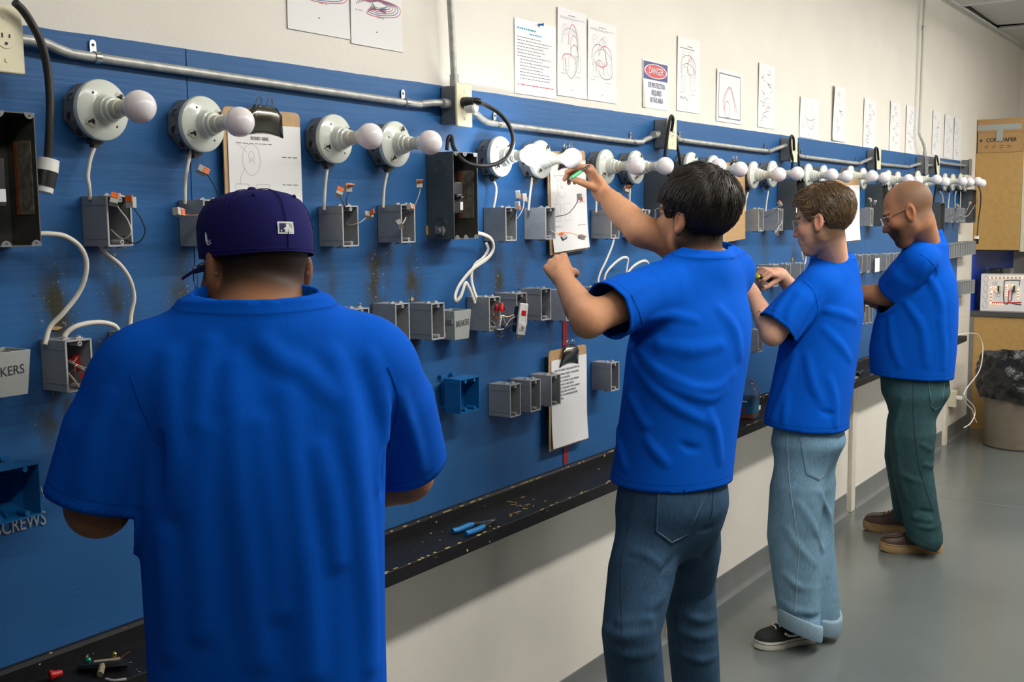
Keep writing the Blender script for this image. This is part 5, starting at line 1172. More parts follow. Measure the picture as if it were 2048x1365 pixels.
def sparse_mesh(fn, lo, hi, h, levels=3, slack=1.2):
    lo = np.asarray(lo, float); hi = np.asarray(hi, float); H = h*2**levels
    n = np.ceil((hi-lo)/H).astype(int)
    g = np.stack(np.meshgrid(*[np.arange(k) for k in n], indexing='ij'), -1).reshape(-1, 3).astype(np.int64)
    s = H
    for lv in range(levels+1):
        c = (lo+(g+.5)*s).astype(f32); d = np.concatenate([fn(c[i:i+400000]) for i in range(0, len(c), 400000)])
        g = g[np.abs(d) < s*.87*slack]
        if lv < levels:
            off = np.array([(i, j, k) for i in (0, 1) for j in (0, 1) for k in (0, 1)]); g = (g[:, None]*2+off).reshape(-1, 3); s /= 2
    B = 1 << 20
    key = lambda a: (a[..., 0]*B+a[..., 1])*B+a[..., 2]
    corner = np.array([(i, j, k) for i in (0, 1) for j in (0, 1) for k in (0, 1)])
    ck = key(g[:, None]+corner); uq, inv = np.unique(ck.ravel(), return_inverse=True)
    ijk = np.stack([uq//(B*B), (uq//B) % B, uq % B], 1); cp = (lo+ijk*h).astype(f32)
    D = np.concatenate([fn(cp[i:i+400000]) for i in range(0, len(cp), 400000)]).astype(np.float64); dc = D[inv].reshape(-1, 8)
    act = (dc.min(1) < 0) & (dc.max(1) >= 0); g = g[act]; dc = dc[act]
    E = [(0, 1), (2, 3), (4, 5), (6, 7), (0, 2), (1, 3), (4, 6), (5, 7), (0, 4), (1, 5), (2, 6), (3, 7)]
    acc = np.zeros((len(g), 3)); cnt = np.zeros(len(g))
    for a, b in E:
        da, db = dc[:, a], dc[:, b]; m = (da < 0) != (db < 0); t = np.where(m, da/np.where(m, da-db, 1), 0)
        acc += m[:, None]*(corner[a]+t[:, None]*(corner[b]-corner[a])); cnt += m
    V = lo+(g+acc/cnt[:, None])*h
    gk = key(g); o = np.argsort(gk); sk = gk[o]
    def find(q):
        i = np.clip(np.searchsorted(sk, q), 0, len(sk)-1); return np.where(sk[i] == q, o[i], -1)
    Q = []
    for ax, (ca, cb) in enumerate(((0, 4), (0, 2), (0, 1))):
        m = (dc[:, 0] < 0) != (dc[:, cb] < 0); gi = g[m]; flip = dc[m, 0] < 0
        a1, a2 = [(1, 2), (2, 0), (0, 1)][ax]; e1 = np.zeros(3, int); e1[a1] = 1; e2 = np.zeros(3, int); e2[a2] = 1
        q = np.stack([find(key(gi)), find(key(gi-e1)), find(key(gi-e1-e2)), find(key(gi-e2))], 1)
        ok = (q >= 0).all(1); q = q[ok]; fl = flip[ok]; q[~fl] = q[~fl][:, ::-1]; Q.append(q)
    return V, np.concatenate(Q)
def grad(fn, P, e=.003):
    P = P.astype(f32); G = np.zeros_like(P)
    for i in range(3):
        d = np.zeros(3, f32); d[i] = e; G[:, i] = fn(P+d)-fn(P-d)
    return G/(np.linalg.norm(G, axis=1, keepdims=True)+1e-9)
def np_mesh(name, V, Q, m, parent=None, smooth=True, col=None, attrs=None):
    me = bpy.data.meshes.new(name); Q = np.asarray(Q, np.int32); k = Q.shape[1]
    me.vertices.add(len(V)); me.vertices.foreach_set('co', np.asarray(V, f32).ravel())
    me.loops.add(Q.size); me.loops.foreach_set('vertex_index', Q.ravel()); me.polygons.add(len(Q))
    me.polygons.foreach_set('loop_start', np.arange(0, Q.size, k, dtype=np.int32))
    me.polygons.foreach_set('use_smooth', np.ones(len(Q), bool) if smooth else np.zeros(len(Q), bool))
    me.materials.append(m); me.update(calc_edges=True)
    if col is not None:
        a = me.color_attributes.new('Col', 'FLOAT_COLOR', 'POINT'); c4 = np.ones((len(V), 4), f32); c4[:, :3] = col; a.data.foreach_set('color', c4.ravel())
    for n_, v_ in (attrs or {}).items():
        a = me.attributes.new(n_, 'FLOAT', 'POINT'); a.data.foreach_set('value', np.asarray(v_, f32))
    o = bpy.data.objects.new(name, me); COL.objects.link(o)
    if parent is not None: o.parent = parent; o.matrix_parent_inverse = Matrix.Translation(parent.location).inverted()
    return o
def cloth(fn, cut, lo, hi, h, rim=.004, back=.02, levels=3):
    """open garment surface: drop what lies past the cut field, snap the border onto it and turn a hem inwards"""
    V, Q = sparse_mesh(fn, lo, hi, h, levels); c = cut(V.astype(f32))
    keep = (c[Q] < 0).all(1); Q = Q[keep]; used = np.unique(Q); mp = -np.ones(len(V), int); mp[used] = np.arange(len(used)); V = V[used]; Q = mp[Q]
    e = np.concatenate([Q[:, [i, (i+1) % 4]] for i in range(4)]); es = np.sort(e, 1); k = es[:, 0]*len(V)+es[:, 1]
    u, ix, ct = np.unique(k, return_index=True, return_counts=True); be = e[ix[ct == 1]]
    bv = np.unique(be); P = V[bv]
    for _ in range(2):
        g = grad(cut, P); P = P-g*cut(P.astype(f32))[:, None]
        n_ = grad(fn, P); P = P-n_*fn(P.astype(f32))[:, None]
    V[bv] = P; n_ = grad(fn, P); g = grad(cut, P)
    r1 = P-n_*rim; r2 = r1-g*back; o1 = len(V); o2 = o1+len(bv); ids = {int(b): i for i, b in enumerate(bv)}
    V = np.concatenate([V, r1, r2])
    A = np.array([(ids[int(a)], ids[int(b)]) for a, b in be])
    F1 = np.stack([be[:, 1], be[:, 0], o1+A[:, 0], o1+A[:, 1]], 1); F2 = np.stack([o1+A[:, 1], o1+A[:, 0], o2+A[:, 0], o2+A[:, 1]], 1)
    return V, np.concatenate([Q, F1, F2])
def march(fn, px, py, t0=.9, t1=7.5):       # first hit of a photo sight line on a surface
    d = ray(px, py); d = d/np.linalg.norm(d); t = t0
    for _ in range(140):
        p = CAMP+d*t; s = float(fn(p[None].astype(f32))[0])
        if s < .0008: return p
        t += max(s*.7, .0008)
        if t > t1: return None
    return CAMP+d*t
def fold_field(base, folds):
    """soft ridges / creases lying on the garment: (list of surface points, radius, height sign)"""
    fs = []
    for pts, r, hgt in folds:
        P = [march(base, x, y) for x, y in pts]; P = [p for p in P if p is not None]
        if len(P) < 2: continue
        P = spline(P, 3) if len(P) > 2 else P
        P = np.array(P); n_ = grad(base, P); r = r*.8; sn = np.sin(PI*(np.arange(len(P))+.5)/len(P)); hh = abs(hgt)*1.25*(1.7*sn-.7); rr = r*(.5+.5*sn)
        C = P-n_*(rr-hh)[:, None] if hgt > 0 else P+n_*(rr-hh)[:, None]
        fs.append((chain(C, rr), hgt > 0, r))
    def f(P):
        d = base(P)
        for g, pos, r in fs:
            d = smin(d, g(P), f32(r*2.0)) if pos else smax(d, -g(P), f32(r*1.8))
        return d
    return f
def noise3(P, sc, seed=0):                  # cheap smooth pseudo noise from sines
    rs = np.random.RandomState(seed); out = 0
    for k in range(5):
        w = rs.randn(3)*sc; out = out+np.sin(P @ w.astype(f32)+f32(rs.rand()*6.28))
    return out/5
def head_frame(yaw, pitch=0, roll=0):       # rows: left, forward, up
    y = R(yaw); p = R(pitch); r = R(roll)
    fw = np.array([math.cos(y)*math.cos(p), math.sin(y)*math.cos(p), -math.sin(p)]); l0 = np.array([-math.sin(y), math.cos(y), 0]); u0 = np.cross(fw, l0)
    u0 = u0 if u0[2] > 0 else -u0
    l = l0*math.cos(r)+u0*math.sin(r); u = u0*math.cos(r)-l0*math.sin(r)
    return np.stack([l, fw, u])
def head_field(neck_to=None, jaw=1.0, nose=1.0):
    I = []
    I.append((ell((0, -.012, .045), (.0765, .099, .088)), 0))
    I.append((ell((0, .034, -.012), (.066, .062, .088)), .03))
    for s in (-1, 1):
        I.append((rcone((s*.052, .004, -.052), (s*.018, .066, -.090), .023*jaw, .019*jaw), .03))
        I.append((ell((s*.038, .066, -.018), (.024, .022, .022)), .025))
    I.append((rcone((-.010, .070, -.093), (.010, .070, -.093), .021*jaw, .021*jaw), .02))
    I.append((rcone((-.034, .083, .028), (.034, .083, .028), .0125, .0125), .022))
    I.append((ell((0, .088, -.055), (.028, .016, .022)), .02))
    base = union(I)
    nz = union([(rcone((0, .090, .020), (0, .1165*nose, -.026), .0075, .0115), 0), (ell((.0125, .104, -.029), (.0085, .010, .008)), .008), (ell((-.0125, .104, -.029), (.0085, .010, .008)), .008)])
    lips = union([(ell((0, .0985, -.0515), (.022, .0095, .0055)), 0), (ell((0, .0975, -.0615), (.019, .0095, .0060)), .002)])
    def ear(s):
        a = R(14); Rm = np.array([[math.cos(R(20)), s*math.sin(R(20)), 0], [-s*math.sin(R(20)), math.cos(R(20)), 0], [0, 0, 1]])
        Rt = np.array([[1, 0, 0], [0, math.cos(a), math.sin(a)], [0, -math.sin(a), math.cos(a)]])
        Rm = Rt @ Rm; c = (s*.081, -.007, .002)
        out = ell(c, (.0085, .020, .033), Rm); rim_ = ell(c, (.0120, .0195, .0325), Rm); hol = ell((c[0]+s*.009, c[1]+.004, c[2]+.002), (.0085, .0125, .023), Rm); lobe = ell((s*.079, .002, -.026), (.007, .009, .010))
        def f(P): return smin(smax(smin(out(P), rim_(P), f32(.004)), -hol(P), f32(.004)), lobe(P), f32(.008))
        return f
    eL, eR = ear(1), ear(-1)
    sock = [ell((s*.033, .101, .010), (.017, .017, .011)) for s in (-1, 1)]
    ball = [ell((s*.032, .0745, .009), (.0135, .0135, .0135)) for s in (-1, 1)]
    lid = [ell((s*.032, .0750, .0125), (.0155, .0145, .0095)) for s in (-1, 1)]
    def f(P):
        d = base(P)
        for g in sock: d = smax(d, -g(P), f32(.012))
        for g in ball: d = smin(d, g(P), f32(.003))
        for g in lid: d = smin(d, g(P), f32(.003))
        d = smin(d, nz(P), f32(.014)); d = smin(d, lips(P), f32(.006))
        d = smax(d, -rcone((-.021, .109, -.0565), (.021, .109, -.0565), .0022, .0022)(P), f32(.003))
        d = smin(d, eL(P), f32(.010)); d = smin(d, eR(P), f32(.010))
        return d
    return f
def hand_field(O, Rm, side, curls, thumb=(35, 20, 20), spread=(8, 2, -4, -11), s=1.0, tflat=0.0, bends=None):
    """Rm rows: across (towards thumb), along fingers, back of hand. curls per finger: (mcp, pip, dip) degrees towards the palm"""
    Rm = np.asarray(Rm, float); O = np.asarray(O, float)
    W = lambda p: O+s*(p[0]*Rm[0]+p[1]*Rm[1]+p[2]*Rm[2])
    it = [(rcone(W((0.004, -.01, 0)), W((.004, .03, 0)), .023*s, .026*s), 0)]
    base = [(.030, .088, 0), (.010, .092, .002), (-.010, .089, .001), (-.028, .080, -.002)]
    ln = [(.043, .026, .021), (.047, .030, .022), (.043, .028, .022), (.034, .021, .019)]
    rad = [(.0098, .0088, .0080, .0068), (.0100, .0090, .0082, .0070), (.0096, .0086, .0078, .0066), (.0084, .0076, .0069, .0058)]
    for b in base: it.append((rcone(W((b[0]*.55, .012, .001)), W((b[0], b[1]-.006, b[2])), .0165*s, .0115*s), .012*s))
    fing = []; tips = []
    for i in range(4):
        a = R(spread[i]); d0 = np.array([math.sin(a), math.cos(a), 0]); p = np.array(base[i]); tot = 0; P = [W(p)]
        for L, c in zip(ln[i], curls[i]):
            tot += R(c); d = np.array([d0[0]*math.cos(tot), d0[1]*math.cos(tot), -math.sin(tot)]); p = p+d*L; P.append(W(p))
        fing.append(chain(P, [r*s for r in rad[i]])); tips.append(P[-1])
    a, b, c = (R(t) for t in thumb)        # out angle, towards palm, bend
    p = np.array([.022, .020, -.006]); d = np.array([math.sin(a)*math.cos(b), math.cos(a)*math.cos(b), -math.sin(b)]); P = [W(p)]
    for L, k in zip((.042, .034, .026), (0, .5, 1)):
        dd = d-np.array([1, 0, .35])*math.sin(c)*k*.8; dd /= np.linalg.norm(dd); p = p+dd*L; P.append(W(p))
    th = chain(P, [.0145*s, .0115*s, .0105*s, .0080*s]); tips.append(P[-1])
    palm = union(it)
    def f(P_):
        d = palm(P_); d = smin(d, th(P_), f32(.012*s))
        for g in fing: d = smin(d, g(P_), f32(.005*s))
        return d
    return near(f, W((0, .08, -.01)), .26*s), tips
# ------------------------------------------------------------------ people: materials
def cloth_mat(name, col, wr=.9, weave=900, wrinkle=.35, denim=False):
    m = bpy.data.materials.new(name); m.use_nodes = True; nt = m.node_tree; N = nt.nodes; L = nt.links; b = N['Principled BSDF']
    b.inputs['Roughness'].default_value = wr; b.inputs['Specular IOR Level'].default_value = .08
    b.inputs['Sheen Weight'].default_value = 0.0; b.inputs['Sheen Roughness'].default_value = .5
    tc = N.new('ShaderNodeTexCoord')
    def nz(sc, det, st=(1, 1, 1)):
        mp = N.new('ShaderNodeMapping'); mp.inputs['Scale'].default_value = st; L.new(tc.outputs['Object'], mp.inputs['Vector'])
        n_ = N.new('ShaderNodeTexNoise'); n_.inputs['Scale'].default_value = sc; n_.inputs['Detail'].default_value = det; L.new(mp.outputs['Vector'], n_.inputs['Vector']); return n_.outputs['Fac']
    def rng(s, a, b_, c, d):
        r_ = N.new('ShaderNodeMapRange'); L.new(s, r_.inputs[0])
        for i, q in enumerate((a, b_, c, d)): r_.inputs[1+i].default_value = q
        return r_.outputs[0]
    def mul(a, c):
        x = N.new('ShaderNodeMath'); x.operation = 'MULTIPLY'; L.new(a, x.inputs[0])
        if isinstance(c, float): x.inputs[1].default_value = c
        else: L.new(c, x.inputs[1])
        return x.outputs[0]
    v = rng(nz(5, 4), .3, .7, .93, 1.07)
    if denim:
        v = mul(v, rng(nz(260, 3, (1, 1, .12)), .25, .75, .78, 1.22)); v = mul(v, rng(nz(9, 5, (1, 1, .6)), .3, .7, .85, 1.2))
    else: v = mul(v, rng(nz(700, 2), .3, .7, .93, 1.07))
    at_ = N.new('ShaderNodeAttribute'); at_.attribute_name = 'cut'
    ad = N.new('ShaderNodeMath'); ad.operation = 'ADD'; L.new(at_.outputs['Fac'], ad.inputs[0]); ad.inputs[1].default_value = .021 if not denim else .03
    ab = N.new('ShaderNodeMath'); ab.operation = 'ABSOLUTE'; L.new(ad.outputs[0], ab.inputs[0])
    line_ = rng(ab.outputs[0], .0008, .0024, .72, 1.0); v = mul(v, line_)
    sc = N.new('ShaderNodeVectorMath'); sc.operation = 'SCALE'; L.new(v, sc.inputs['Scale'])
    ca = N.new('ShaderNodeAttribute'); ca.attribute_name = 'Col'
    mm = N.new('ShaderNodeVectorMath'); mm.operation = 'MULTIPLY'; mm.inputs[0].default_value = col; L.new(ca.outputs['Color'], mm.inputs[1]); L.new(mm.outputs[0], sc.inputs[0]); L.new(sc.outputs[0], b.inputs['Base Color'])
    bp = N.new('ShaderNodeBump'); bp.inputs['Strength'].default_value = wrinkle; bp.inputs['Distance'].default_value = .006
    L.new(nz(13, 3, (1, 1, .45)), bp.inputs['Height'])
    bp2 = N.new('ShaderNodeBump'); bp2.inputs['Strength'].default_value = .25; bp2.inputs['Distance'].default_value = .0012; L.new(nz(weave, 2, (1, 1, .4) if denim else (1, 1, 1)), bp2.inputs['Height']); L.new(bp.outputs['Normal'], bp2.inputs['Normal'])
    L.new(bp2.outputs['Normal'], b.inputs['Normal']); return m
MT['shirt'] = cloth_mat('royal_blue_jersey', (.0, .075, .46))
MT['denim1'] = cloth_mat('dark_denim', (.026, .058, .105), .85, 500, .5, True)
MT['denim2'] = cloth_mat('light_denim', (.115, .205, .285), .85, 500, .4, True)
MT['denim3'] = cloth_mat('green_blue_denim', (.030, .070, .078), .85, 500, .5, True)
def skin_mat(name, rough=.58):
    return mat(name, (.5, .3, .2), rough, attr='Col', noise=(70, .05), bump=(420, .12), bdist=.0008, inp={'Subsurface Weight': .12, 'Subsurface Radius': (.008, .003, .0015), 'Specular IOR Level': .2})
MT['skin'] = skin_mat('skin')
def hair_mat(name, col): return mat(name, col, .42, noise=(60, .25), stretch=(1, 1, 1), inp={'Specular IOR Level': .5})
MT['hair_black'] = hair_mat('black_hair', (.010, .008, .006)); MT['hair_brown'] = hair_mat('brown_hair', (.060, .034, .015)); MT['lock_black'] = hair_mat('black_hair_lock', (.020, .014, .011)); MT['lock_brown'] = hair_mat('brown_hair_lock', (.115, .068, .032))
MT['thread'] = mat('pale_thread', (.22, .27, .30), .8); MT['threaddark'] = mat('dark_thread', (.015, .03, .05), .8)

def limb(S, E, W, k=1.0, elbow=True):
    S, E, W = (np.asarray(p, float) for p in (S, E, W)); M1 = S+(E-S)*.45; M2 = E+(W-E)*.30; M3 = E+(W-E)*.7
    return [(chain([S, M1, E], [.044*k, .047*k, .041*k]), .02), (chain([E, M2, M3, W], [.040*k, .045*k, .035*k, .027*k]), .03)]
def hframe(W, along, back, side):           # rows across(thumb), along, back
    a = np.asarray(along, float); a /= np.linalg.norm(a); b = np.asarray(back, float); b -= a*(a @ b); b /= np.linalg.norm(b); x = np.cross(a, b)*side
    return np.stack([x, a, b])
def face_colour(V, O, Rm, s, tone, lip, beard=None, brow=(.03, .02, .015), scalp=None, flush=.25):
    q = ((V-O) @ np.asarray(Rm).T)/s; c = np.tile(np.asarray(tone, float), (len(V), 1)); nzv = noise3(V.astype(f32), 60, 2)[:, None]; c *= 1+.06*nzv
    near = (np.linalg.norm(q-np.array([0, 0, -.0]), axis=1) < .19)
    def blend(mask, colr): return c*(1-mask[:, None])+np.asarray(colr)*mask[:, None]
    g = lambda ctr, r: np.exp(-(((q-np.array(ctr))/np.array(r))**2).sum(1))*near
    fl = np.maximum.reduce([g((0, .115, -.026), (.016, .02, .016)), g((.05, .07, -.02), (.02, .03, .02)), g((-.05, .07, -.02), (.02, .03, .02)), g((.085, -.005, 0), (.02, .025, .035)), g((-.085, -.005, 0), (.02, .025, .035))])
    c = blend(fl*flush, np.asarray(tone)*np.array([1.25, .72, .62]))
    lp = ((np.abs(q[:, 0]) < .024) & (np.abs(q[:, 2]+.0565) < .0125) & (q[:, 1] > .088)).astype(float); c = blend(lp*.8, lip)
    ml = ((np.abs(q[:, 0]) < .024) & (np.abs(q[:, 2]+.0565) < .0026) & (q[:, 1] > .088)).astype(float); c = blend(ml*.7, np.asarray(lip)*.3)
    for sg in (-1, 1):
        ey = g((sg*.032, .088, .009), (.012, .012, .0048)); c = blend(np.clip(ey*1.6, 0, 1)*.75, (.07, .05, .045))
        bx_ = q[:, 0]*sg; bm = ((bx_ > .012) & (bx_ < .055) & (np.abs(q[:, 2]-(.030-.12*np.maximum(bx_-.035, 0)+.05*(bx_-.012))) < .0052) & (q[:, 1] > .055)).astype(float); c = blend(bm*.75, brow)
    if beard is not None: c = blend(np.clip(beard(q), 0, 1)*near, (.020, .014, .011))
    if scalp is not None: m_, col_ = scalp(q); c = blend(np.clip(m_, 0, 1)*near, col_)
    return c
def person_body(root, items, head, hO, hR, hs, colour, lo, hi, h):
    neckhead = near(local(head, hO, hR, hs), hO, .25); body = union(items)
    def f(P): return smin(body(P), neckhead(P), f32(.022))
    V, Q = sparse_mesh(f, lo, hi, h); return np_mesh('body', V, Q, MT['skin'], root, col=colour(V)), f
def shirt(root, base, tor, sl, hem, neckc, lo, hi, h, folds, neckr=.13, tint=None):
    """base: union field; tor: torso field; sl: list of (sleeve field, cut point, direction); hem(P) > 0 below the hem"""
    ff = fold_field(base, folds)
    nc, nu = neckc
    def cut(P):
        c = hem(P)
        for sf, c0, d in sl:
            c = np.maximum(c, np.minimum((P-V3(c0)) @ V3(d), (tor(P)-sf(P))*1.0))
        dn = P-V3(nc); c = np.maximum(c, np.minimum(dn @ V3(nu), f32(.26)-np.sqrt((dn**2).sum(1))))
        return c
    def fc(P):                                 # ribbed collar stands a little proud
        dn = P-V3(nc); t = dn @ V3(nu); w_ = np.clip((t+.024)/.003, 0, 1)*(np.sqrt((dn**2).sum(1)) < neckr)
        return ff(P)-f32(.0022)*w_
    V, Q = cloth(fc, cut, lo, hi, h); c = cut(V.astype(f32))
    col = np.ones((len(V), 3))
    o = np_mesh('t_shirt', V, Q, MT['shirt'], root, attrs={'cut': c}, col=col); o['label'] = 'plain royal blue T-shirt'
    return o, fc, cut
def seam(root, fn, pts, r, m, name='seam', off=0.0, n=6):
    P = [march(fn, x, y) for x, y in pts]; P = [p for p in P if p is not None]
    if len(P) < 2: return
    P = np.array(spline(P, n)); 
    for _ in range(2): P = P-grad(fn, P)*fn(P.astype(f32))[:, None]
    P = P+grad(fn, P)*off; o0 = np.array(root.location) if root.parent is None else np.zeros(3)
    t = MB(); t.tube(P, r, 5); o = t.build(name, m); o.parent = root
    ca = o.data.color_attributes.new('Col', 'FLOAT_COLOR', 'POINT'); ca.data.foreach_set('color', np.full(len(o.data.vertices)*4, .8, f32))
    o.matrix_parent_inverse = Matrix.Translation(root.location).inverted() if root.parent is None else Matrix.Translation(root.parent.location).inverted() if False else Matrix()
    return o
def pocket(jo, fn, quad, bottom=None, m=None, thick=.0035, name='back_pocket', n=10):
    """patch sewn on the surface: photo quad corners tl, tr, br, bl with an optional point at the bottom"""
    tl, tr, br, bl = [np.array(p, float) for p in quad]; V = []
    for j in range(n+1):
        v = j/n; a = tl*(1-v)+bl*v; b = tr*(1-v)+br*v
        for i in range(n+1):
            u = i/n; p = a*(1-u)+b*u
            if bottom is not None: p = p+(np.array(bottom, float)-(bl+br)/2)*v**3*(1-abs(2*u-1))
            V.append(p)
    P = [march(fn, x, y) for x, y in V]
    if any(p is None for p in P): return None
    P = np.array(P); 
    for _ in range(2): P = P-grad(fn, P)*fn(P.astype(f32))[:, None]
    N_ = grad(fn, P, .01); w_ = n+1; A = P+N_*thick; m_ = MB()
    f = [(j*w_+i, j*w_+i+1, (j+1)*w_+i+1, (j+1)*w_+i) for j in range(n) for i in range(n)]
    ring = [i for i in range(w_)]+[j*w_+n for j in range(1, n+1)]+[n*w_+i for i in range(n-1, -1, -1)]+[j*w_ for j in range(n-1, 0, -1)]
    v = np.concatenate([A, P-N_*.002]); f += [(ring[(k+1) % len(ring)], ring[k], len(A)+ring[k], len(A)+ring[(k+1) % len(ring)]) for k in range(len(ring))]
    m_.add(v, f); o = m_.build(name, m, jo, angle=70); ca = o.data.color_attributes.new('Col', 'FLOAT_COLOR', 'POINT'); ca.data.foreach_set('color', np.full(len(o.data.vertices)*4, 1.08, f32))
    at_ = o.data.attributes.new('cut', 'FLOAT', 'POINT'); at_.data.foreach_set('value', np.full(len(o.data.vertices), -1.0, f32))
    cen = A.mean(0)
    inner = [r_ for r_ in ring]; loop = [A[r_]*.94+cen*.06+N_[r_]*.0006 for r_ in inner]; t = MB(); t.tube(loop+[loop[0]], .0009, 4); s_ = t.build('stitching', MT['thread'], o)
    return o
def parent_raw(o, p, root):                    # world-space mesh under a part of a person
    o.parent = p; o.matrix_parent_inverse = (Matrix.Translation(root.location)).inverted() if p is root else Matrix.Translation(Vector((0, 0, 0)))
def strands(root, name, O, Rm, s, P0, flow, seg, step, r, m, seed, lift=.0015, surf=None, jitter=.25, free=0.0):
    """hair locks: thin tapering tubes laid along the flow field over the scalp, all grown at once"""
    rs = np.random.RandomState(seed); q = np.asarray(P0, float); n = len(q); Rm = np.asarray(Rm, float); kk = 3
    jt = rs.randn(n, 3)*jitter; w_ = rs.uniform(.7, 1.3, n); up = rs.uniform(.2, 1.6, n); lens = rs.uniform(.6, 1.25, n); pts = []
    for k in range(seg+1):
        pts.append(q.copy()); f_ = flow(q)+jt*.5; n_ = grad(surf, q).astype(float); f_ = f_-n_*(f_*n_).sum(1, keepdims=True); f_ /= np.linalg.norm(f_, axis=1, keepdims=True)+1e-9
        q = q+f_*step*lens[:, None]; n_ = grad(surf, q).astype(float); sd = surf(q.astype(f32)); q = q+n_*(lift*up*(1+free*(k/seg)**2)-sd)[:, None]
    W = np.stack(pts, 1)*s @ Rm+O                                  # n, seg+1, 3
    d = np.gradient(W, axis=1); d /= np.linalg.norm(d, axis=2, keepdims=True)+1e-9
    ref = np.array([.3, .2, .93]); a = np.cross(d, ref); a /= np.linalg.norm(a, axis=2, keepdims=True)+1e-9; b = np.cross(d, a)
    rr = r*w_[:, None]*(1-.85*(np.arange(seg+1)/seg)**1.5)[None]; V = []
    for j in range(kk): t = 2*PI*j/kk; V.append(W+a*(math.cos(t)*rr)[..., None]+b*(math.sin(t)*rr)[..., None])
    V = np.stack(V, 2).reshape(-1, 3); base = np.arange(n)[:, None, None]*(seg+1)*kk+np.arange(seg)[None, :, None]*kk; j = np.arange(kk)[None, None]; j2 = (j+1) % kk
    F = np.stack([base+j, base+j2, base+kk+j2, base+kk+j], -1).reshape(-1, 4)
    o = np_mesh(name, V, F, m, root); tag(o, kind='stuff'); return o
def scalp_points(n, seed, region, surf):
    rs = np.random.RandomState(seed); d = rs.randn(n*6, 3); d /= np.linalg.norm(d, axis=1, keepdims=True); P = np.array([0, -.010, .035])+d*np.array([.082, .105, .095])
    for _ in range(4): P = P-grad(surf, P)*surf(P.astype(f32))[:, None]
    return P[region(P)][:n]
def specs(root, O, Rm, s, temple, lens_h=.040, frame_m=None, tint=None):
    """safety glasses: wrap lens, brow bar, two temples"""
    W = lambda p: np.asarray(O)+s*(np.asarray(p, float) @ np.asarray(Rm))
    par = thing('x', 'x', 'x'); bpy.data.objects.remove(par)
    g = bpy.data.objects.new('safety_glasses', None); COL.objects.link(g); g.parent = root; g.matrix_parent_inverse = Matrix.Translation(root.location).inverted()
    def lens(u, v, off): a = (u-.5)*2; x = .071*math.sin(a*1.22)/math.sin(1.22); y = .048+.066*math.cos(a*1.05); zt = .027-.006*a*a; zb = -.016+.016*abs(a)**3-.006*(1-abs(a)) + .010*math.exp(-(a/.12)**2); z = zb+(zt-zb)*v; return W((x*(1+off), y+off*.1, z))
    m_ = MB(); m_.sheet(lambda u, v: lens(u, v, .012), 26, 6, th=lambda u, v: lens(u, v, 0)); m_.build('lens', MT['lens'], g, angle=70)
    m_ = MB(); m_.tube([lens(u, 1.0, .008) for u in np.linspace(0, 1, 27)], .0014*s, 6); m_.build('brow_bar', frame_m, g)
    m_ = MB(); m_.tube([lens(u, 0.0, .008) for u in np.linspace(0, 1, 27)], .0007*s, 5); m_.build('lens_edge', frame_m, g)
    for sg in (-1, 1):
        m_ = MB(); m_.tube([W(p) for p in spline([(sg*.0715, .062, .020), (sg*.0765, .045, .021), (sg*.081, .01, .022), (sg*.084, -.006, .020), (sg*.083, -.020, .008), (sg*.081, -.027, -.004)], 5)], .0021*s, 7, flat=.0032*s, ref=Rm[0]); m_.build('temple', temple, g)
    return g

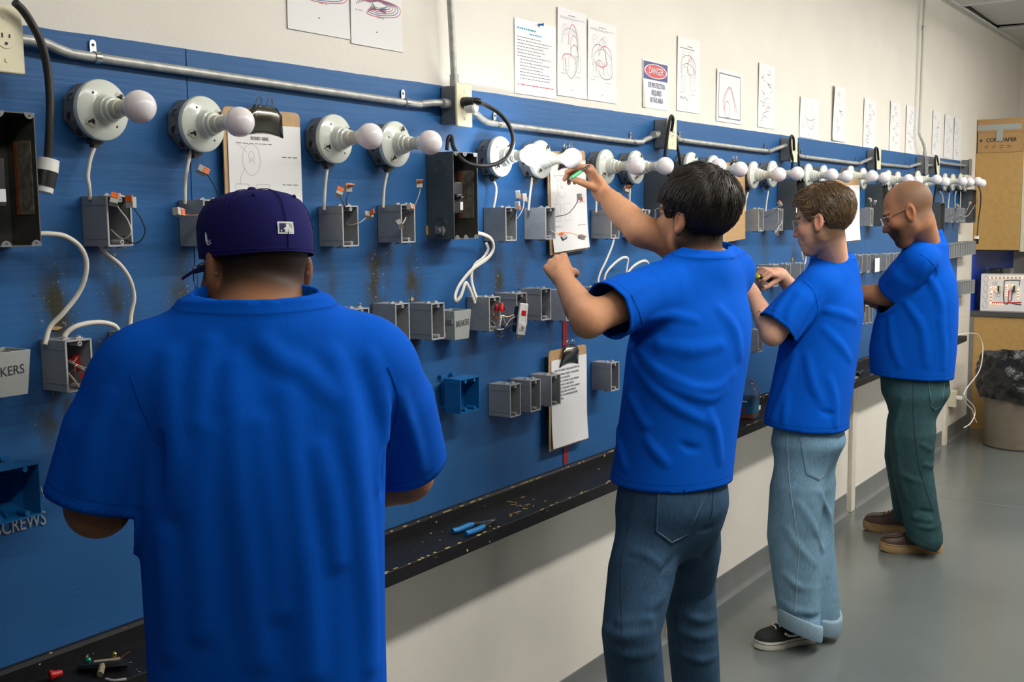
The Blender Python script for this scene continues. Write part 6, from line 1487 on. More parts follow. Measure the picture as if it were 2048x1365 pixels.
# ================================================================== man 1: cap, nearest, back to the camera
def man_cap():
    th = R(53); fw = np.array([math.cos(th), math.sin(th), 0]); lf = np.array([-fw[1], fw[0], 0]); up = np.array([0, 0, 1.0])
    N = at(512, 626, -.545); C = np.array([N[0], N[1], 0])+fw*(-.01)
    root = thing('person', 'nearest person, seen from behind in a navy cap and blue T-shirt', 'person', (C[0], C[1], 0))
    SL = N+lf*.196-up*.085; SR = N-lf*.200-up*.085
    EL = at(196, 1012, -.38); ER = at(812, 950, -.60); WL = EL+np.array([.145, .19, .07]); WR = np.array([C[0], C[1], 1.10])+fw*.30-lf*.05
    hO = at(512, 549, -.475); hs = 1.02; hR = head_frame(74, 9, 2)
    secs_in = [(.80, .15, .10, 0, .01), (1.0, .15, .10, 0, .01), (1.3, .165, .105, 0, 0), (1.44, .13, .08, 0, 0), (1.50, .08, .06, 0, 0)]
    items = [(loft_sdf(C, lf, fw, secs_in), 0)]+limb(SL, EL, WL, 1.08)+limb(SR, ER, WR, 1.08)
    items.append((chain([N-up*.04, hO-hR[2]*.03-hR[1]*.02], [.080, .066]), .03))
    hl, _ = hand_field(WL, hframe(WL, WL-EL, (0, 0, 1), 1), 1, [(35, 40, 20)]*4); hr, _ = hand_field(WR, hframe(WR, WR-ER, (0, 0, 1), -1), -1, [(35, 40, 20)]*4)
    items += [(hl, .012), (hr, .012)]
    tone = np.array((.30, .135, .068))
    def scalp(q):                              # cropped dark hair, fading out at the nape
        line = -.030-.012*np.exp(-((q[:, 0])/.05)**2)-.25*np.maximum(0, q[:, 1]-.0)
        m = 1/(1+np.exp(-(q[:, 2]-line)/.009)); side = 1/(1+np.exp((q[:, 1]-.045)/.006))
        ear = np.exp(-(((np.abs(q[:, 0])-.088)/.016)**2+((q[:, 1]+.004)/.026)**2+((q[:, 2]-.002)/.036)**2)*1.2)
        return m*side*(1-np.clip(ear*1.8, 0, 1))*.96, (.012, .009, .007)
    col = lambda V: face_colour(V, hO, hR, hs, tone, (.25, .09, .07), scalp=scalp)
    lo = np.array([C[0]-.5, C[1]-.32, .82]); hi = np.array([C[0]+.55, C[1]+.62, 1.85])
    person_body(root, items, head_field(), hO, hR, hs, col, lo, hi, .0032)
    # T-shirt
    secs = [(.70, .190, .130, 0, .0), (.86, .190, .132, 0, .0), (1.0, .190, .135, .0, 0), (1.15, .192, .138, 0, 0), (1.28, .198, .135, 0, 0), (1.38, .195, .122, 0, 0), (1.46, .165, .095, 0, .005), (1.52, .10, .07, 0, .01)]
    tor = loft_sdf(C, lf, fw, secs, 2.4)
    dl = (EL-SL)/np.linalg.norm(EL-SL); dr = (ER-SR)/np.linalg.norm(ER-SR)
    eL, eR = SL+dl*.205, SR+dr*.235
    sL = chain([SL-lf*.03, SL+dl*.1, eL+dl*.015], [.074, .078, .084]); sR = chain([SR+lf*.03, SR+dr*.1, eR+dr*.015], [.074, .076, .079])
    yoke = chain([SL-up*.012+lf*-.01, N-up*.03, SR-up*.012+lf*.01], [.066, .084, .066]); col_ = rcone(N-up*.03, N+up*.06+fw*.02, .083, .074)
    base = union([(tor, 0), (yoke, .05), (col_, .04), (sL, .028), (sR, .028)])
    folds = [([(338, 715), (342, 800), (350, 900), (362, 1010)], .018, .005), ([(466, 735), (470, 850), (476, 960), (490, 1060), (505, 1180), (518, 1320)], .020, .006), ([(572, 790), (582, 920), (596, 1050), (612, 1180), (622, 1345)], .020, .005), ([(668, 715), (698, 810), (706, 900), (722, 1040), (738, 1200), (742, 1330)], .018, .006),
             ([(412, 870), (402, 1000), (398, 1120), (404, 1260)], .020, .005), ([(742, 715), (764, 800), (767, 880), (758, 970)], .013, .007), ([(520, 850), (530, 960), (548, 1080), (560, 1220)], .018, .003), ([(640, 900), (660, 1000), (676, 1120)], .016, .004), ([(330, 1080), (340, 1180), (338, 1300)], .018, .005),
             ([(322, 880), (312, 940), (302, 1000)], .012, -.008), ([(768, 900), (766, 950), (768, 990)], .011, -.008), ([(215, 800), (185, 880), (160, 965)], .016, .006), ([(262, 850), (240, 930), (225, 1010)], .013, .005), ([(800, 790), (822, 870), (840, 940)], .012, .005), ([(530, 690), (565, 725), (610, 745), (660, 790)], .016, .003), ([(420, 690), (400, 760), (395, 840)], .015, .003)]
    hem = lambda P: f32(.80)-P[:, 2]
    o, fc, cut = shirt(root, base, tor, [(sL, eL, dl), (sR, eR, dr)], hem, (N+up*.036, np.array(up*.97-fw*.10)), (C[0]-.5, C[1]-.45, .74), (C[0]+.55, C[1]+.5, 1.62), .005, folds, .2)
    for pts in ([(262, 752), (285, 820), (318, 888)], [(775, 735), (797, 800), (778, 900)]):
        s_ = seam(root, fc, pts, .0013, MT['shirt'], 'shoulder_seam', .0005)
    # cap
    cap = bpy.data.objects.new('baseball_cap', None); COL.objects.link(cap); cap.parent = root; cap.matrix_parent_inverse = Matrix.Translation(root.location).inverted(); cap['label'] = 'navy blue baseball cap'
    navy = mat('navy_twill', (.010, .009, .085), .85, noise=(400, .12), bump=(700, .2), inp={'Specular IOR Level': .15})
    cR = head_frame(74, 7, 2); cO = hO+hs*(np.array([0, -.008, .028]) @ hR)
    W = lambda p: cO+hs*(np.asarray(p, float) @ cR)
    n_ = 60; rings = []
    prof = [(0, 1.0), (.012, 1.012), (.033, 1.02), (.054, 1.0), (.072, .945), (.087, .84), (.097, .68), (.103, .48), (.1062, .25), (.107, .04)]
    for z, sc in prof:
        ring = []
        for k in range(n_):
            a = 2*PI*k/n_; pan = 1+.004*abs(math.sin(3*a+PI/2)); ring.append(W((.0855*sc*math.cos(a)*pan, .106*sc*math.sin(a)*pan+(.004 if z > .05 else 0), z+.004*math.sin(a)*(1-z/.12)-.006*math.cos(2*a)*(z < .02)*.3)))
        rings.append(ring)
    loft(rings, (False, True)).build('crown', navy, cap, angle=70)
    m_ = MB()
    for k in range(6):
        a = PI/6+k*PI/3; m_.tube([W((.0858*sc*math.cos(a)*1.006, .1064*sc*math.sin(a)*1.006+(.004 if z > .05 else 0), z+.0008)) for z, sc in prof], .0009, 5)
    so_ = m_.build('panel_seam', navy, cap); tag(so_, kind='stuff')
    m_ = MB(); m_.lathe([(.008, -.001), (.0085, .003), (.005, .0065), (.001, .0075)], W((0, .004, .107)), cR[2], 14); m_.build('button', navy, cap)
    for k in (0, 1, 2, 3, 4, 5):
        a = k*PI/3; m_ = MB(); z, sc = .089, .815; m_.sphere(W((.0858*sc*math.cos(a), .1064*sc*math.sin(a)+.004, z)), .0035, 8); m_.build('eyelet', navy, cap)
    def vis(u, v, off):                          # curved bill
        a = (u-.5)*2; x = .078*a; e = math.sqrt(max(0, 1-a*a*.98)); y0 = .104*math.sqrt(max(0, 1-(x/.086)**2)); y = y0*(1-v)+(.100+.072*e)*v if True else 0
        return W((x*(1+.05*v), max(y, y0), .006-.020*a*a-.014*v+off))
    m_ = MB(); m_.sheet(lambda u, v: vis(u, v, .002), 16, 6, th=lambda u, v: vis(u, v, -.001)); m_.build('bill', navy, cap, angle=60)
    m_ = MB(); m_.tube([W((.0862*math.cos(a), .1066*math.sin(a), .006+.004*math.sin(a))) for a in np.linspace(0, 2*PI, 61)], .0011, 5, caps=False); m_.build('hem_stitch', navy, cap)
    # emblem at the back of the cap, centred a little right of the middle seam
    def emb(x, z, off):                         # x right as seen from behind, on the crown surface
        a = -PI/2+.012/.09+x/.098; zz = .024+z; sc = np.interp(zz, [p[0] for p in prof], [p[1] for p in prof]); return W((-(.0855*sc+off)*math.cos(a)*-1.0*-1.0, (.106*sc+off)*math.sin(a), zz))
    def patch(poly, off, mm, name):
        m_ = MB(); c_ = np.mean(poly, 0); n2 = len(poly); m_.add([emb(x, z, off) for x, z in poly]+[emb(c_[0], c_[1], off)], [(k, (k+1) % n2, n2) for k in range(n2)]); return m_.build(name, mm, cap, smooth=False)
    ex, ez, ew, eh = -.0165, .010, .0150, .0095
    ew_ = mat('emblem_white', (.72, .72, .70), .7); en = mat('emblem_navy', (.012, .012, .09), .7); eg = mat('emblem_grey', (.36, .34, .33), .7)
    def rectp(x0, x1, z0, z1, n3=6): return [(x0+(x1-x0)*k/n3, z0) for k in range(n3)]+[(x1, z0+(z1-z0)*k/n3) for k in range(n3)]+[(x1-(x1-x0)*k/n3, z1) for k in range(n3)]+[(x0, z1-(z1-z0)*k/n3) for k in range(n3)]
    E = lambda x, z: (ex+x*ew, ez+z*eh)
    patch([E(x, z) for x, z in rectp(-1, 1, -1, 1)], .0012, ew_, 'emblem_border')
    patch([E(x, z) for x, z in rectp(-.80, .0, -.72, .72)], .0016, en, 'emblem_field'); patch([E(x, z) for x, z in rectp(.0, .80, -.72, .72)], .0016, eg, 'emblem_field')
    sil = [(-.22, -.72), (.80, -.72), (.78, -.25), (.55, -.05), (.62, .10), (.40, .08), (.34, .30), (.36, .50), (.18, .62), (.02, .52), (-.02, .30), (.02, .10), (-.22, .0), (-.34, -.25), (-.14, -.40)]
    patch([E(x, z) for x, z in sil], .0020, ew_, 'emblem_figure'); patch([E(-.60+.10*math.cos(t), -.50+.16*math.sin(t)) for t in np.linspace(0, 2*PI, 8, endpoint=False)], .0020, ew_, 'emblem_ball')
    m_ = MB(); m_.tube([W((.0872, -.012+.010*math.cos(t), .030+.013*math.sin(t))) for t in np.linspace(-2.2, .6, 10)], .0012, 5); m_.tube([W((.0875, -.012+.006*math.cos(t), .030+.009*math.sin(t))) for t in np.linspace(-2.4, .4, 8)], .0010, 5); so_ = m_.build('side_mark', ew_, cap)
    specs(root, hO, hR, hs, MT['clear'], frame_m=MT['clear'])
    return root

def hair_cap(root, head, O, Rm, s, thick, region, h, m, lo, hi, name='hair', extra=None):
    """hair mass: the scalp pushed out by thick(q), kept where region(q) < 0 (local head frame, metres)"""
    skull = union([(ell((0, -.012, .045), (.0765, .099, .088)), 0), (ell((0, .034, -.012), (.066, .062, .088)), .03)])
    def f(q):
        d = skull(q)-thick(q)
        if extra is not None: d = smin(d, extra(q), f32(.012))
        return smax(d, region(q), f32(.006))
    V, Q = sparse_mesh(f, lo, hi, h); W = V*s @ np.asarray(Rm)+O
    return np_mesh(name, W, Q, m, root), f
def leg_items(Hh, K, A, r): return [(chain([Hh, Hh+(K-Hh)*.45, K, K+(A-K)*.55, A], r), .05)]
def jeans(root, base, lo, hi, h, cuts, m, folds, waist):
    ff = fold_field(base, folds)
    def cut(P):
        c = P[:, 2]-f32(waist)
        for c0, d, rad in cuts:
            dd = P-V3(c0); c = np.maximum(c, np.minimum(dd @ V3(d), f32(rad)-np.sqrt((dd**2).sum(1))))
        return c
    V, Q = cloth(ff, cut, lo, hi, h, .004, .02); c = cut(V.astype(f32)); col = np.ones((len(V), 3))
    return np_mesh('jeans', V, Q, m, root, attrs={'cut': c}, col=col), ff

# ================================================================== man 2: reaching up to the bulb
def man_reach():
    th = R(68); fw = np.array([math.cos(th), math.sin(th), 0]); lf = np.array([-fw[1], fw[0], 0]); up = np.array([0, 0, 1.0])
    N = at(1402, 520, -.525); Cx = at(1338, 950, -.47); C = np.array([Cx[0], Cx[1], 0])
    root = thing('person', 'person in blue T-shirt and dark jeans reaching up to a bulb', 'person', (C[0], C[1], 0))
    lean = (N-C)[:2]; oN = np.array([lean[0], lean[1], 0]); ol, of = oN @ lf, oN @ fw
    SL = N+lf*.185-up*.080; SR = N-lf*.165-up*.035+fw*.03
    EL = at(1176, 642, -.385); WL = at(1127, 558, -.205); ER = at(1283, 462, -.365); WR = at(1202, 384, -.170)
    hO = at(1391, 441, -.505); hs = 1.03; hR = head_frame(80, -4, -2)
    zf = lambda z: np.clip((z-.85)/(N[2]-.85), 0, 1.1)
    sec = lambda L: [(z, w_, d_, ol*zf(z), of*zf(z)+o_) for z, w_, d_, o_ in L]
    items = [(loft_sdf(C, lf, fw, sec([(.78, .15, .11, .0), (1.0, .145, .105, 0), (1.3, .155, .105, 0), (1.42, .13, .085, 0), (1.50, .08, .06, 0)])), 0)]+limb(SL, EL, WL, 1.0)+limb(SR, ER, WR, 1.0)
    items.append((chain([N-up*.05, hO-hR[2]*.035-hR[1]*.02], [.066, .058]), .03))
    # left hand: fist-like grip under the box; right hand: thumb and fingers around the bulb
    hl, tl = hand_field(WL, hframe(WL, at(1103, 512, -.13)-WL, (-.75, -.35, .25), 1), 1, [(42, 60, 35), (48, 65, 40), (55, 70, 40), (62, 70, 40)], (30, 45, 35), s=1.0)
    hr, tr_ = hand_field(WR, hframe(WR, at(1174, 328, -.155)-WR, (.62, -.62, .25), -1), -1, [(40, 30, 18), (55, 42, 26), (64, 52, 30), (70, 58, 34)], (14, 34, 30), s=.98)
    items += [(hl, .012), (hr, .012)]
    tone = np.array((.50, .245, .130))
    def scalp(q):
        line = -.080-.1*np.maximum(0, q[:, 1]+.03); m = 1/(1+np.exp(-(q[:, 2]-line)/.007)); side = 1/(1+np.exp((q[:, 1]-.020)/.005))
        ear = np.exp(-(((np.abs(q[:, 0])-.088)/.016)**2+((q[:, 1]+.004)/.026)**2+((q[:, 2]-.002)/.036)**2)*1.2)
        return m*side*(1-np.clip(ear*1.8, 0, 1))*.96, (.012, .009, .007)
    col = lambda V: face_colour(V, hO, hR, hs, tone, (.34, .11, .09), scalp=scalp, flush=.3)
    person_body(root, items, head_field(), hO, hR, hs, col, (C[0]-.5, C[1]-.28, .80), (C[0]+.45, C[1]+.52, 1.90), .0032)
    # T-shirt
    secs = sec([(.76, .182, .152, .0), (.88, .180, .152, .0), (1.0, .175, .148, .0), (1.15, .178, .146, 0), (1.28, .188, .142, 0), (1.37, .182, .126, 0), (1.45, .150, .095, 0), (1.52, .09, .07, 0)])
    tor = loft_sdf(C, lf, fw, secs, 2.3)
    dl = (EL-SL)/np.linalg.norm(EL-SL); dr = (ER-SR)/np.linalg.norm(ER-SR); eL, eR = SL+dl*.168, SR+dr*.17
    sL = chain([SL-lf*.03, SL+dl*.09, eL+dl*.05], [.072, .078, .084]); sR = chain([SR+lf*.03, SR+dr*.09, eR+dr*.05], [.068, .07, .074])
    yoke = chain([SL-up*.006-lf*.01, N-up*.035, SR-up*.01+lf*.01], [.066, .080, .062]); cn = rcone(N-up*.03, N+up*.05+fw*.015, .079, .070)
    base = union([(tor, 0), (yoke, .05), (cn, .035), (sL, .035), (sR, .035)])
    folds = [([(1268, 690), (1300, 728), (1329, 750), (1387, 776), (1437, 775), (1466, 748)], .012, .006), ([(1287, 727), (1324, 764), (1379, 790), (1424, 798), (1452, 779)], .011, .005), ([(1258, 706), (1297, 767), (1345, 809), (1392, 835), (1425, 850)], .013, .005),
             ([(1244, 730), (1262, 800), (1290, 850)], .013, .004), ([(1292, 877), (1312, 905), (1332, 928)], .012, .005), ([(1362, 888), (1380, 897), (1398, 899)], .010, -.005), ([(1268, 684), (1296, 668), (1328, 655)], .011, -.007), ([(1300, 640), (1340, 632), (1390, 640)], .012, .003),
             ([(1320, 690), (1380, 700), (1440, 690)], .016, .003), ([(1420, 830), (1432, 870), (1440, 920)], .014, .004), ([(1235, 860), (1240, 900), (1250, 935)], .012, .004), ([(1225, 625), (1250, 650), (1262, 672)], .010, .004), ([(1300, 560), (1270, 580), (1245, 600)], .011, .003), ([(1440, 620), (1470, 660), (1480, 710)], .015, .003)]
    tilt = np.array([0.0, 0.0, -1.0])
    hem = lambda P: f32(.900)-P[:, 2]+f32(.02)*((P-V3(C)) @ V3(fw))
    o, fc, cut = shirt(root, base, tor, [(sL, eL, dl), (sR, eR, dr)], hem, (N+up*.040, np.array(up*.95-fw*.15)), (C[0]-.45, C[1]-.32, .82), (C[0]+.45, C[1]+.35, 1.62), .005, folds)
    seam(root, fc, [(1262, 590), (1283, 640), (1290, 672)], .0013, MT['shirt'], 'shoulder_seam', .0004)
    # jeans
    H0 = C-fw*.005; hl_, hr_ = H0+lf*.076+up*.80, H0-lf*.076+up*.80
    KL = at(1262, 1225, -.475); KR = at(1378, 1185, -.43); KL[2] = .52; KR[2] = .52
    AL = at(1290, 1560, -.49); AR = at(1395, 1520, -.44); AL[2] = .10; AR[2] = .10
    pel = loft_sdf(H0, lf, fw, [(.68, .06, .06, 0, -.01), (.74, .125, .10, 0, -.012), (.82, .166, .130, 0, -.015), (.86, .168, .131, 0, -.012), (.92, .160, .12, 0, -.012), (1.0, .140, .10, 0, -.015), (1.08, .13, .09, 0, -.01)], 2.3)
    rr = [.088, .094, .080, .078, .072]
    base = union([(pel, 0)]+leg_items(hl_-up*.02, KL, AL, rr)+leg_items(hr_-up*.02, KR, AR, rr)); base2 = base
    folds = [([(1200, 1080), (1215, 1110), (1250, 1125)], .012, .005), ([(1205, 1230), (1240, 1245), (1300, 1240)], .012, .006), ([(1210, 1262), (1250, 1275), (1305, 1262)], .012, .006), ([(1220, 1300), (1260, 1312), (1310, 1305)], .012, .005), ([(1330, 1140), (1300, 1115), (1270, 1105)], .011, .005), ([(1330, 1180), (1320, 1200), (1300, 1215)], .012, .005),
             ([(1360, 1220), (1395, 1240), (1430, 1235)], .012, .006), ([(1355, 1260), (1395, 1275), (1432, 1268)], .012, .005), ([(1365, 1310), (1400, 1322), (1430, 1315)], .011, .005), ([(1355, 1110), (1330, 1140), (1322, 1165)], .010, -.008), ([(1400, 1062), (1415, 1058), (1425, 1055)], .008, -.005)]
    jo, jf = jeans(root, base2, (C[0]-.35, C[1]-.33, .06), (C[0]+.35, C[1]+.33, 1.12), .0055, [(AL, (0, 0, -1), .2), (AR, (0, 0, -1), .2)], MT['denim1'], folds, 1.04)
    jo['label'] = 'dark blue jeans'
    pocket(jo, jf, [(1316, 964), (1420, 974), (1376, 1070), (1311, 1065)], (1342, 1089), MT['denim1'])
    for pts in ([(1275, 958), (1262, 1010), (1250, 1090), (1243, 1180), (1245, 1260), (1252, 1340)], [(1336, 1145), (1355, 1215), (1362, 1290), (1368, 1350)], [(1222, 955), (1250, 958), (1274, 960)], [(1428, 960), (1426, 1000), (1420, 1040)]): seam(root, jf, pts, .0014, MT['threaddark'], 'jeans_seam', .001)
    shoe(root, AL, fw*.9+lf*.35, 'plain'); shoe(root, AR, fw-lf*.2, 'plain')
    # hair
    reg = lambda q: -(q[:, 2]-np.interp(q[:, 1], [-.12, -.06, -.034, -.026, .012, .024, .036, .05, .07, .10], [-.082, -.074, -.045, .030, .040, .012, .018, .050, .060, .058]).astype(f32))*f32(.8)
    thick = lambda q: np.interp(q[:, 2], [-.08, -.04, -.01, .03, .06, .10, .14], [.003, .006, .011, .018, .023, .024, .022]).astype(f32)*(1-f32(.45)*np.clip((q[:, 1]-.05)/.04, 0, 1))+f32(.0022)*np.sin(q[:, 0]*160+q[:, 1]*60)*np.clip(q[:, 2]*20, 0, 1)
    ho, hf = hair_cap(root, None, hO, hR, hs, thick, reg, .003, MT['hair_black'], (-.12, -.15, -.11), (.12, .13, .17)); ho['label'] = 'thick straight black hair'
    def flow(q):
        crown = np.array([-.01, -.055, .12]); d = q-crown; d = d/(np.linalg.norm(d, axis=1, keepdims=True)+.02); return d+np.array([.0, .25, -.55])
    P0 = scalp_points(4200, 3, lambda p: (reg(p.astype(f32)) < -.008), hf)
    strands(root, 'hair_locks', hO, hR, hs, P0, flow, 6, .0085, .0014, MT['lock_black'], 5, .0028, hf, .30, 1.5)
    P0 = scalp_points(3000, 8, lambda p: (p[:, 1] > .045) & (p[:, 2] > .05), hf)[:300]
    strands(root, 'hair_fringe', hO, hR, hs, P0, lambda q: np.tile(np.array([.12, .5, -.8]), (len(q), 1)), 6, .0085, .0014, MT['lock_black'], 6, .003, lambda P: hf(P) if True else 0, .2, 2.0)
    dk = mat('slate_temple', (.05, .06, .09), .35)
    specs(root, hO, hR, hs, dk, frame_m=dk)
    # green-handled probe between the fingers
    a, b = at(1143, 356, -.185), at(1178, 332, -.185); t = thing('probe', 'green handled tester pen held in the raised hand', 'tool', tuple(a))
    MB().tube([(0, 0, 0), tuple((b-a)*.5)], .0055, 10).build('handle', mat('green_plastic', (.05, .42, .16), .3), t); MB().tube([tuple((b-a)*.5), tuple((b-a)*1.0)], .0042, 10).build('shaft', MT['blackp'], t); MB().tube([tuple(-(b-a)*.08), (0, 0, 0)], .0045, 10).build('end_cap', MT['clear'], t)
    return root

# ------------------------------------------------------------------ shoes
def shoe(root, A, d, kind, L=.295, lift=0.0):
    d = np.asarray(d, float); d[2] = 0; d /= np.linalg.norm(d); s = np.array([-d[1], d[0], 0]); o0 = np.array([A[0], A[1], 0])-d*.085
    nm = {'skate': 'sneaker', 'boot': 'work_boot', 'plain': 'shoe'}[kind]
    g = bpy.data.objects.new(nm, None); COL.objects.link(g); g.parent = root; g.matrix_parent_inverse = Matrix.Translation(root.location).inverted()
    W = lambda x, y, z: o0+d*x*L/.29+s*y+np.array([0, 0, z])
    def outline(t, k=1.0):                    # half width along the foot
        return k*np.interp(t, [0, .04, .12, .3, .5, .68, .82, .92, .98, 1.0], [.010, .026, .034, .033, .036, .046, .046, .036, .018, .004])
    T = np.concatenate([np.linspace(0, .1, 5), np.linspace(.16, .84, 9), np.linspace(.9, 1, 6)])
    sole_m, up_m = {'skate': (mat('sole_white', (.66, .63, .55), .6, noise=(30, .1)), mat('black_suede', (.014, .014, .015), .85, bump=(500, .3))), 'boot': (mat('sole_tan', (.36, .23, .10), .6, noise=(25, .15)), mat('brown_leather', (.060, .032, .020), .5, noise=(22, .35), bump=(120, .3))), 'plain': (MT['blackp'], mat('dark_shoe', (.02, .02, .02), .6))}[kind] if kind+'_m' not in bpy.data.materials else (None, None)
    hz = .032 if kind != 'boot' else .034
    tspring = lambda t: .012*max(0, (t-.75)/.25)**2*(1 if kind == 'boot' else .5)
    top = []; bot = []
    for t in T: w_ = outline(t, 1.05); top.append((t*.29, w_)); bot.append((t*.29, w_*.96))
    def ring(z0, k, zt=None): 
        return [W(x, w_*k, z0+tspring(x/.29)) for x, w_ in top]+[W(x, -w_*k, z0+tspring(x/.29)) for x, w_ in reversed(top)]
    loft([ring(.0, .95), ring(.004, 1.0), ring(hz-.004, 1.0), ring(hz, .98)]).build('sole', sole_m, g, angle=50)
    if kind == 'boot': loft([ring(hz, .96), ring(hz+.003, 1.03), ring(hz+.006, 1.03), ring(hz+.008, .96)]).build('welt', sole_m, g, angle=50)
    # upper: cross sections along the foot
    hgt = lambda t: np.interp(t, [0, .05, .15, .30, .42, .55, .70, .85, .95, 1.0], [.055, .085, .09, .092, .085, .066, .050, .042, .028, .004] if kind != 'boot' else [.07, .11, .125, .12, .10, .075, .058, .052, .036, .006])
    rings = []; n_ = 16
    for t in T:
        w_ = outline(t, .98); h_ = hgt(t); rg_ = []
        for k in range(n_+1):
            a = PI*k/n_; rg_.append(W(t*.29, w_*math.cos(a)*(1-.22*math.sin(a)*(t < .5)), hz-.004+tspring(t)+h_*abs(math.sin(a))**.75))
        rings.append(rg_)
    m_ = MB(); V = [p for r_ in rings for p in r_]; F = [(i*(n_+1)+k, i*(n_+1)+k+1, (i+1)*(n_+1)+k+1, (i+1)*(n_+1)+k) for i in range(len(T)-1) for k in range(n_)]
    m_.add(V, F); m_.build('upper', up_m, g, angle=70)
    lace = MT['white'] if kind == 'skate' else (MT['rubber'] if kind == 'plain' else mat('lace_brown', (.10, .06, .04), .8))
    for k in range(4):
        t = (.52 if kind == 'skate' else .46)+.062*k; h_ = hgt(t)+hz-.002; m_ = MB(); m_.tube([W(t*.29+.004*sg_, y, h_-(abs(y)/.03)**2*.012+.002) for y, sg_ in ((-.022, -1), (-.01, 0), (0, .5), (.01, 0), (.022, 1))], .0028, 6); m_.build('lace', lace, g)
    if kind == 'skate':
        for sg in (1, -1):
            P = [(.40, .040), (.46, .030), (.56, .028), (.64, .036), (.55, .037), (.47, .041)]
            m_ = MB(); m_.tube([W(t*.29, sg*outline(t, .98)*1.0, z+hz-.006) for t, z in ((.26, .024), (.36, .020), (.46, .018), (.55, .022), (.62, .034))], .0050, 6); m_.build('side_stripe', MT['white'], g)
        m_ = MB(); rr_ = ring(hz-.009, 1.012); m_.tube(rr_+[rr_[0]], .0012, 5); m_.build('sole_line', MT['blackp'], g)
    if kind == 'boot':
        m_ = MB(); m_.tube([W(x*.29, y, hz+hgt(x)*.86+tspring(x)) for x, y in ((.62, .030), (.74, .036), (.86, .032), (.93, .016), (.94, 0), (.93, -.016), (.86, -.032), (.74, -.036), (.62, -.030))], .0026, 6); m_.build('toe_seam', up_m, g)
        for sg in (1, -1):
            for k in range(4):
                t = .44+.06*k; m_ = MB(); m_.sphere(W(t*.29, sg*.021, hz+hgt(t)*.90), .0028, 7); m_.build('eyelet', bpy.data.materials['brass'], g)
    return g

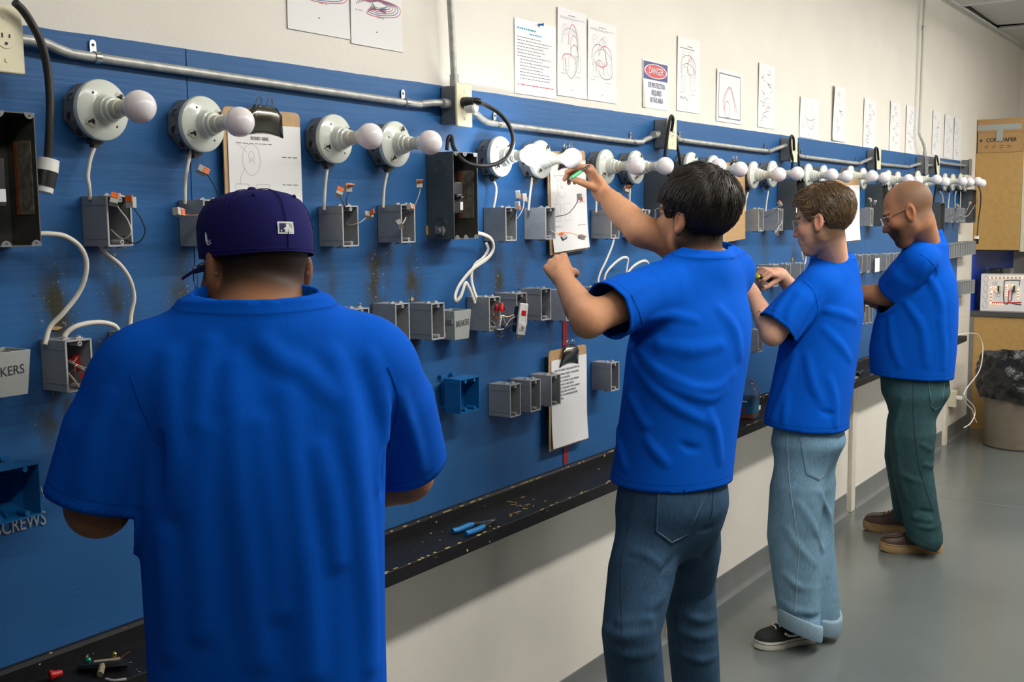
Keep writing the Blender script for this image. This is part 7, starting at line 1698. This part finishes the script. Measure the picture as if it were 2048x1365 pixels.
# ================================================================== man 3: brown hair, light jeans
def man_brown():
    th = R(94); fw = np.array([math.cos(th), math.sin(th), 0]); lf = np.array([-fw[1], fw[0], 0]); up = np.array([0, 0, 1.0])
    N = at(1668, 524, -.455); Cx = at(1612, 850, -.40); C = np.array([Cx[0], Cx[1], 0])
    root = thing('person', 'brown-haired person in light baggy jeans working with a screwdriver', 'person', (C[0], C[1], 0))
    oN = np.array([(N-C)[0], (N-C)[1], 0]); ol, of = oN @ lf, oN @ fw
    SL = N+lf*.175-up*.085+fw*.02; SR = N-lf*.175-up*.085+fw*.03
    EL = at(1546, 668, -.335); WL = at(1505, 588, -.195); ER = np.array([SR[0]+.10, SR[1]+.10, SR[2]-.18]); WR = at(1560, 549, -.17)
    hO = at(1640, 447, -.452); hO = at(1648, 446, -.46); hs = .99; hR = head_frame(91, 10, 2)
    zf = lambda z: np.clip((z-.85)/(N[2]-.85), 0, 1.1); sec = lambda L: [(z, w_, d_, ol*zf(z), of*zf(z)+o_) for z, w_, d_, o_ in L]
    items = [(loft_sdf(C, lf, fw, sec([(.78, .14, .10, .0), (1.0, .14, .10, 0), (1.3, .15, .10, 0), (1.39, .12, .08, 0), (1.46, .07, .06, 0)])), 0)]+limb(SL, EL, WL, .98)+limb(SR, ER, WR, .98)
    items.append((chain([N-up*.05, hO-hR[2]*.035-hR[1]*.022], [.062, .050]), .03))
    hl, _ = hand_field(WL, hframe(WL, (.05, .7, .6), (-.6, -.5, .5), 1), 1, [(35, 40, 25)]*4); sdR = hframe(WR, at(1520, 541, -.13)-WR, (-.35, -.25, .90), -1); hr, _ = hand_field(WR, sdR, -1, [(38, 72, 50), (52, 84, 55), (58, 88, 55), (60, 88, 55)], (16, 34, 24), s=1.02)
    items += [(hl, .012), (hr, .012)]
    tone = np.array((.66, .36, .245))
    def scalp(q):
        line = -.070-.1*np.maximum(0, q[:, 1]+.03); m = 1/(1+np.exp(-(q[:, 2]-line)/.007)); side = 1/(1+np.exp((q[:, 1]-.026)/.005))
        ear = np.exp(-(((np.abs(q[:, 0])-.088)/.016)**2+((q[:, 1]+.004)/.026)**2+((q[:, 2]-.002)/.036)**2)*1.2)
        return m*side*(1-np.clip(ear*1.8, 0, 1))*.9, (.075, .045, .022)
    def beard(q): return .22*((q[:, 2] < -.04) & (q[:, 1] > -.01))*np.clip((-.035-q[:, 2])/.03, 0, 1)*(np.abs(q[:, 2]+.0565) > .012)
    col = lambda V: face_colour(V, hO, hR, hs, tone, (.46, .17, .14), beard, (.07, .04, .02), scalp, .55)
    _, bf = person_body(root, items, head_field(), hO, hR, hs, col, (C[0]-.35, C[1]-.25, .80), (C[0]+.5, C[1]+.5, 1.82), .0034)
    secs = sec([(.74, .180, .158, .0), (.86, .176, .156, .0), (1.0, .168, .150, .0), (1.15, .168, .146, 0), (1.26, .172, .140, 0), (1.33, .168, .128, 0), (1.40, .145, .10, 0), (1.46, .09, .075, 0)])
    tor = loft_sdf(C, lf, fw, secs, 2.3)
    dl = (EL-SL)/np.linalg.norm(EL-SL); dr = (ER-SR)/np.linalg.norm(ER-SR); eL, eR = SL+dl*.225, SR+dr*.2
    sL = chain([SL-lf*.03, SL+dl*.1, eL+dl*.05], [.072, .080, .086]); sR = chain([SR+lf*.03, SR+dr*.09, eR+dr*.05], [.070, .075, .080])
    yoke = chain([SL-lf*.01, N-up*.035, SR+lf*.01], [.066, .078, .064]); cn = rcone(N-up*.03, N+up*.045+fw*.01, .077, .068)
    base = union([(tor, 0), (yoke, .05), (cn, .035), (sL, .03), (sR, .035)])
    folds = [([(1545, 838), (1574, 767), (1589, 712)], .015, .006), ([(1614, 712), (1626, 770), (1640, 800)], .014, .005), ([(1595, 675), (1622, 632), (1634, 596)], .012, -.008), ([(1640, 822), (1658, 828), (1673, 826)], .010, -.006), ([(1650, 660), (1680, 690), (1700, 720)], .014, .004), ([(1600, 590), (1580, 625), (1575, 655)], .013, .004), ([(1650, 620), (1690, 630), (1712, 640)], .014, .003), ([(1575, 790), (1570, 825), (1568, 850)], .012, .004), ([(1660, 760), (1670, 800), (1672, 850)], .014, .004), ([(1590, 570), (1560, 610), (1545, 640)], .012, .003)]
    hem = lambda P: f32(.838)-P[:, 2]+f32(.06)*((P-V3(C)) @ V3(fw))
    o, fc, cut = shirt(root, base, tor, [(sL, eL, dl), (sR, eR, dr)], hem, (N+up*.034, np.array(up*.92-fw*.0)), (C[0]-.38, C[1]-.28, .74), (C[0]+.45, C[1]+.35, 1.56), .0055, folds)
    seam(root, fc, [(1606, 562), (1625, 580), (1634, 605), (1630, 640)], .0014, MT['shirt'], 'shoulder_seam', .0004)
    H0 = C+fw*.0; LFt = atz(1575, 1292, 0); RFt = atz(1610, 1240, 0)
    hl_, hr_ = H0+lf*.070+up*.76, H0-lf*.070+up*.76
    AL = atz(1600, 1262, .075); AR = atz(1640, 1228, .10); AL[2] = .092; AR[2] = .092
    KL = (hl_+AL)/2+fw*.03; KR = (hr_+AR)/2+fw*.03
    pel = loft_sdf(H0, lf, fw, [(.62, .06, .06, 0, -.005), (.69, .12, .10, 0, -.01), (.77, .162, .138, 0, -.012), (.86, .150, .120, 0, -.008), (1.0, .13, .10, 0, -.01)], 2.3)
    rr = [.086, .102, .096, .086, .076]
    base = union([(pel, 0)]+leg_items(hl_-up*.02, KL, AL, rr)+leg_items(hr_-up*.02, KR, AR, rr))
    folds = [([(1640, 985), (1658, 1030), (1664, 1080), (1655, 1150)], .013, .006), ([(1600, 1010), (1630, 1060), (1645, 1100)], .013, .004), ([(1570, 1150), (1600, 1175), (1640, 1178)], .012, .004), ([(1600, 1232), (1625, 1240), (1640, 1232)], .012, -.007), ([(1575, 1060), (1600, 1100), (1630, 1130)], .013, .004), ([(1660, 930), (1675, 945), (1683, 960)], .009, -.006), ([(1560, 1200), (1590, 1222), (1620, 1225)], .012, .004)]
    dL_ = atz(1520, 1300, 0)-atz(1632, 1283, 0); dL_ /= np.linalg.norm(dL_); dR_ = atz(1552, 1212, 0)-atz(1660, 1248, 0); dR_ /= np.linalg.norm(dR_); tiltL = dL_*.42-up*.9; tiltR = dR_*.42-up*.9
    jo, jf = jeans(root, base, (C[0]-.35, C[1]-.33, .03), (C[0]+.4, C[1]+.36, 1.02), .0055, [(AL-up*.030, tiltL, .22), (AR-up*.030, tiltR, .22)], MT['denim2'], folds, .96)
    jo['label'] = 'light blue baggy jeans'
    pocket(jo, jf, [(1600, 875), (1670, 877), (1650, 950), (1612, 949)], (1638, 962), MT['denim2'])
    for pts in ([(1576, 868), (1577, 930), (1582, 990), (1590, 1045), (1598, 1100), (1594, 1170), (1590, 1225)], [(1540, 878), (1558, 878), (1574, 874)]): seam(root, jf, pts, .0016, MT['thread'], 'jeans_seam', .001)
    for A_, dd_ in ((AL, dL_), (AR, dR_)):         # turned-up cuffs
        m_ = MB(); k_ = rr[-1]; cuffm = MT['cuff']
        tl_ = np.array([0, 0, 0]); rings = []
        for z, k in ((-.036, .076), (-.040, .080), (-.030, .0835), (.016, .0850), (.024, .083), (.026, .076)):
            rings.append([A_+np.array([k*math.cos(a), k*math.sin(a), z+.012+.45*k*(math.cos(a)*dd_[0]+math.sin(a)*dd_[1])]) for a in np.linspace(0, 2*PI, 32, endpoint=False)])
        c_ = loft(rings, (False, False)).build('turned_cuff', cuffm, root, angle=60); c_.matrix_parent_inverse = Matrix.Translation(root.location).inverted()
    shoe(root, atz(1598, 1285, 0), atz(1520, 1300, 0)-atz(1632, 1283, 0), 'skate', .28); shoe(root, atz(1635, 1238, 0), atz(1552, 1212, 0)-atz(1660, 1248, 0), 'skate', .28)
    # hair
    reg = lambda q: -(q[:, 2]-np.interp(q[:, 1], [-.12, -.06, -.034, -.026, .012, .022, .036, .05, .07, .10], [-.074, -.064, -.032, .030, .038, .004, .012, .058, .078, .080]).astype(f32))*f32(.8)
    thick = lambda q: np.interp(q[:, 2], [-.08, -.04, .0, .03, .06, .10, .14], [.003, .005, .008, .011, .015, .019, .018]).astype(f32)+f32(.008)*np.clip(q[:, 1]/.08, 0, 1)*np.clip(q[:, 2]/.06, 0, 1)+f32(.002)*np.sin(q[:, 0]*120+q[:, 1]*70)*np.clip(q[:, 2]*20, 0, 1)
    ho, hf = hair_cap(root, None, hO, hR, hs, thick, reg, .0032, MT['hair_brown'], (-.12, -.15, -.11), (.12, .14, .17)); ho['label'] = 'short swept brown hair'
    def flow(q):
        front = np.clip(q[:, 1:2]/.06+.3, 0, 1); return np.array([0, 1.0, .35])*front+np.array([0, -.45, -.9])*(1-front)+np.array([.15, 0, 0])
    P0 = scalp_points(3000, 3, lambda p: (reg(p.astype(f32)) < -.006), hf)
    strands(root, 'hair_locks', hO, hR, hs, P0, flow, 6, .0075, .0016, MT['lock_brown'], 5, .0028, hf, .30, 1.5)
    tp = mat('clear_tan_temple', (.42, .30, .20), .3)
    specs(root, hO, hR, hs, tp, frame_m=MT['tabs'])
    m_ = MB(); c_ = (EL*.35+WL*.65)
    # screwdriver in the right hand
    c0 = WR+.072*sdR[1]-.030*sdR[2]; v = at(1494, 548, c0[1]+.02)-c0; Lv = np.linalg.norm(v); v = v/Lv
    t = thing('screwdriver', 'black and yellow screwdriver held by the brown-haired person', 'tool', tuple(c0))
    MB().tube([tuple(v*.076), tuple(v*max(Lv, .11))], .0042, 10).build('shaft', MT['chrome'], t); MB().tube([tuple(v*.062), tuple(v*.080)], .0092, 12).build('ferrule', mat('yellow_plastic', (.75, .72, .03), .35), t); MB().tube([tuple(v*.064), tuple(v*.048), tuple(v*.0), tuple(-v*.03), tuple(-v*.055)], [.010, .014, .0125, .0135, .010], 12).build('handle', MT['rubber'], t)
    tm = mat('tattoo_ink', (.05, .045, .05), .7); seam(root, bf, [(1514, 628), (1519, 622), (1523, 632), (1528, 624), (1531, 630)], .0014, tm, 'forearm_tattoo', .0)
    return root

# ================================================================== man 4: bald and bearded
def man_bald():
    th = R(102); fw = np.array([math.cos(th), math.sin(th), 0]); lf = np.array([-fw[1], fw[0], 0]); up = np.array([0, 0, 1.0])
    N = at(1851, 482, -.515); Cx = at(1828, 750, -.47); C = np.array([Cx[0], Cx[1], 0])
    root = thing('person', 'bald bearded person in greenish jeans and brown boots at the far end', 'person', (C[0], C[1], 0))
    oN = np.array([(N-C)[0], (N-C)[1], 0]); ol, of = oN @ lf, oN @ fw
    SL = N+lf*.195-up*.085+fw*.02; SR = N-lf*.195-up*.085+fw*.02
    EL = at(1786, 592, -.395); WL = at(1712, 585, -.225); ER = SR+fw*.12-up*.24-lf*.02; WR = ER+fw*.15+lf*.10+up*.06
    hO = at(1819, 427, -.495); hs = 1.08; hR = head_frame(104, 24, 0)
    zf = lambda z: np.clip((z-.85)/(N[2]-.85), 0, 1.1); sec = lambda L: [(z, w_, d_, ol*zf(z), of*zf(z)+o_) for z, w_, d_, o_ in L]
    items = [(loft_sdf(C, lf, fw, sec([(.80, .16, .12, .0), (1.0, .17, .13, 0), (1.3, .17, .12, 0), (1.43, .14, .09, 0), (1.50, .08, .06, 0)])), 0)]+limb(SL, EL, WL, 1.16)+limb(SR, ER, WR, 1.12)
    items.append((chain([N-up*.05, hO-hR[2]*.045-hR[1]*.025], [.076, .068]), .03))
    hl, _ = hand_field(WL, hframe(WL, (.85, .25, .2), (0, -.2, 1), 1), 1, [(35, 40, 25)]*4); hr, _ = hand_field(WR, hframe(WR, lf*.9+fw*.1, (0, 0, 1), -1), -1, [(35, 40, 25)]*4); items += [(hl, .012), (hr, .012)]
    tone = np.array((.40, .185, .100))
    def scalp(q):
        line = -.030-.10*np.maximum(0, q[:, 1]+.03)-.02; m = 1/(1+np.exp(-(q[:, 2]-line)/.008)); front = 1/(1+np.exp((q[:, 1]-(.030-.45*np.maximum(0, q[:, 2]-.085)))/.008)); top = 1/(1+np.exp((q[:, 2]-.125)/.006))
        ear = np.exp(-(((np.abs(q[:, 0])-.088)/.016)**2+((q[:, 1]+.004)/.026)**2+((q[:, 2]-.002)/.036)**2)*1.2)
        return m*front*(.50+.25*top)*(1-np.clip(ear*1.8, 0, 1)), (.085, .058, .036)
    def beard(q):
        jaw_ = 1/(1+np.exp((q[:, 2]-(-.030-.0*q[:, 1]))/.006)); chin = 1/(1+np.exp(-(q[:, 1]-.005)/.010)); under = 1/(1+np.exp(-(q[:, 2]+.125)/.008)); lipm = ((np.abs(q[:, 0]) < .020) & (np.abs(q[:, 2]+.0565) < .010) & (q[:, 1] > .09))
        dark = .55+.42*np.clip((q[:, 1]-.045)/.03, 0, 1); return jaw_*chin*under*dark*(1-lipm)
    col = lambda V: face_colour(V, hO, hR, hs, tone, (.30, .11, .09), beard, (.03, .02, .014), scalp, .45)
    hd0 = head_field(jaw=1.12); bd = union([(ell((0, .060, -.100), (.040, .036, .026)), 0), (rcone((.045, .010, -.065), (.02, .07, -.10), .022, .020), .02), (rcone((-.045, .010, -.065), (-.02, .07, -.10), .022, .020), .02), (rcone((-.02, .102, -.041), (.02, .102, -.041), .005, .005), .006)])
    hd = lambda P: smin(hd0(P), bd(P), f32(.012))
    person_body(root, items, hd, hO, hR, hs, col, (C[0]-.42, C[1]-.27, .80), (C[0]+.42, C[1]+.55, 1.88), .0036)
    secs = sec([(.78, .190, .180, .0), (.88, .192, .190, .012), (1.0, .195, .198, .018), (1.12, .198, .190, .014), (1.24, .200, .172, 0.004), (1.34, .195, .150, 0), (1.42, .165, .115, 0), (1.48, .10, .085, 0)])
    tor = loft_sdf(C, lf, fw, secs, 2.3)
    dl = (EL-SL)/np.linalg.norm(EL-SL); dr = (ER-SR)/np.linalg.norm(ER-SR); eL, eR = SL+dl*.20, SR+dr*.2
    sL = chain([SL-lf*.03, SL+dl*.1, eL+dl*.05], [.082, .092, .098]); sR = chain([SR+lf*.03, SR+dr*.09, eR+dr*.05], [.08, .085, .09])
    yoke = chain([SL-lf*.01, N-up*.04, SR+lf*.01], [.074, .090, .072]); cn = rcone(N-up*.03, N+up*.045+fw*.01, .088, .078)
    base = union([(tor, 0), (yoke, .05), (cn, .035), (sL, .03), (sR, .035)])
    folds = [([(1811, 603), (1828, 630), (1842, 655)], .015, .006), ([(1830, 590), (1860, 560), (1876, 528)], .012, -.008), ([(1862, 560), (1880, 600), (1885, 650)], .016, .005), ([(1840, 640), (1850, 690), (1852, 730)], .016, .004), ([(1780, 640), (1785, 690), (1800, 730)], .016, .004), ([(1880, 640), (1888, 690), (1886, 735)], .015, .004), ([(1800, 535), (1790, 550), (1778, 565)], .013, .003), ([(1850, 520), (1845, 545), (1835, 570)], .013, .003)]
    hem = lambda P: f32(.878)-P[:, 2]+f32(.05)*((P-V3(C)) @ V3(fw))
    o, fc, cut = shirt(root, base, tor, [(sL, eL, dl), (sR, eR, dr)], hem, (N+up*.034, np.array(up*.92+fw*.25)), (C[0]-.42, C[1]-.32, .76), (C[0]+.45, C[1]+.42, 1.60), .006, folds)
    seam(root, fc, [(1840, 508), (1862, 525), (1874, 545), (1868, 565)], .0015, MT['shirt'], 'shoulder_seam', .0004)
    m_ = MB()
    H0 = C+fw*.0; hl_, hr_ = H0+lf*.082+up*.78, H0-lf*.082+up*.78
    AL = atz(1850, 1068, .11); AR = atz(1822, 1028, .11); AL[2] = .09; AR[2] = .09
    KL = (hl_+AL)/2+fw*.03; KR = (hr_+AR)/2+fw*.04
    pel = loft_sdf(H0, lf, fw, [(.64, .06, .06, 0, -.005), (.71, .13, .115, 0, -.01), (.79, .174, .157, 0, -.01), (.88, .170, .155, 0, 0), (1.0, .165, .15, 0, 0)], 2.3)
    rr = [.096, .108, .094, .085, .082]
    base = union([(pel, 0)]+leg_items(hl_-up*.02, KL, AL, rr)+leg_items(hr_-up*.02, KR, AR, rr))
    folds = [([(1830, 1035), (1860, 1042), (1885, 1030)], .013, .010), ([(1835, 1052), (1860, 1056), (1882, 1048)], .011, .007), ([(1840, 1022), (1865, 1026), (1885, 1020)], .010, -.006), ([(1800, 945), (1815, 955), (1840, 965)], .012, .005), ([(1850, 930), (1865, 935), (1878, 930)], .011, .005), ([(1795, 900), (1800, 950), (1812, 1000)], .013, .005), ([(1845, 890), (1860, 900), (1878, 895)], .011, .004), ([(1805, 800), (1790, 860), (1795, 900)], .014, .004)]
    jo, jf = jeans(root, base, (C[0]-.4, C[1]-.38, .03), (C[0]+.42, C[1]+.4, 1.02), .006, [(AL-up*.038, (-.15, .36, -.92), .24), (AR-up*.038, (-.1, .36, -.92), .24)], MT['denim3'], folds, .98)
    jo['label'] = 'faded greenish blue jeans'
    pocket(jo, jf, [(1855, 762), (1890, 760), (1884, 812), (1862, 815)], (1870, 822), MT['denim3'])
    for pts in ([(1826, 765), (1827, 830), (1832, 890), (1840, 940), (1855, 990), (1865, 1020)],): seam(root, jf, pts, .0018, MT['threaddark'], 'jeans_seam', .001)
    shoe(root, atz(1848, 1104, 0), atz(1768, 1105, 0)-atz(1887, 1108, 0), 'boot', .30); shoe(root, atz(1812, 1066, 0), atz(1738, 1068, 0)-atz(1840, 1078, 0), 'boot', .30)
    tp = mat('tan_temple', (.30, .17, .08), .35)
    specs(root, hO, hR, hs, tp, frame_m=MT['tabs'])
    return root
MT['cuff'] = mat('denim_inside', (.20, .29, .36), .9, noise=(200, .15), bump=(400, .3))
man_cap(); man_reach(); man_brown(); man_bald()
